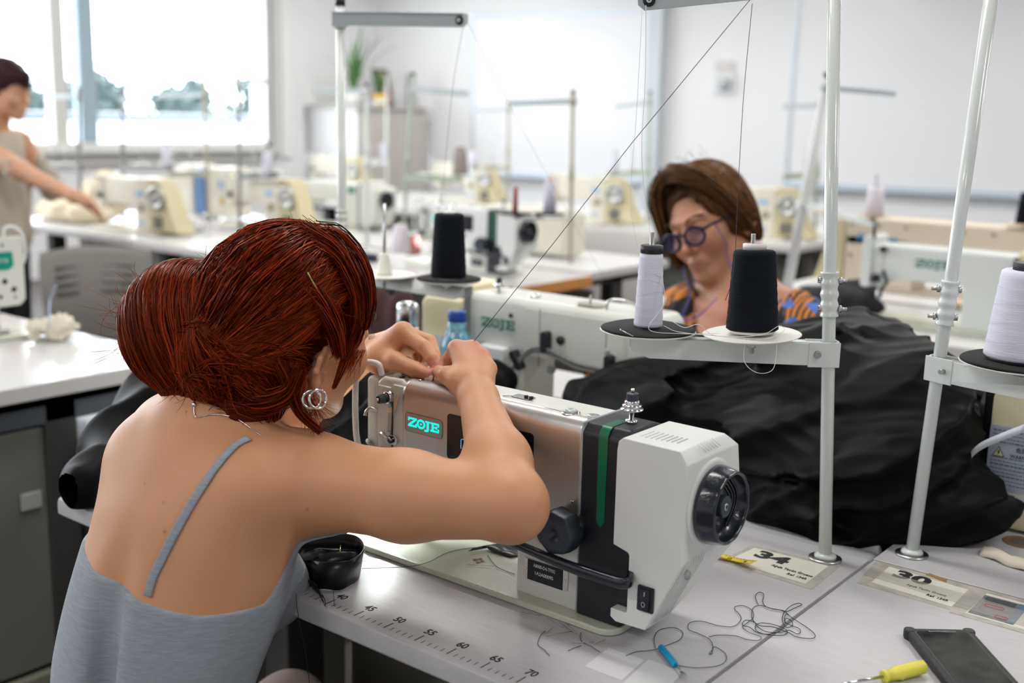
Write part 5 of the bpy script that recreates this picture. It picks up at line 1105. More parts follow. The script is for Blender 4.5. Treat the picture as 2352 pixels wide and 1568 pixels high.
# disc stand of the black cone at right edge
o = MB().lathe([(.001, 0), (.06, 0), (.062, .004), (.001, .006)], tuple(RY(2352, 517, 3.17)), 'z', 24).build('spool_disc', mat('disc_tan', (.60, .48, .32), .5)); tag(o, 'tan disc under the black cone at the right picture edge', 'spool disc'); MB().tube([RY(2352, 519, 3.17), V((RY(2352, 519, 3.17).x, 3.17, .0))], .006, 8).build('support_rod', M_pole, o)
# ------------------------------------------------ chairs
def chair(M, label, slots=True, m=M_chair):
    e = empty('chair', label=label, cat='chair'); rows = []
    for i in range(15):
        t = i/14; z = .02+.42*t; wdt = .235-.012*math.cos(math.pi*t)*2-.05*max(0, t-.85)/.15*0; row = []
        for j in range(13): u = -1+j/6; x = u*(wdt-.03*t*t); row.append((x, .055*(1-u*u)+.10*t*t*.6-.03*math.sin(math.pi*t), z+.02*t*(1-u*u)))
        rows.append(row)
    b = MB(M); b.rings(rows, closed=False, caps=False); b = b.build('backrest', m, e); b.modifiers.new('t', 'SOLIDIFY').thickness = .006
    if slots:
        for k in range(4):
            z = .265+.035*k
            for (x0, x1) in ((-.17, -.075), (.01, .15)):
                s = MB(M); t = (z-.02)/.42; pts = []
                for u in (x0, (x0+x1)/2, x1): uu = u/.21; pts.append((u, .055*(1-uu*uu)+.06*t*t-.03*math.sin(math.pi*t)-.0045, z))
                s.rings([[V(p)+V((0, -.004, -.011)) for p in pts], [V(p)+V((0, -.004, .011)) for p in pts]], closed=False, caps=False); s.build('back_slot', M_slot, e)
    MB(M).prism(rrect(-.22, .22, -.42, .02, .06), -.02, .0, 'xy').build('seat', m, e, .008)
    MB(M).cyl((0, -.2, -.02), (0, -.2, -.22), .025, 12).build('column', M_black, e)
    for k in range(5):
        a = k*2*math.pi/5; MB(M).tube([V((0, -.2, -.22)), V((.26*math.cos(a), -.2+.26*math.sin(a), -.26))], .018, 8).build('leg', M_black, e)
        MB(M).tube([V((.26*math.cos(a)-.01, -.2+.26*math.sin(a), -.29)), V((.26*math.cos(a)+.01, -.2+.26*math.sin(a), -.29))], .025, 12).build('caster', M_black, e)
    return e
chair(Matrix.Translation((-2.80, 1.66, -.41)) @ Matrix.Rotation(R_(62), 4, 'Z') @ Matrix.Scale(.94, 4) @ Matrix.Scale(1.0, 4), 'tan grey plastic chair with slotted back at the left')
chair(Matrix.Translation((-1.72, 3.75, -.40)) @ Matrix.Rotation(R_(30), 4, 'Z'), 'pale grey chair behind the orange-edged table', slots=False, m=mat('chair_pale', (.55, .53, .52), .5))
# maroon jacket over a chair back behind the black cone
mj = empty('jacket', label='dull maroon jacket hanging on a chair beyond the red hair', cat='jacket'); c0 = RD(880, 700, 3.2)
F_ = SDF(); F_.ell(c0+V((0, 0, -.20)), (.10, .06, .24), .02); F_.ell(c0+V((.06, .02, -.06)), (.06, .05, .10), .03)
F_.fn(lambda P: .008*np.sin(P[:, 0]*90+2*np.sin(P[:, 2]*9)), op='add')
sdf_obj('jacket_cloth', F_, c0-V((.25, .2, .5)), c0+V((.25, .2, .3)), .009, mat('maroon_cloth', (.055, .022, .024), .9), mj)
# ------------------------------------------------ cloth things
def lump(name, label, cat, items, lo, hi, h, m, amp=.004, freq=60, seed=0, parent=None):
    F = SDF()
    for c, r, k in items: F.ell(c, r, k)
    rs = np.random.RandomState(seed); W = [(rs.normal(0, 1, 3)*freq, rs.uniform(0, 6.28)) for _ in range(5)]
    F.fn(lambda P: amp*sum(np.sin(P@w.astype(np.float32)+p) for w, p in W)/2.2, op='add')
    o = sdf_obj(name, F, lo, hi, h, m, parent); return tag(o, label, cat) if label else o
c = RZ(112, 752, .03); rs = np.random.RandomState(4)
its = [((c.x+rs.uniform(-.055, .055), c.y+rs.uniform(-.05, .05), rs.uniform(.015, .05)), (rs.uniform(.015, .03),)*2+(rs.uniform(.010, .02),), .008) for _ in range(16)]
lump('fabric_flowers', 'crumpled ivory fabric flowers on the glossy white table', 'fabric flowers', its, (c.x-.12, c.y-.12, .001), (c.x+.12, c.y+.12, .10), .0035, mat('ivory_cloth', (.78, .72, .60), .8), .005, 130, 1)
thread([RZ(112, 745, .05), RD(115, 690, 3.0), RD(125, 665, 2.98), RD(129, 655, 2.97)], .0022, mat('thread_blue', (.4, .5, .7), .6), 'pale blue ribbon end rising from the ivory fabric flowers', name='ribbon', cat='ribbon')
c = V((-4.05, 2.45, .06)); lump('cream_cloth', 'heap of cream cloth on the window-side table, under the outstretched hand', 'cloth', [((-4.13, 2.36, .05), (.28, .15, .075), .04), ((-4.03, 2.50, .15), (.17, .12, .10), .05)], (-4.5, 2.12, .001), (-3.80, 2.8, .3), .012, mat('cream_cotton', (.80, .70, .52), .85), .010, 28, 2)
lump('white_cloth', 'white crumpled cloth beside the blue upright machine', 'cloth', [((-3.42, 2.62-.1, .03), (.08, .07, .045), .02), ((-3.32, 2.50, .03), (.07, .06, .04), .02)], (-3.6, 2.3, .001), (-3.2, 2.7, .12), .008, mat('white_cotton', (.8, .8, .82), .85), .006, 60, 3)
lump('dark_garment', 'rolled dark grey garment on the white table right of the brown-haired person', 'garment', [(tuple(RZ(1930, 688, .045)), (.14, .08, .042), .02), (tuple(RZ(1965, 670, .05)), (.08, .07, .045), .02), (tuple(RZ(1900, 690, .04)), (.09, .08, .04), .02)], (-.35, 2.3, .001), (.35, 3.0, .16), .008, mat('charcoal_knit', (.018, .018, .02), .9), .006, 60, 5)
lump('beige_scraps', 'small beige cloth scraps beneath the lit machine', 'cloth scraps', [(tuple(RZ(2195, 697, .012)), (.05, .035, .014), .02), (tuple(RZ(2240, 693, .012)), (.045, .04, .016), .02)], tuple(RZ(2200, 700, 0)-V((.15, .15, -.0012))), tuple(RZ(2230, 690, 0)+V((.2, .2, .05))), .005, mat('beige_scrap', (.66, .50, .32), .85), .004, 110, 6)
lump('navy_scraps', 'dark patterned cloth bundle on the orange-edged table left of the bare pin', 'cloth scraps', [(tuple(RZ(835, 590, .015)), (.07, .05, .02), .02)], tuple(RZ(835, 590, 0)-V((.15, .12, -.0012))), tuple(RZ(835, 590, 0)+V((.15, .12, .06))), .005, mat('navy_scrap', (.02, .03, .06), .85), .004, 110, 6)
o = MB().box(-.60, -.42, 4.26, 4.28, -.20, -.06).build('control_box', mat('control_dark', (.10, .10, .10), .5)); tag(o, 'control box with red and green buttons under the table right of the brown hair', 'control box')
o.location = (-.72, .0, 0)
for k, (cx, mm) in enumerate(((-.56, mat('btn_red', (.7, .12, .05), .5)), (-.50, mat('btn_green', (.15, .45, .15), .5)))): MB().box(cx-.018, cx+.018, 4.252, 4.26, -.10, -.07).build('button', mm, o)
# ================================================================ people
def fr(y, p, r):
    y, p, r = R_(y), R_(p), R_(r); f = np.array([math.cos(y)*math.cos(p), math.sin(y)*math.cos(p), -math.sin(p)]); rr = np.cross(f, [0, 0, 1.]); rr /= np.linalg.norm(rr); uu = np.cross(rr, f)
    return math.cos(r)*rr-math.sin(r)*uu, f, math.sin(r)*rr+math.cos(r)*uu
class Frame:
    """local head axes: x to the person's right, y forwards, z up; s scales"""
    def __init__(s, c, axes, sc=1.): s.c = np.array(c, float); s.A = np.stack(axes, 1); s.s = sc
    def __call__(s, x, y, z): return s.c+s.A@(np.array([x, y, z])*s.s)
    def loc(s, P): return ((np.asarray(P)-s.c)@s.A)/s.s
def head_prims(F, H, ears=(1, -1), k=.012, open_eyes=False, full=1.):
    s = H.s; E = lambda c, r, kk=k, op='+': F.ell(H(*c), np.array(r)*s, kk*s, H.A, op)
    C = lambda a, b, ra, rb, kk=k, fl=None: F.cone(H(*a), H(*b), ra*s, rb*s, kk*s)
    E((0, -.012, .034), (.074, .096, .082), .02)                 # skull
    E((0, .046, .000), (.060, .050, .085), .03)                  # face mass
    E((0, .050, -.055), (.050, .046, .055), .03)                 # jaw
    C((-.047, .005, -.062), (-.012, .082, -.098), .014, .015, .03); C((.047, .005, -.062), (.012, .082, -.098), .014, .015, .03)
    E((0, .088, -.099), (.018, .014, .014), .02)                 # chin
    for q in (-1, 1):
        E((q*.038, .072, -.028), (.024, .024, .024), .025)       # cheeks
        C((q*.012, .097, .030), (q*.045, .080, .030), .007, .005, .015)    # brow
        E((q*.031, .099, .008), (.017, .014, .011), .010, '-')   # sockets
        E((q*.031, .083, .008), (.0155, .0155, .0125), .004)     # lids over the eyeball
        C((q*.016, .100, .0135), (q*.046, .088, .010), .0022, .0018, .004)
    C((0, .099, .014), (0, .117, -.026), .0058, .0092, .010); E((0, .1165, -.031), (.0105, .0105, .0090), .008)
    for q in (-1, 1): E((q*.0095, .108, -.036), (.0070, .0085, .0058), .005); E((q*.006, .113, -.0435), (.0032, .005, .003), .002, '-')
    E((0, .096, -.066), (.026, .018, .018), .012)                # mouth mound
    E((0, .1105, -.0600), (.0190, .0065, .0040), .004); E((0, .1095, -.0690), (.0160, .0070, .0048), .004)
    E((0, .1185, -.0645), (.018, .0060, .0011), .001, '-')
    for q in ears: ear_prims(F, H, q)
def ear_prims(F, H, q):
    s = H.s; x0 = q*.0775
    def P(y, z, o=0.): return H(x0+q*(.006+o-.38*(y+.010)), y-.014, z-.022)
    pts = [P(.012, .004, -.004), P(.014, .020, .002), P(.006, .031, .006), P(-.006, .032, .008), P(-.016, .022, .009), P(-.018, .006, .008), P(-.013, -.010, .006), P(-.004, -.022, .003), P(.006, -.028, .000), P(.010, -.020, -.002)]
    for i in range(len(pts)-1): F.cone(pts[i], pts[i+1], .0036*s, .0036*s if i < 6 else .0055*s, .004*s)
    F.cone(P(.0, .018, .0), P(-.004, -.012, .0), .0095*s, .008*s, .006*s)
    F.cone(P(.010, -.004, .004), P(.008, -.012, .004), .0042*s, .004*s, .004*s)
    F.cone(P(-.006, .022, .004), P(-.008, -.004, .003), .0028*s, .0028*s, .004*s)
    F.ell(P(.002, -.002, .010), np.array([.006, .0065, .009])*s, .004*s, H.A, '-')
def march(F, px, py, d0=.9, d1=3.5, off=0.):
    o = np.array(CAM); ray = np.array(CF + CR*((px-1176)/2613.5) - CU*((py-784)/2613.5)); t = d0; L = np.linalg.norm(ray)
    for _ in range(120):
        e = float(F(np.array([o+ray*t]))[0])
        if e < .0003+off: break
        t += max(e-off, .0003)/L*.8
        if t > d1: return None
    return V(o+ray*t)
def skin_mat(name, base, var, rough=.45, scale=18, sss=.12):
    m = mat(name, base, rough, sub=sss, subs=.02, subr=(1, .35, .18), bump=.35, bscale=900, var=.16, vscale=scale, vcol=var, detail=4); return m
# ---------------------------------------------------------------- the red-haired person
p1 = empty('person', label='person with red hair in a bun and grey strappy top threading the silver machine', cat='person')
Hd = Frame((.286, .046, .322), fr(90, 7, 13), 1.03)
bf = np.array([-.15, .99, 0.]); bf /= np.linalg.norm(bf); br = np.cross(bf, [0, 0, 1.]); bu = np.array([0, 0, 1.])
def lean(deg): c, s = math.cos(R_(deg)), math.sin(R_(deg)); return np.stack([br, bf*c-bu*s, bu*c+bf*s], 1)
g = np.array([.255, -.055, .165])
A = lambda o, x=0., y=0., z=0.: o+br*x+bf*y+bu*z
SR = A(g, .132, .035, -.012); SL = A(g, -.090, .030, .014)
ER = np.array(RD(1172, 1158, 1.262)); WR = np.array(RD(1092, 893, 1.445))
EL = np.array([.055, .175, .095]); WL = np.array(RD(836, 812, 1.63))
def body_field(P1=True):
    F = SDF()
    F.ell(A(np.array([.265, -.098, .060])), (.136, .104, .165), .03, lean(14))
    F.ell(A(np.array([.246, -.150, -.10])), (.131, .094, .17), .06, lean(8))
    F.ell(A(np.array([.235, -.175, -.30])), (.165, .125, .13), .06, lean(0))
    F.cone(A(g, -.060, -.01, .000), A(g, .090, -.01, -.014), .058, .058, .05)           # shoulder girdle
    F.cone(A(g, .06, -.045, -.055), A(g, .10, -.035, -.005), .050, .045, .05)           # scapulae
    F.cone(A(g, -.045, -.045, -.050), A(g, -.070, -.035, .0), .044, .040, .05)
    F.ell(A(np.array([.262, -.098, .02]), .050, .080, -.02), (.055, .05, .055), .03, lean(0)); F.ell(A(np.array([.262, -.098, .02]), -.065, .085, 0), (.055, .05, .055), .03, lean(0))
    # spine groove
    F.cone(A(np.array([.250, -.098, .0]), 0, -.130, -.10), A(np.array([.262, -.098, .0]), 0, -.122, .12), .018, .016, .03, op='-')
    # neck
    nb = A(g, .0, .005, .035); nh = Hd(0, -.020, -.055)
    F.cone(A(g, 0, -.02, .01), nb, .060, .052, .04); F.cone(nb, nh, .050, .049, .035)
    F.cone(A(g, .02, .0, .045), SR+[0, 0, .004], .028, .028, .05); F.cone(A(g, -.02, .0, .06), SL+[0, 0, .008], .030, .030, .05)
    # right arm
    F.ell(SR, (.055, .053, .053), .03); m = SR*.5+ER*.5
    F.cone(SR, m+[0, 0, -.004], .0540, .0510, .03); F.cone(m+[0, 0, -.004], ER, .0510, .0385, .02); F.ell(ER+(ER-WR)*.03, (.032, .032, .030), .02)
    q = ER*.66+WR*.34; F.cone(ER, q, .0375, .0375, .02); F.cone(q, WR*.9+ER*.1, .0365, .0245, .02); F.cone(WR*.9+ER*.1, WR, .0245, .0235, .01)
    # left arm
    F.ell(SL, (.046, .045, .045), .03); F.cone(SL, EL, .045, .036, .03); q = EL*.66+WL*.34; F.cone(EL, q, .038, .037, .02); F.cone(q, WL, .035, .0235, .02)
    head_prims(F, Hd)
    # ---- right hand (back of the hand towards us, fist closing on the thread)
    mi, mm, mr, mp = [np.array(RD(*t)) for t in ((1049, 800, 1.500), (1084, 802, 1.497), (1108, 822, 1.487), (1122, 848, 1.475))]
    for a, r0, r1 in ((mi, .0175, .0118), (mm, .018, .0122), (mr, .017, .0115), (mp, .0155, .0108)): F.cone(WR*.8+a*.2, a, r0, r1, .012)
    dn = np.array([0, 0, -1.]); aw = np.array([-.45, .85, 0.]); lf = -np.array(CR)
    for a, r0, sc_ in ((mi, .0098, 1.), (mm, .0100, 1.05), (mr, .0096, 1.), (mp, .0085, .85)):
        b = a+(aw*.30+lf*.20+dn*.45)*.038*sc_; c = b+(lf*.75+dn*.55-aw*.15)*.024*sc_; e = c+(lf*.5-aw*.35+dn*.25)*.018*sc_
        if a is mi: b = np.array(RD(1030, 826, 1.525)); c = np.array(RD(1016, 846, 1.520)); e = np.array(RD(1005, 858, 1.512))
        F.cone(a, b, r0*1.05, r0*.95, .006); F.cone(b, c, r0*.93, r0*.86, .003); F.cone(c, e, r0*.86, r0*.74, .003)
    tb, tj, tt_ = np.array(RD(1058, 876, 1.452)), np.array(RD(1027, 862, 1.468)), np.array(RD(1012, 856, 1.498)); F.cone(WR*.7+tb*.3, tb, .019, .0165, .012); F.cone(tb, tj, .0155, .0125, .008); F.cone(tj, tt_, .0110, .0088, .004); F.cone(tt_, np.array(RD(1006, 850, 1.505)), .0088, .0070, .003)
    # ---- left hand (thumb towards us, index finger arching to the pinch)
    mi, mm, mr, mp = [np.array(RD(*t)) for t in ((925, 764, 1.575), (940, 768, 1.600), (944, 782, 1.622), (940, 800, 1.640))]
    for a, r0, r1 in ((mi, .0185, .0118), (mm, .018, .0115), (mr, .017, .0110), (mp, .016, .0100)): F.cone(WL*.82+a*.18, a, r0, r1, .012)
    def fing(a, b, c, e, r): F.cone(a, b, r*1.08, r*.95, .006); F.cone(b, c, r*.93, r*.85, .003); F.cone(c, e, r*.84, r*.68, .003)
    fing(mi, np.array(RD(974, 797, 1.545)), np.array(RD(993, 824, 1.532)), np.array(RD(1004, 845, 1.522)), .0105)
    fing(mm, np.array(RD(987, 784, 1.585)), np.array(RD(998, 815, 1.565)), np.array(RD(1002, 842, 1.548)), .0100)
    fing(mr, np.array(RD(968, 800, 1.625)), np.array(RD(976, 828, 1.600)), np.array(RD(968, 845, 1.575)), .0092)
    fing(mp, np.array(RD(958, 815, 1.645)), np.array(RD(962, 836, 1.625)), np.array(RD(954, 846, 1.600)), .0080)
    tb, tj, ti, tt_ = np.array(RD(870, 824, 1.585)), np.array(RD(908, 830, 1.555)), np.array(RD(952, 848, 1.530)), np.array(RD(986, 861, 1.512))
    F.cone(WL, tb, .020, .0165, .015); F.cone(tb, tj, .0175, .0130, .014); F.cone(tj, ti, .0125, .0108, .006); F.cone(ti, tt_, .0106, .0086, .004)
    F.cone(tb, mi, .014, .012, .015)
    return F
BF = body_field()
M_skin = skin_mat('skin_warm', (.60, .335, .205), (.56, .27, .15))
body = sdf_obj('body', BF, (-.02, -.30, -.32), (.70, .34, .475), .0022, M_skin, p1, relax=2)
def tone1(P):
    base = np.tile(np.array([.64, .315, .160], np.float32), (len(P), 1))
    def blob(c, r, col, a=1.):
        nonlocal base
        w = a*np.exp(-((P-np.array(c, np.float32))**2).sum(1)/(r*r)); base = base*(1-w[:, None])+np.array(col, np.float32)*w[:, None]
    red = (.62, .22, .15)
    for t in ((1049, 790, 1.49), (1086, 790, 1.485), (1112, 812, 1.475), (1008, 852, 1.515), (990, 860, 1.51)): blob(RD(*t), .014, red, .55)
    blob(RD(1003, 845, 1.52), .016, red, .7); blob(ER+np.array([.02, -.02, -.01]), .035, (.60, .25, .17), .5); blob(Hd(.078, -.01, -.02), .035, (.58, .24, .17), .6); blob(Hd(.04, .08, -.03), .03, (.60, .26, .18), .5)
    blob(Hd(0, .113, -.064), .013, (.50, .13, .11), .8)
    rs = np.random.RandomState(8)
    for (x, y) in ((378, 1221), (434, 1157), (375, 1154), (332, 1110), (706, 1170)):
        h = march(BF, x, y)
        if h is not None: blob(h, .0013 if y != 1221 else .0022, (.20, .08, .05), .8)
    n = sum(np.sin(P@(rs.normal(0, 1, 3)*f).astype(np.float32)+rs.uniform(0, 6)) for f in (14, 22, 40, 60))*.012
    return np.clip(base*(1+n[:, None]), 0, 1)
vcolor(body, tone1); use_vcolor(M_skin)
# nails
def nail(c, u, v, n, w, l):
    c, u, v, n = V(c), V(u).normalized(), V(v), V(n).normalized(); v = (v-u*v.dot(u)).normalized(); n = u.cross(v); rows = []
    for i in range(7):
        a = -1+i/3; rows.append([c+v*(w*a)+u*(l*(b-.5)*(1-.25*a*a if b > .5 else 1))+n*(-.0016*a*a-.0010*(b-.5)**2*4) for b in (0, .25, .5, .75, 1)])
    return MB().rings(rows, closed=False, caps=False)
hp = march(BF, 984, 868); cu = V(RD(992, 866, 1.505))-V(RD(972, 858, 1.512))
nv = (CAM-hp).normalized(); o = nail(hp+nv*.0009, cu, nv.cross(cu), nv, .0058, .0125).build('thumb_nail', mat('nail_gloss', (.80, .55, .48), .15, coat=.6), p1)
if (o.data.polygons[0].normal).dot(nv) < 0: o.data.flip_normals()
for p in o.data.polygons: p.use_smooth = True
o.modifiers.new('t', 'SOLIDIFY').thickness = .0006
# eyes, brows and lashes (turned away from the camera)
def eyes_for(H, p, lid=.35, lash=True):
    for q in (-1, 1):
        T = Matrix.Translation(V(H(q*.031, .0845, .0065))); e = MB(T).lathe([(.0122*H.s*math.sin(t), .0122*H.s*math.cos(t)) for t in np.linspace(.02, 3.12, 14)], n=20).build('eyeball', mat('eye_white', (.7, .68, .66), .2), p)
        m = MB()
        for k in range(26):
            t = k/25; x = q*(.016+.031*t); z = .011+.004*math.sin(math.pi*t); y = .103-.010*t; a = V(H(x, y-.002, z-.007+.003*math.sin(math.pi*t))); d = V(H(x+q*.003*t, y+.0095, z-.005+.004*t))-V(H(x, y, z-.004)); m.tube([a, a+d*.5, a+d+V((0, 0, .002))], [.0004, .0003, .0001], 3)
        if lash: m.build('eyelashes', M_ink, p)
        b = MB()
        for k in range(40):
            t = k/39; a = V(H(q*(.014+.036*t), .105-.016*t*t, .026+.010*math.sin(math.pi*(t*.75+.1)))); d = V(H(q*.010, -.002, .002))-V(H(0, 0, 0)); b.tube([a, a+d*.5, a+d], [.0007, .0007, .0002], 3)
        b.build('eyebrow', mat('brow_brown', (.05, .025, .015), .8), p)
eyes_for(Hd, p1)
# earrings: two silver hoops
m = MB(); he = march(BF, 722, 905)
def hoop(c, r, t, tilt, name, parent, m_):
    ax = V(tilt).normalized(); a = ax.orthogonal().normalized(); b = ax.cross(a); return MB().tube([c+(a*math.cos(q)+b*math.sin(q))*r for q in [2*math.pi*i/40 for i in range(41)]], t, 10).build(name, m_, parent)
hoop(V(RD(716, 917, 1.335)), .0105, .0014, -CF+CR*.25, 'hoop_earring', p1, M_chrome); hoop(V(RD(730, 916, 1.330)), .0110, .0016, -CF+CR*.75, 'hoop_earring', p1, M_chrome)
# ---- grey top
def top_field(P):
    d = BF(P)-.0035; q = (P-np.array([.262, -.098, .0], np.float32)); x = q@br.astype(np.float32); y = q@bf.astype(np.float32); ang = np.arctan2(np.abs(x-.0), -y)   # 0 at spine, pi at front
    zl = .054-.022*np.clip(x/.10, -1, 1)+.075*np.clip((ang-1.45)/.6, 0, 1)
    arm = np.minimum(d_cone(P, SR, ER, .075, .06), d_cone(P, SL, EL, .066, .055))
    return np.maximum(np.maximum(d, P[:, 2]-zl), -(P[:, 2]+.33))
M_top = mat('heather_grey_knit', (.41, .46, .52), .9, bump=.6, bscale=1400, var=.22, vscale=60, stretch=(1, 1, 9), sheen=.3)
top = sdf_obj('strappy_top', top_field, (.05, -.32, -.335), (.46, .06, .14), .0030, M_top, p1, relax=2)
def ribbon(pts, wd, name, m, parent, field=None, off=.0015, th=.0014, n=6):
    P_ = bez(pts, n); rows = []
    for i, p in enumerate(P_):
        t = (P_[min(i+1, len(P_)-1)]-P_[max(0, i-1)]).normalized(); e = .002
        if field is not None:
            b = np.array([p+V((e, 0, 0)), p-V((e, 0, 0)), p+V((0, e, 0)), p-V((0, e, 0)), p+V((0, 0, e)), p-V((0, 0, e)), p], np.float32); d = field(b); nn = V((float(d[0]-d[1]), float(d[2]-d[3]), float(d[4]-d[5])))
            nn = nn.normalized() if nn.length > 1e-6 else V((0, 0, 1)); p = p-nn*(float(d[6])-off)
        else: nn = (CAM-p).normalized()
        s = t.cross(nn).normalized(); rows.append([p+s*wd*a+nn*th*b for a, b in ((-1, 0), (-1, .7), (-.5, 1), (.5, 1), (1, .7), (1, 0), (.5, -.5), (-.5, -.5))])
    return MB().rings(rows).build(name, m, parent)
pt = [march(BF, x, y) for x, y in ((340, 1368), (352, 1325), (375, 1278), (402, 1225), (436, 1165), (475, 1105), (512, 1055), (545, 1022), (572, 1008))]
ribbon(pt, .0052, 'shoulder_strap', M_top, p1, BF)
f_end = V(A(g, .075, .06, .03)); 
pt = [march(BF, x, y) for x, y in ((197, 1215), (215, 1150), (240, 1092))]; pt = [p for p in pt if p is not None]
pt2 = [march(BF, x, y) for x, y in ((345, 912), (372, 898), (402, 893), (435, 902))]; pt2 = [p for p in pt2 if p is not None]
if len(pt2) > 1: ribbon(pt2, .004, 'shoulder_strap', M_top, p1, BF)
# necklace
pt = [march(BF, x, y) for x, y in ((446, 930), (450, 957), (480, 952), (515, 953), (545, 962), (575, 982), (600, 1000))]; pt = [p+(CAM-p).normalized()*.0012 for p in pt if p is not None]
MB().tube(bez(pt, 6), .0007, 6).build('necklace', M_chrome, p1)
if pt: MB().lathe([(.0005, -.004), (.0028, -.001), (.0028, .002), (.0005, .004)], tuple(pt[0]), 'z', 8).build('necklace_clasp', M_chrome, p1)
# ---- trousers and shoes (below the picture)
T_ = SDF(); hipc = np.array([.235, -.175, -.31]); T_.ell(hipc, (.168, .13, .12), .03, lean(0))
for q in (-1, 1):
    h = A(hipc, q*.085, .03, -.04); kn = A(hipc, q*.11, .42, -.05); an = A(hipc, q*.11, .38, -.38)
    T_.cone(h, kn, .085, .060, .04); T_.cone(kn, an, .060, .045, .02)
sdf_obj('trousers', T_, (-.05, -.36, -.73), (.50, .38, -.12), .007, mat('blush_trousers', (.55, .44, .40), .85), p1, coarse=6)
for q in (-1, 1):
    an = A(hipc, q*.11, .38, -.38); S_ = SDF(); S_.cone(an+[0, -.02, -.035], an+[-.02, .13, -.042], .036, .030, .03); S_.fn(lambda P: -(P[:, 2]+.748), op='&'); sdf_obj('shoe', S_, an-[.09, .1, .08], an+[.09, .22, .03], .006, mat('shoe_white', (.7, .7, .7), .5), p1, coarse=4)
st = empty('stool', label='round dark stool under the red-haired person', cat='stool'); hx, hy = hipc[0], hipc[1]
MB().lathe([(.001, -.47), (.17, -.47), (.18, -.455), (.17, -.438), (.001, -.435)], (hx, hy, 0), 'z', 32).build('seat', M_black, st); MB().cyl((hx, hy, -.70), (hx, hy, -.47), .025, 14).build('column', M_steel, st); MB().lathe([(.001, -.749), (.20, -.749), (.19, -.735), (.03, -.70), (.001, -.70)], (hx, hy, 0), 'z', 32).build('base', M_black, st)
# ---- hair
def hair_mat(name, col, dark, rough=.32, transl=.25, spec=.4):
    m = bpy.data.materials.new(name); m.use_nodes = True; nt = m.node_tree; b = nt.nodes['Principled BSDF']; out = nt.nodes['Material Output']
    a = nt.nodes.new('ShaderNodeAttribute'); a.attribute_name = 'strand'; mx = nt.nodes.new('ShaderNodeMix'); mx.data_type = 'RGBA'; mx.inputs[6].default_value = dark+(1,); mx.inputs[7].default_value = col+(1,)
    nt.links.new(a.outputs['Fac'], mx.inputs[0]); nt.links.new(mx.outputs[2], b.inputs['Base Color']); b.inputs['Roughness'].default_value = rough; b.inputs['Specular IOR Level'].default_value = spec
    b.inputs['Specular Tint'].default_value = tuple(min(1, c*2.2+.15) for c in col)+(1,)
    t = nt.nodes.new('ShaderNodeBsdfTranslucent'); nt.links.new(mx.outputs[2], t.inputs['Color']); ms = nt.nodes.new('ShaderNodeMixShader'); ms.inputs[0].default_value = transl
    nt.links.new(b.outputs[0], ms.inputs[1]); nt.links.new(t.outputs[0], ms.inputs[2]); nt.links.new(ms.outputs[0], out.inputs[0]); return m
def strands(name, paths, r, m, parent, seed=0, taper=True):
    """paths: (n, k, 3) array -> one mesh of three-sided tubes, with a random value per strand"""
    P = np.asarray(paths, np.float32); n, k, _ = P.shape; rs = np.random.RandomState(seed)
    t = np.gradient(P, axis=1); t /= np.linalg.norm(t, axis=2, keepdims=True)+1e-9
    up = np.array([.13, .21, .97], np.float32); a = np.cross(t, up); a /= np.linalg.norm(a, axis=2, keepdims=True)+1e-9; b = np.cross(t, a)
    rad = (np.asarray(r)*np.ones(n))[:, None]*(np.sin(np.linspace(.35, 2.95, k))**.6 if taper else np.ones(k))[None]
    ph = rs.uniform(0, 6.28, n)[:, None, None]; V_ = np.stack([P+(a*np.cos(ph+j*2.0944)+b*np.sin(ph+j*2.0944))*rad[..., None] for j in range(3)], 2)
    idx = np.arange(n*k*3).reshape(n, k, 3); F = np.concatenate([np.stack([idx[:, :-1, j], idx[:, :-1, (j+1) % 3], idx[:, 1:, (j+1) % 3], idx[:, 1:, j]], -1).reshape(-1, 4) for j in range(3)])
    o = np_mesh(name, V_.reshape(-1, 3), F, m, parent); me = o.data
    at = me.attributes.new('strand', 'FLOAT', 'POINT'); v = np.repeat(rs.beta(1.0, 2.2, n), k*3).astype(np.float32); at.data.foreach_set('value', v); return o
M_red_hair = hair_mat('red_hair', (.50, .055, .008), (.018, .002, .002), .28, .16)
bunc = np.array(RD(428, 752, 1.415)); junction = np.array(RD(530, 790, 1.38))
HS = Frame(Hd.c, (Hd.A[:, 0], Hd.A[:, 1], Hd.A[:, 2]), 1.05)
def hair_field():
    F = SDF(); H = Hd; s = H.s
    F.ell(H(0, -.020, .040), np.array([.088, .108, .094])*s, .01, H.A)
    F.ell(H(0, -.060, -.040), np.array([.070, .060, .075])*s, .04, H.A)
    # cut the face and ear region
    F.ell(H(0, .140, -.060), np.array([.15, .098, .125])*s, .012, H.A, '-')
    F.ell(H(.100, .004, -.066), np.array([.052, .046, .060])*s, .008, H.A, '-')
    F.ell(H(-.098, .012, -.070), np.array([.050, .038, .058])*s, .008, H.A, '-')
    F.cone(H(0, -.105, -.03), (bunc+junction)/2, .045, .042, .03)
    F.ell(bunc, (.080, .078, .083), .012)
    F.cone(H(.04, -.075, -.085), H(-.03, -.085, -.09), .034, .034, .03)
    return F
HF = hair_field()
def disp(P): return .0016*(np.sin(P[:, 0]*300+P[:, 2]*120+3*np.sin(P[:, 1]*40))+np.sin(P[:, 2]*420+2*np.sin(P[:, 0]*60)))
HF2 = SDF(); HF2.fn(lambda P: HF(P)+.003); HF2.fn(disp, op='add')
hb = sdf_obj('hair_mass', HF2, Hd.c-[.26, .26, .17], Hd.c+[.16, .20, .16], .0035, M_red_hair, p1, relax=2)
at = hb.data.attributes.new('strand', 'FLOAT', 'POINT'); at.data.foreach_set('value', np.full(len(hb.data.vertices), .12, np.float32))
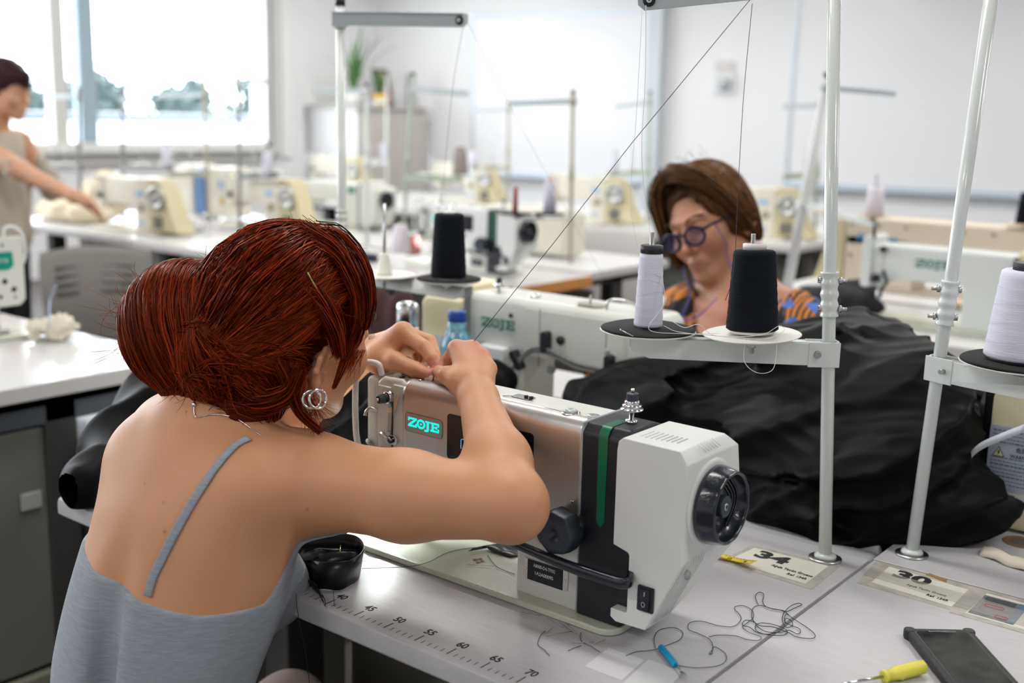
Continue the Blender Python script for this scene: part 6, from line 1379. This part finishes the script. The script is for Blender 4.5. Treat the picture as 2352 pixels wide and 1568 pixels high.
def project(F, P, off, it=4):
    P = np.array(P, np.float32); e = .002
    for _ in range(it):
        d = F(P); G = np.stack([F(P+np.eye(3, dtype=np.float32)[i]*e)-F(P-np.eye(3, dtype=np.float32)[i]*e) for i in range(3)], 1)/(2*e); G /= np.linalg.norm(G, axis=1, keepdims=True)+1e-6; P = P-G*(d-off)[:, None]
    return P
rs = np.random.RandomState(2)
def comb(F, starts, ends, mids, k, off, jit, seed, clump=.004, lift=0.):
    rs = np.random.RandomState(seed); n = len(starts); t = np.linspace(0, 1, k)[None, :, None]
    S, E_, M_ = starts[:, None], ends[:, None], mids[:, None]
    P = (1-t)**2*S+2*t*(1-t)*M_+t*t*E_
    w = np.cumsum(rs.normal(0, jit, (n, k, 3)), 1)*np.sin(np.pi*np.clip(t, .02, .98)); P = P+w
    o = off+rs.uniform(-.0015, .003, n); o2 = np.repeat(o, k)+np.tile(lift*np.linspace(0, 1, k)**2, n)
    Q = project(F, P.reshape(-1, 3), o2); return Q.reshape(n, k, 3)
# head: from the front hairline back to the bun
n = 3200; u = rs.uniform(-1, 1, n); v = rs.uniform(0, 1, n)
ang = u*1.75
start = np.stack([Hd(.085*math.sin(a), .075*math.cos(a)-.01-.10*vv*.6, .095*math.cos(a*.72)+.01-.02*vv) for a, vv in zip(ang, v)])
low = rs.uniform(0, 1, n) < .26
for i in np.where(low)[0]: a = rs.uniform(-1, 1); start[i] = Hd(.085*np.sign(a)*abs(a)**.3, -.02-.05*rs.uniform(), -.10+.12*rs.uniform())
end = junction+(start-Hd.c)*.14+rs.normal(0, .004, (n, 3)); mid = start*.45+end*.55+np.outer(.035+.015*np.sin(ang*5), Hd.A[:, 2])
hs = comb(HF, start, end, mid, 16, .0008, .00045, 3)
strands('hair_strands', hs, rs.uniform(.0006, .0012, n), M_red_hair, p1, 5)
# fringe locks sweeping down over the temple and in front of the ear
def lock(pts, n, r0, r1, seed, k=16, rad=.0009):
    rs = np.random.RandomState(seed); c = np.array([tuple(p) for p in bez(pts, 5)]); c = c[np.linspace(0, len(c)-1, k).astype(int)]; o = rs.normal(0, 1, (n, 1, 3)); o2 = rs.normal(0, 1, (n, 1, 3)); t = np.linspace(0, 1, k)[None, :, None]
    w = r0+(r1-r0)*t; return c[None]+o*w*(1-.5*t)+o2*w*.6*t
Lk = [lock([RD(716, 540, 1.40), RD(775, 545, 1.395), RD(828, 605, 1.405), RD(850, 680, 1.415), RD(838, 750, 1.42)], 420, .0062, .0035, 1), lock([RD(700, 540, 1.385), RD(780, 590, 1.375), RD(822, 680, 1.38), RD(818, 760, 1.385), RD(792, 822, 1.38)], 420, .0080, .0035, 2),
      lock([RD(640, 600, 1.37), RD(720, 670, 1.348), RD(768, 750, 1.355), RD(782, 815, 1.362)], 300, .0090, .0035, 3), lock([RD(800, 700, 1.385), RD(800, 790, 1.385), RD(782, 850, 1.382), RD(766, 890, 1.382)], 90, .004, .0015, 4), lock([RD(640, 830, 1.345), RD(668, 890, 1.345), RD(688, 945, 1.35), RD(735, 990, 1.35)], 150, .0045, .0025, 5),
      lock([RD(520, 900, 1.36), RD(590, 925, 1.352), RD(660, 905, 1.345), RD(690, 850, 1.34)], 260, .007, .005, 6)]
Lk = np.concatenate(Lk); strands('hair_locks', Lk, rs.uniform(.0005, .0010, len(Lk)), M_red_hair, p1, 12)
# bun: arcs wrapping round it
ax = (bunc-Hd(0, -.05, .0)); ax /= np.linalg.norm(ax); e1 = np.cross(ax, [0, 0, 1.]); e1 /= np.linalg.norm(e1); e2 = np.cross(ax, e1); n = 2600; k = 18
th0 = rs.uniform(0, 6.28, n); sp = rs.uniform(1.6, 3.0, n); pol = rs.uniform(.12, 2.5, n); T2 = np.linspace(0, 1, k)
tw = pol[:, None]+.5*np.sin(T2*3.1+th0[:, None])*.5; an_ = th0[:, None]+sp[:, None]*T2[None]
dirs = (np.cos(tw)[..., None]*ax+np.sin(tw)[..., None]*(np.cos(an_)[..., None]*e1+np.sin(an_)[..., None]*e2)); Pb = bunc+dirs*.085
Qb = project(HF, Pb.reshape(-1, 3), np.repeat(rs.uniform(-.0005, .0035, n), k)).reshape(n, k, 3); strands('bun_strands', Qb, rs.uniform(.0006, .0011, n), M_red_hair, p1, 6)
# flyaways
fl = []
def fly(p0, d, L, curl, m):
    p = np.array(p0, float); d = np.array(d, float); d /= np.linalg.norm(d); out = [p.copy()]; c = rs.normal(0, curl, 3)
    for i in range(m-1): d = d+c+rs.normal(0, .06, 3); d /= np.linalg.norm(d); p = p+d*L/(m-1); out.append(p.copy())
    return out
src = np.concatenate([Qb[rs.randint(0, len(Qb), 60), 8], hs[rs.randint(0, len(hs), 60), 6]])
for p in src:
    e = .003; G = np.array([float((HF(np.array([p+np.eye(3)[i]*e]))-HF(np.array([p-np.eye(3)[i]*e])))[0]) for i in range(3)]); G /= np.linalg.norm(G)+1e-6; tt = np.cross(G, rs.normal(0, 1, 3)); tt /= np.linalg.norm(tt)
    fl.append(fly(p, G*.5+tt*.9, rs.uniform(.015, .045), .16, 10))
for _ in range(30): fl.append(fly(RD(300+rs.uniform(-5, 25), 740+rs.uniform(-60, 60), 1.40), -np.array(CR)*1.+rs.normal(0, .35, 3), rs.uniform(.03, .075), .14, 10))
for _ in range(150): fl.append(fly(np.array(RD(400+rs.uniform(0, 230), 885+rs.uniform(-20, 40), 1.37)), np.array([0, 0, -.8])+rs.normal(0, .5, 3), rs.uniform(.015, .05), .15, 10))
for _ in range(90): fl.append(fly(np.array(RD(702+rs.uniform(-14, 14), 925+rs.uniform(-40, 10), 1.365)), np.array(-CU)*.9+np.array(CR)*.45+rs.normal(0, .09, 3), rs.uniform(.025, .055), .05, 10))
for _ in range(60): fl.append(fly(Hd(.071+rs.uniform(-.003, .003), .052+rs.uniform(-.012, .012), .0), -Hd.A[:, 2]+Hd.A[:, 1]*-.25+rs.normal(0, .10, 3), rs.uniform(.02, .05), .04, 10))
strands('loose_hair', fl, .00028, hair_mat('loose_red_hair', (.62, .13, .035), (.32, .035, .012), .5, .4, .1), p1, 9)
# hair pin
pa, pb = march(HF, 706, 625, off=.0065), march(HF, 755, 712, off=.0065)
MB().tube([pa, pa*.5+pb*.5+(CAM-pa).normalized()*.002, pb], .0009, 8).build('hair_pin', mat('pin_gold', (.33, .33, .08), .3, .7), p1)
# ---------------------------------------------------------------- the brown-haired person opposite
p2 = empty('person', label='person with short brown hair, blue glasses and orange patterned blouse looking down at black fabric', cat='person')
H2 = Frame((.124, 1.429, .365), fr(264.9, 14, 20), 1.0)
b2f = np.array([-.12, -.99, 0.]); b2r = np.cross(b2f, [0, 0, 1.]); b2r /= np.linalg.norm(b2r)
C2 = np.array([.235, 1.430, .160])
def A2(o, x=0., y=0., z=0.): return np.asarray(o)+b2r*x+b2f*y+bu*z
def L2(deg): c, s = math.cos(R_(deg)), math.sin(R_(deg)); return np.stack([b2r, b2f*c-bu*s, bu*c+b2f*s], 1)
S2R, S2L = A2(C2, .165, .02, -.01), A2(C2, -.165, .02, -.01); E2R, E2L = A2(C2, .26, .12, -.22), A2(C2, -.27, .12, -.22); W2R, W2L = np.array([.02, 1.14, .06]), np.array([.44, 1.12, .10])
def f2():
    F = SDF(); F.ell(A2(C2, 0, -.02, -.13), (.165, .115, .20), .03, L2(14)); F.ell(A2(C2, 0, -.10, -.42), (.175, .13, .20), .08, L2(6))
    F.cone(A2(C2, -.10, -.01, .0), A2(C2, .10, -.01, .0), .062, .062, .06)
    for q in (-1, 1): F.ell(A2(C2, q*.075, .085, -.13), (.07, .06, .065), .04, L2(0)); F.cone(A2(C2, q*.02, 0, .055), A2(C2, q*.15, .01, .01), .035, .030, .05); F.cone(A2(C2, q*.01, .075, .012), A2(C2, q*.13, .055, .03), .010, .009, .02)
    F.cone(A2(C2, 0, .0, .02), H2(0, -.02, -.06), .060, .055, .04); F.cone(H2(.01, .03, -.10), A2(C2, 0, .05, .02), .030, .028, .03)
    for S, E, W in ((S2R, E2R, W2R), (S2L, E2L, W2L)):
        F.ell(S, (.058, .056, .058), .03); F.cone(S, E, .052, .042, .03); F.cone(E, W, .040, .026, .02)
        d = (W-E)/np.linalg.norm(W-E); kn = W+d*.075; F.cone(W, kn, .026, .018, .02)
        for i in range(4):
            o = b2r*(.010*(i-1.5)*2); a = kn+o; b = a+d*.035-bu*.012; c = b+d*.02-bu*.02; F.cone(W*.5+a*.5, a, .012, .009, .008); F.cone(a, b, .009, .008, .003); F.cone(b, c, .008, .0065, .003)
        t = W+d*.03+b2r*(.025 if W is W2L else -.025); F.cone(W, t, .014, .012, .01); F.cone(t, t+d*.04-bu*.01, .0105, .008, .004)
    head_prims(F, H2); return F
B2 = f2(); M_sk2 = skin_mat('skin_rosy', (.52, .24, .15), (.48, .20, .11))
body2 = sdf_obj('body', B2, (-.22, .98, -.42), (.66, 1.68, .50), .0042, M_sk2, p2, relax=2)
def tone2(P):
    base = np.tile(np.array([.46, .215, .130], np.float32), (len(P), 1))
    def blob(c, r, col, a=1.):
        nonlocal base
        w = a*np.exp(-((P-np.array(c, np.float32))**2).sum(1)/(r*r)); base = base*(1-w[:, None])+np.array(col, np.float32)*w[:, None]
    for q in (-1, 1): blob(H2(q*.042, .085, -.035), .025, (.52, .17, .11), .6); blob(H2(q*.031, .10, -.004), .012, (.30, .13, .09), .5)
    blob(H2(0, .12, -.033), .016, (.55, .17, .11), .7)
    Q = H2.loc(P); w = np.exp(-((Q[:, 0]/.022)**2+((Q[:, 2]+.0645)/.0085)**2)**2)*(Q[:, 1] > .09); base = base*(1-.6*w[:, None])+np.array((.34, .11, .09), np.float32)*.6*w[:, None]
    blob(A2(C2, .0, .10, -.03), .10, (.54, .21, .13), .8); return base
vcolor(body2, tone2); use_vcolor(M_sk2); eyes_for(H2, p2, lash=True)
# blouse
def blouse(P):
    d = B2(P)-.006; q = P-C2.astype(np.float32); x = q@b2r.astype(np.float32); y = q@b2f.astype(np.float32); z = P[:, 2]-C2[2]
    neck = np.sqrt((x/.112)**2+((z-.045)/.115)**2)-1; neck = np.where(y > -.02, neck*.09, (np.sqrt((x/.10)**2+((z-.07)/.06)**2)-1)*.07)
    d = np.maximum(d, -neck); head = np.linalg.norm(P-H2(0, 0, -.03).astype(np.float32), axis=1)-.135; d = np.maximum(d, -head)
    for S, E in ((S2R, E2R), (S2L, E2L)):
        ax = (E-S)/np.linalg.norm(E-S); t = (P-S.astype(np.float32))@ax.astype(np.float32); near = d_cone(P, S, E+(E-S)*2, .085, .085); d = np.where(near < 0, np.maximum(d, t-.17), d)
    return np.maximum(d+.0022*np.sin(x*190+3*np.sin(z*30)), -(P[:, 2]+.40))
mb_ = bpy.data.materials.new('geometric_print'); mb_.use_nodes = True; nt = mb_.node_tree; b = nt.nodes['Principled BSDF']; b.inputs['Roughness'].default_value = .75
tc = nt.nodes.new('ShaderNodeTexCoord'); vo = nt.nodes.new('ShaderNodeTexVoronoi'); vo.inputs['Scale'].default_value = 25; nt.links.new(tc.outputs['Object'], vo.inputs['Vector'])
rp = nt.nodes.new('ShaderNodeValToRGB'); rp.color_ramp.interpolation = 'CONSTANT'; el = rp.color_ramp.elements; el[0].position = 0; el[0].color = (.55, .19, .035, 1); el[1].position = .42; el[1].color = (.012, .012, .018, 1)
for pos, c in ((.60, (.06, .17, .55, 1)), (.70, (.66, .60, .48, 1)), (.79, (.5, .17, .03, 1)), (.92, (.02, .02, .03, 1))): e_ = el.new(pos); e_.color = c
sp_ = nt.nodes.new('ShaderNodeSeparateColor'); nt.links.new(vo.outputs['Color'], sp_.inputs[0]); nt.links.new(sp_.outputs[0], rp.inputs[0])
wv = nt.nodes.new('ShaderNodeTexWave'); wv.inputs['Scale'].default_value = 24; wv.inputs['Distortion'].default_value = 3; nt.links.new(tc.outputs['Object'], wv.inputs['Vector']); gt = nt.nodes.new('ShaderNodeMath'); gt.operation = 'GREATER_THAN'; gt.inputs[1].default_value = .66; nt.links.new(wv.outputs['Fac'], gt.inputs[0])
ml = nt.nodes.new('ShaderNodeMath'); ml.operation = 'MULTIPLY'; lt = nt.nodes.new('ShaderNodeMath'); lt.operation = 'LESS_THAN'; lt.inputs[1].default_value = .42; nt.links.new(sp_.outputs[0], lt.inputs[0]); nt.links.new(gt.outputs[0], ml.inputs[0]); nt.links.new(lt.outputs[0], ml.inputs[1])
mx = nt.nodes.new('ShaderNodeMix'); mx.data_type = 'RGBA'; mx.inputs[7].default_value = (.02, .013, .012, 1); nt.links.new(ml.outputs[0], mx.inputs[0]); nt.links.new(rp.outputs[0], mx.inputs[6]); nt.links.new(mx.outputs[2], b.inputs['Base Color'])
sdf_obj('blouse', blouse, (-.22, 1.10, -.42), (.66, 1.68, .32), .005, mb_, p2, relax=2)
T2_ = SDF(); hc2 = A2(C2, 0, -.12, -.52)
for q in (-1, 1): T2_.cone(A2(hc2, q*.08, 0, -.0), A2(hc2, q*.12, .40, .02), .09, .065, .04); T2_.cone(A2(hc2, q*.12, .40, .02), A2(hc2, q*.12, .38, -.33), .062, .048, .02)
T2_.ell(hc2, (.17, .13, .12), .03); sdf_obj('trousers', T2_, (-.20, .95, -.74), (.66, 1.78, -.20), .009, M_trouser, p2, coarse=6)
st = empty('stool', label='dark stool beneath the person in the orange patterned blouse', cat='stool'); hx, hy = hc2[0], hc2[1]
MB().lathe([(.001, -.50), (.17, -.50), (.18, -.48), (.17, -.465), (.001, -.46)], (hx, hy, 0), 'z', 28).build('seat', M_black, st); MB().cyl((hx, hy, -.70), (hx, hy, -.5), .025, 14).build('column', M_steel, st); MB().lathe([(.001, -.749), (.20, -.749), (.19, -.735), (.001, -.70)], (hx, hy, 0), 'z', 28).build('base', M_black, st)
# hair: parted bob, brown with lighter streaks
def hf2():
    F = SDF(); H = H2; F.ell(H(.006, -.012, .045), (.086, .110, .098), .01, H.A); F.ell(H(.006, -.045, -.02), (.078, .080, .080), .04, H.A)
    F.cone(H(.080, .020, .02), H(.080, .035, -.060), .030, .016, .03); F.cone(H(-.070, -.03, .02), H(-.070, -.04, -.060), .024, .014, .03)
    F.ell(H(-.008, .170, -.020), (.072, .128, .140), .012, H.A, '-'); F.ell(H(0, .09, -.12), (.10, .10, .085), .02, H.A, '-'); return F
HF2_ = hf2(); M_brown = hair_mat('brown_hair', (.36, .17, .065), (.014, .007, .005), .30, .10)
hb = sdf_obj('hair_mass', lambda P: HF2_(P)+.003+.0025*np.sin(P[:, 0]*150+3*np.sin(P[:, 2]*25)), H2.c-.2, H2.c+.2, .0045, M_brown, p2, relax=2)
hb.data.attributes.new('strand', 'FLOAT', 'POINT').data.foreach_set('value', np.full(len(hb.data.vertices), .10, np.float32))
rs = np.random.RandomState(21); n = 2600; sd = np.where(rs.uniform(0, 1, n) < .42, 1, -1); tt = rs.uniform(0, 1, n)
start = np.stack([H2(.022+.004*s_, .055-.14*t, .140-.03*t*t) for s_, t in zip(sd, tt)]); ph = rs.uniform(0, 1, n)
end = np.stack([H2(s_*(.080-.02*abs(t-.4)), (.075 if s_ > 0 else .045)-.17*t, -.03-.055*p_) for s_, t, p_ in zip(sd, tt, ph)])
mid = np.stack([H2(s_*(.078+.02*p_), (.095 if s_ > 0 else .10)-.20*t, .085) for s_, t, p_ in zip(sd, tt, ph)])
Q = comb(HF2_, start, end, mid, 14, .0015, .0012, 4); strands('hair_strands', Q, rs.uniform(.0010, .0020, n), M_brown, p2, 7)
Lk = np.concatenate([lock([H2(.02, .066, .142), H2(.056, .082, .104), H2(.082, .072, .0), H2(.086, .060, -.065)], 260, .008, .006, 1, rad=1), lock([H2(.01, .066, .142), H2(-.036, .078, .130), H2(-.070, .058, .090), H2(-.082, .015, .02), H2(-.080, -.02, -.05)], 300, .009, .006, 2, rad=1)]); strands('hair_locks', Lk, rs.uniform(.0009, .0018, len(Lk)), M_brown, p2, 8)
fl = [fly(H2(rs.normal(0, .03), rs.normal(-.01, .04), .142), H2.A[:, 2]*.4+rs.normal(0, .6, 3), rs.uniform(.02, .045), .15, 8) for _ in range(30)]; strands('loose_hair', fl, .0004, M_brown, p2, 9)
MB().tube([V(H2(.030, .03, .146)), V(H2(.022, .0, .149)), V(H2(.018, -.02, .146))], .006, 10).build('hair_clip', mat('clip_blue', (.25, .38, .5), .3), p2)
# glasses
gl_ = empty('glasses'); gl_.parent = p2; M_gl = mat('glasses_blue', (.003, .007, .035), .35, spec=.3); M_lens = mat('lens_tint', (.10, .09, .24), .05, alpha=.28)
for q in (-1, 1):
    pts = []
    for i in range(33): a = 2*math.pi*i/32; pts.append(H2(q*.034+.0240*math.cos(a)*(1.04), .118-.006*abs(math.cos(a)) if q*math.cos(a) > 0 else .119, -.004+.0205*math.sin(a)))
    MB().tube(pts, .0034, 8).build('rim', M_gl, gl_)
    m = MB(); m.add([V(p) for p in pts[:-1]], [list(range(32))]); m.build('lens', M_lens, gl_)
    MB().tube([H2(q*.058, .114, .004), H2(q*.072, .095, .008), H2(q*.080, .02, .004), H2(q*.082, -.015, -.004)], [.0032, .0028, .0022, .002], 8).build('temple', M_gl, gl_)
MB().tube(bez([H2(-.012, .119, .003), H2(0, .122, .007), H2(.012, .119, .003)], 5), .0026, 8).build('bridge', M_gl, gl_)
M_cord = mat('bead_blue', (.02, .03, .35), .4)
for pts, nm in (([H2(-.074, .085, .004), H2(-.072, .072, -.045), H2(-.060, .070, -.085), A2(C2, -.065, .10, .020), A2(C2, -.105, .045, .060)], 'glasses_cord'), ([H2(.074, .085, .004), H2(.090, .05, -.05), A2(C2, .11, .085, .05), A2(C2, .10, .12, .0), A2(C2, .060, .125, .005), A2(C2, .03, .09, .05)], 'glasses_cord')):
    m = MB(); c = bez(pts, 16)
    m.tube(c, [.0009 if i % 2 else .0017 for i in range(len(c))], 6); m.build(nm, M_cord, gl_)
MB().tube(bez([H2(.070, .045, -.035), H2(.066, .065, -.075), H2(.055, .080, -.115), H2(.048, .085, -.135), H2(.058, .080, -.140), H2(.068, .070, -.110), H2(.074, .055, -.070)], 6), .0042, 8).build('drop_earring', mat('earring_brown', (.07, .035, .02), .5), p2)
# ---------------------------------------------------------------- the standing person by the window
p3 = empty('person', label='dark-haired person in a beige sleeveless top standing by the window, arm stretched out', cat='person')
h3 = np.array(RD(14, 205, 5.1)); r3, f3, u3 = fr(22, 14, 0); r3 = np.asarray(r3)
H3 = Frame(h3, (r3, f3, u3), 1.0); sh = h3+np.array([-.10, -.02, -.235]); f3h = np.array([.93, .37, 0]); r3h = np.cross(f3h, [0, 0, 1.])
def A3(o, x=0., y=0., z=0.): return np.asarray(o)+r3h*x+f3h*y+bu*z
E3 = np.array(RD(48, 392, 4.92)); W3 = np.array(RD(168, 450, 4.85)); S3 = A3(sh, .150, .02, .005)
F = SDF(); F.ell(A3(sh, 0, 0, -.15), (.155, .105, .21), .03, np.stack([r3h, f3h, bu], 1)); F.cone(A3(sh, -.12, 0, .0), A3(sh, .12, 0, .0), .06, .06, .06); F.cone(A3(sh, 0, 0, .0), H3(0, -.02, -.06), .056, .052, .04); F.cone(A3(sh, 0, -.02, -.4), A3(sh, 0, -.02, -.3), .14, .13, .08)
F.cone(S3, E3, .052, .042, .03); F.cone(E3, W3, .040, .027, .02); E3b = A3(sh, -.20, .15, -.22); W3b = np.array(RD(112, 408, 5.3)); F.cone(A3(sh, -.15, .02, 0), E3b, .05, .04, .03); F.cone(E3b, W3b, .038, .026, .02)
for W in (W3, W3b):
    d = (W-(E3 if W is W3 else E3b)); d /= np.linalg.norm(d); k_ = W+d*.08; F.cone(W, k_, .027, .022, .02)
    for i in range(4): a = k_+bu*(.012*(i-1.5)*1.3)+r3h*.006*(i-1.5); F.cone(W*.4+a*.6, a, .012, .010, .008); F.cone(a, a+d*.045-bu*.012, .0095, .008, .003); F.cone(a+d*.045-bu*.012, a+d*.07-bu*.03, .008, .0065, .003)
    F.cone(W, W+d*.05+bu*.028, .014, .011, .01); F.cone(W+d*.05+bu*.028, W+d*.085+bu*.022, .010, .008, .004)
head_prims(F, H3); B3 = F
lo3, hi3 = np.minimum(sh, W3)-[.35, .35, .35], np.maximum(h3, W3)+[.30, .35, .2]
sdf_obj('body', B3, lo3, hi3, .006, mat('skin_pale', (.62, .33, .20), .5, sub=.1), p3, relax=2); eyes_for(H3, p3)
F = SDF(); H = H3; F.ell(H(0, -.015, .048), (.092, .110, .094), .01, H.A); F.ell(H(0, -.06, -.02), (.075, .06, .10), .03, H.A); F.cone(H(0, .085, .075), H(.0, .098, .045), .03, .02, .03); F.ell(H(0, .15, -.055), (.12, .11, .088), .01, H.A, '-'); F.ell(H(.09, .02, -.05), (.03, .035, .05), .01, H.A, '-')
M_dkh = hair_mat('dark_brown_hair', (.075, .035, .035), (.02, .010, .014), .4, .08); hb = sdf_obj('hair', lambda P, F=F: F(P)+.002*np.sin(P[:, 0]*130+P[:, 1]*90), h3-.2, h3+.22, .006, M_dkh, p3, relax=2); hb.data.attributes.new('strand', 'FLOAT', 'POINT').data.foreach_set('value', np.random.RandomState(1).uniform(0, .6, len(hb.data.vertices)).astype(np.float32))
def vest(P):
    d = B3(P)-.012-.012*np.clip((sh[2]-.15-P[:, 2])/.3, 0, 1.5)+.006*np.sin((P@r3h.astype(np.float32))*60); z = P[:, 2]-sh[2]; d = np.maximum(d, z-.045+.0*z); d = np.maximum(d, -(d_cone(P, S3, E3, .066, .056))); d = np.maximum(d, -(d_cone(P, A3(sh, -.15, .02, 0), E3b, .066, .056))); d = np.maximum(d, -(d_cone(P, E3, W3, .06, .06)))
    return np.maximum(d, -(P[:, 2]-sh[2]+.48))
sdf_obj('top', vest, sh-[.32, .32, .5], sh+[.32, .32, .12], .008, mat('oatmeal_linen', (.52, .46, .38), .9), p3, relax=2)
F = SDF(); hp3 = A3(sh, 0, -.03, -.50); F.ell(hp3, (.165, .12, .12), .03, np.stack([r3h, f3h, bu], 1))
for q in (-1, 1): F.cone(A3(hp3, q*.08, 0, -.05), A3(hp3, q*.09, .02, FZ-hp3[2]+.06), .095, .06, .03)
sdf_obj('trousers', F, hp3-[.3, .3, .9], hp3+[.3, .3, .16], .012, M_trouser, p3, coarse=6)
F = SDF()
for q in (-1, 1): a = A3(hp3, q*.09, -.01, FZ-hp3[2]+.035); F.cone(a, A3(a, 0, .14, -.005), .035, .03, .02)
sdf_obj('shoes', F, hp3-[.4, .4, .99], hp3-[-.4, -.4, .5], .01, M_black, p3, coarse=4)
strap_ = MB().tube(bez([A3(sh, .10, .10, -.12), A3(sh, .155, .06, -.30), A3(sh, .19, .02, -.48), A3(sh, .21, -.02, -.62)], 6), .012, 8).build('bag_strap', mat('strap_brown', (.30, .20, .13), .7), p3)
# ================================================================ black fabric
def cloth_field(items, folds, seed=0, base=0.):
    F = SDF()
    for it in items: F.cone(*it)
    rs = np.random.RandomState(seed); W = []
    for (amp, fr_, wp) in folds:
        d = rs.normal(0, 1, 3); d[2] *= .7; d /= np.linalg.norm(d); e = rs.normal(0, 1, 3); e /= np.linalg.norm(e); W.append((amp, (d*fr_).astype(np.float32), (e*wp).astype(np.float32), rs.uniform(0, 6.28)))
    def disp(P):
        s = 0
        for amp, d, e, p in W: ph_ = P@d+1.6*np.sin(P@e+p)+p; s = s+amp*(np.maximum(1-np.sqrt(np.sin(ph_)**2+.02), 0)**1.3)
        return -s
    F.fn(disp, op='add'); return F
a_ = lambda px, py, yy: np.array(RY(px, py, yy))
items = [(a_(1330, 905, .82), a_(1450, 905, .86), .030, .055, .03), (a_(1450, 905, .86), a_(1640, 905, .92), .055, .085, .04), (a_(1640, 905, .92), a_(1900, 905, .95), .095, .105, .05), (a_(1900, 915, .95), a_(2095, 975, .84), .100, .090, .05),
         (a_(1560, 890, 1.05), a_(1960, 880, 1.02), .06, .105, .05), (a_(1960, 880, 1.02), a_(2120, 940, .95), .085, .075, .05), (a_(1975, 800, .98), a_(2120, 850, .93), .030, .036, .035),
         (a_(1800, 1090, .78), a_(2050, 1120, .76), .075, .082, .05), (a_(2050, 1120, .76), a_(2215, 1140, .78), .080, .046, .04), (a_(1640, 1010, .82), a_(1830, 1060, .80), .06, .085, .05), (a_(1800, 1170, .70), a_(1880, 1210, .665), .04, .018, .03),
         (a_(1700, 835, 1.18), a_(1890, 825, 1.16), .06, .065, .04), (a_(1380, 930, .80), a_(1500, 960, .78), .035, .05, .03), (a_(1700, 1160, .72), a_(1720, 1210, .70), .020, .010, .02)]
CFd = cloth_field(items, [(.022, 17, 6), (.017, 26, 9), (.013, 46, 12), (.0035, 95, 25)], 4)
M_cl = M_cloth
def above(F, z): return lambda P: np.maximum(F(P), z-P[:, 2])
o = sdf_obj('black_fabric', above(CFd, -.04), (.05, .60, -.06), (1.10, 1.34, .34), .0045, M_cl, None, relax=2); tag(o, 'large heap of black satiny fabric spread across the table behind number 34', 'fabric')
it2 = [(a_(1135, 850, .80), a_(1150, 880, .79), .018, .025, .01), (a_(1150, 880, .79), a_(1140, 930, .78), .028, .03, .02)]
o = sdf_obj('black_fabric', cloth_field(it2, [(.006, 60, 20)], 2), np.array(a_(1140, 880, .79))-.1, np.array(a_(1140, 880, .79))+.1, .004, M_cl, None); tag(o, 'folded black fabric corner standing up behind the right hand', 'fabric')
it3 = [(np.array(RZ(200, 1118, .030)), a_(290, 1030, .13), .030, .050, .03), (a_(290, 1030, .13), a_(400, 935, .24), .050, .070, .04), (a_(400, 935, .24), np.array([.0, .40, .08]), .070, .085, .05), (np.array([-.02, .40, .08]), np.array([.20, .42, .09]), .085, .08, .05), (np.array([.02, .28, .04]), np.array([.20, .34, .05]), .06, .06, .05), (np.array([.20, .40, .09]), np.array([.26, .48, .05]), .075, .05, .05), (a_(400, 900, .30), a_(470, 880, .36), .045, .05, .04)]
o = sdf_obj('black_fabric', above(cloth_field(it3, [(.016, 20, 7), (.010, 34, 12), (.003, 80, 25)], 7), .001), (-.36, -.03, -.01), (.36, .60, .24), .0045, M_cl, None, relax=2); tag(o, 'black fabric piled on table 34 under the face and hanging over its left corner', 'fabric')
# bunched ribbon with a pin at the front edge
rb_ = empty('black_ribbon', label='bunched black satin ribbon with a pin on the front edge of table 34', cat='ribbon')
def strip(name, pts, wv_, m, parent, up=(0, 0, 1), th=.0012):
    c = bez(pts, 8); rows = []
    for i, p in enumerate(c): w_ = V(wv_[0]).lerp(V(wv_[1]), i/(len(c)-1)); rows.append([p-w_*.5+V((0, 0, .0012*math.sin(i*.8))), p, p+w_*.5])
    o = MB().rings(rows, closed=False, caps=False).build(name, m, parent); o.modifiers.new('t', 'SOLIDIFY').thickness = th
    for p in o.data.polygons: p.use_smooth = True
    return o
M_sat = mat('black_satin_gloss', (.006, .007, .009), .30, spec=.6)
q = lambda x, y, z=.0: V(RZ(x, y, z))
strip('ribbon_loop', [q(690, 1310, .004), q(735, 1322, .018), q(800, 1318, .020), q(832, 1290, .018), q(815, 1262, .022), q(760, 1255, .026), q(700, 1262, .026), q(672, 1290, .02)], [V((.004, .004, .036)), V((.004, .004, .040))], M_sat, rb_)
strip('ribbon_loop', [q(700, 1300, .012), q(740, 1295, .022), q(790, 1290, .024), q(820, 1300, .015), q(790, 1330, .006)], [V((0, .008, .028)), V((.0, .01, .024))], M_sat, rb_)
strip('ribbon_tail', [q(705, 1330, .010), q(720, 1345, .004), q(738, 1368, .002), q(745, 1385, .001)], [V((.040, -.01, .008)), V((.018, -.012, .001))], M_sat, rb_)
strip('ribbon_tail', [q(690, 1290, .030), q(745, 1262, .034), q(800, 1262, .030)], [V((.01, .03, -.006)), V((.01, .03, -.006))], M_sat, rb_)
MB().tube([q(782, 1250, .034), q(781, 1268, .033)], .0006, 6).build('ribbon_pin', mat('pin_brass', (.75, .62, .3), .25, 1.), rb_)
o = strip('fabric_scrap', [q(1098, 1262, .012), q(1130, 1250, .015), q(1165, 1262, .013), q(1200, 1272, .012)], [V((.012, .028, 0)), V((.012, .034, 0))], M_sat, None); tag(o, 'small black satin scrap on the bed plate against the machine pillar', 'fabric scrap')
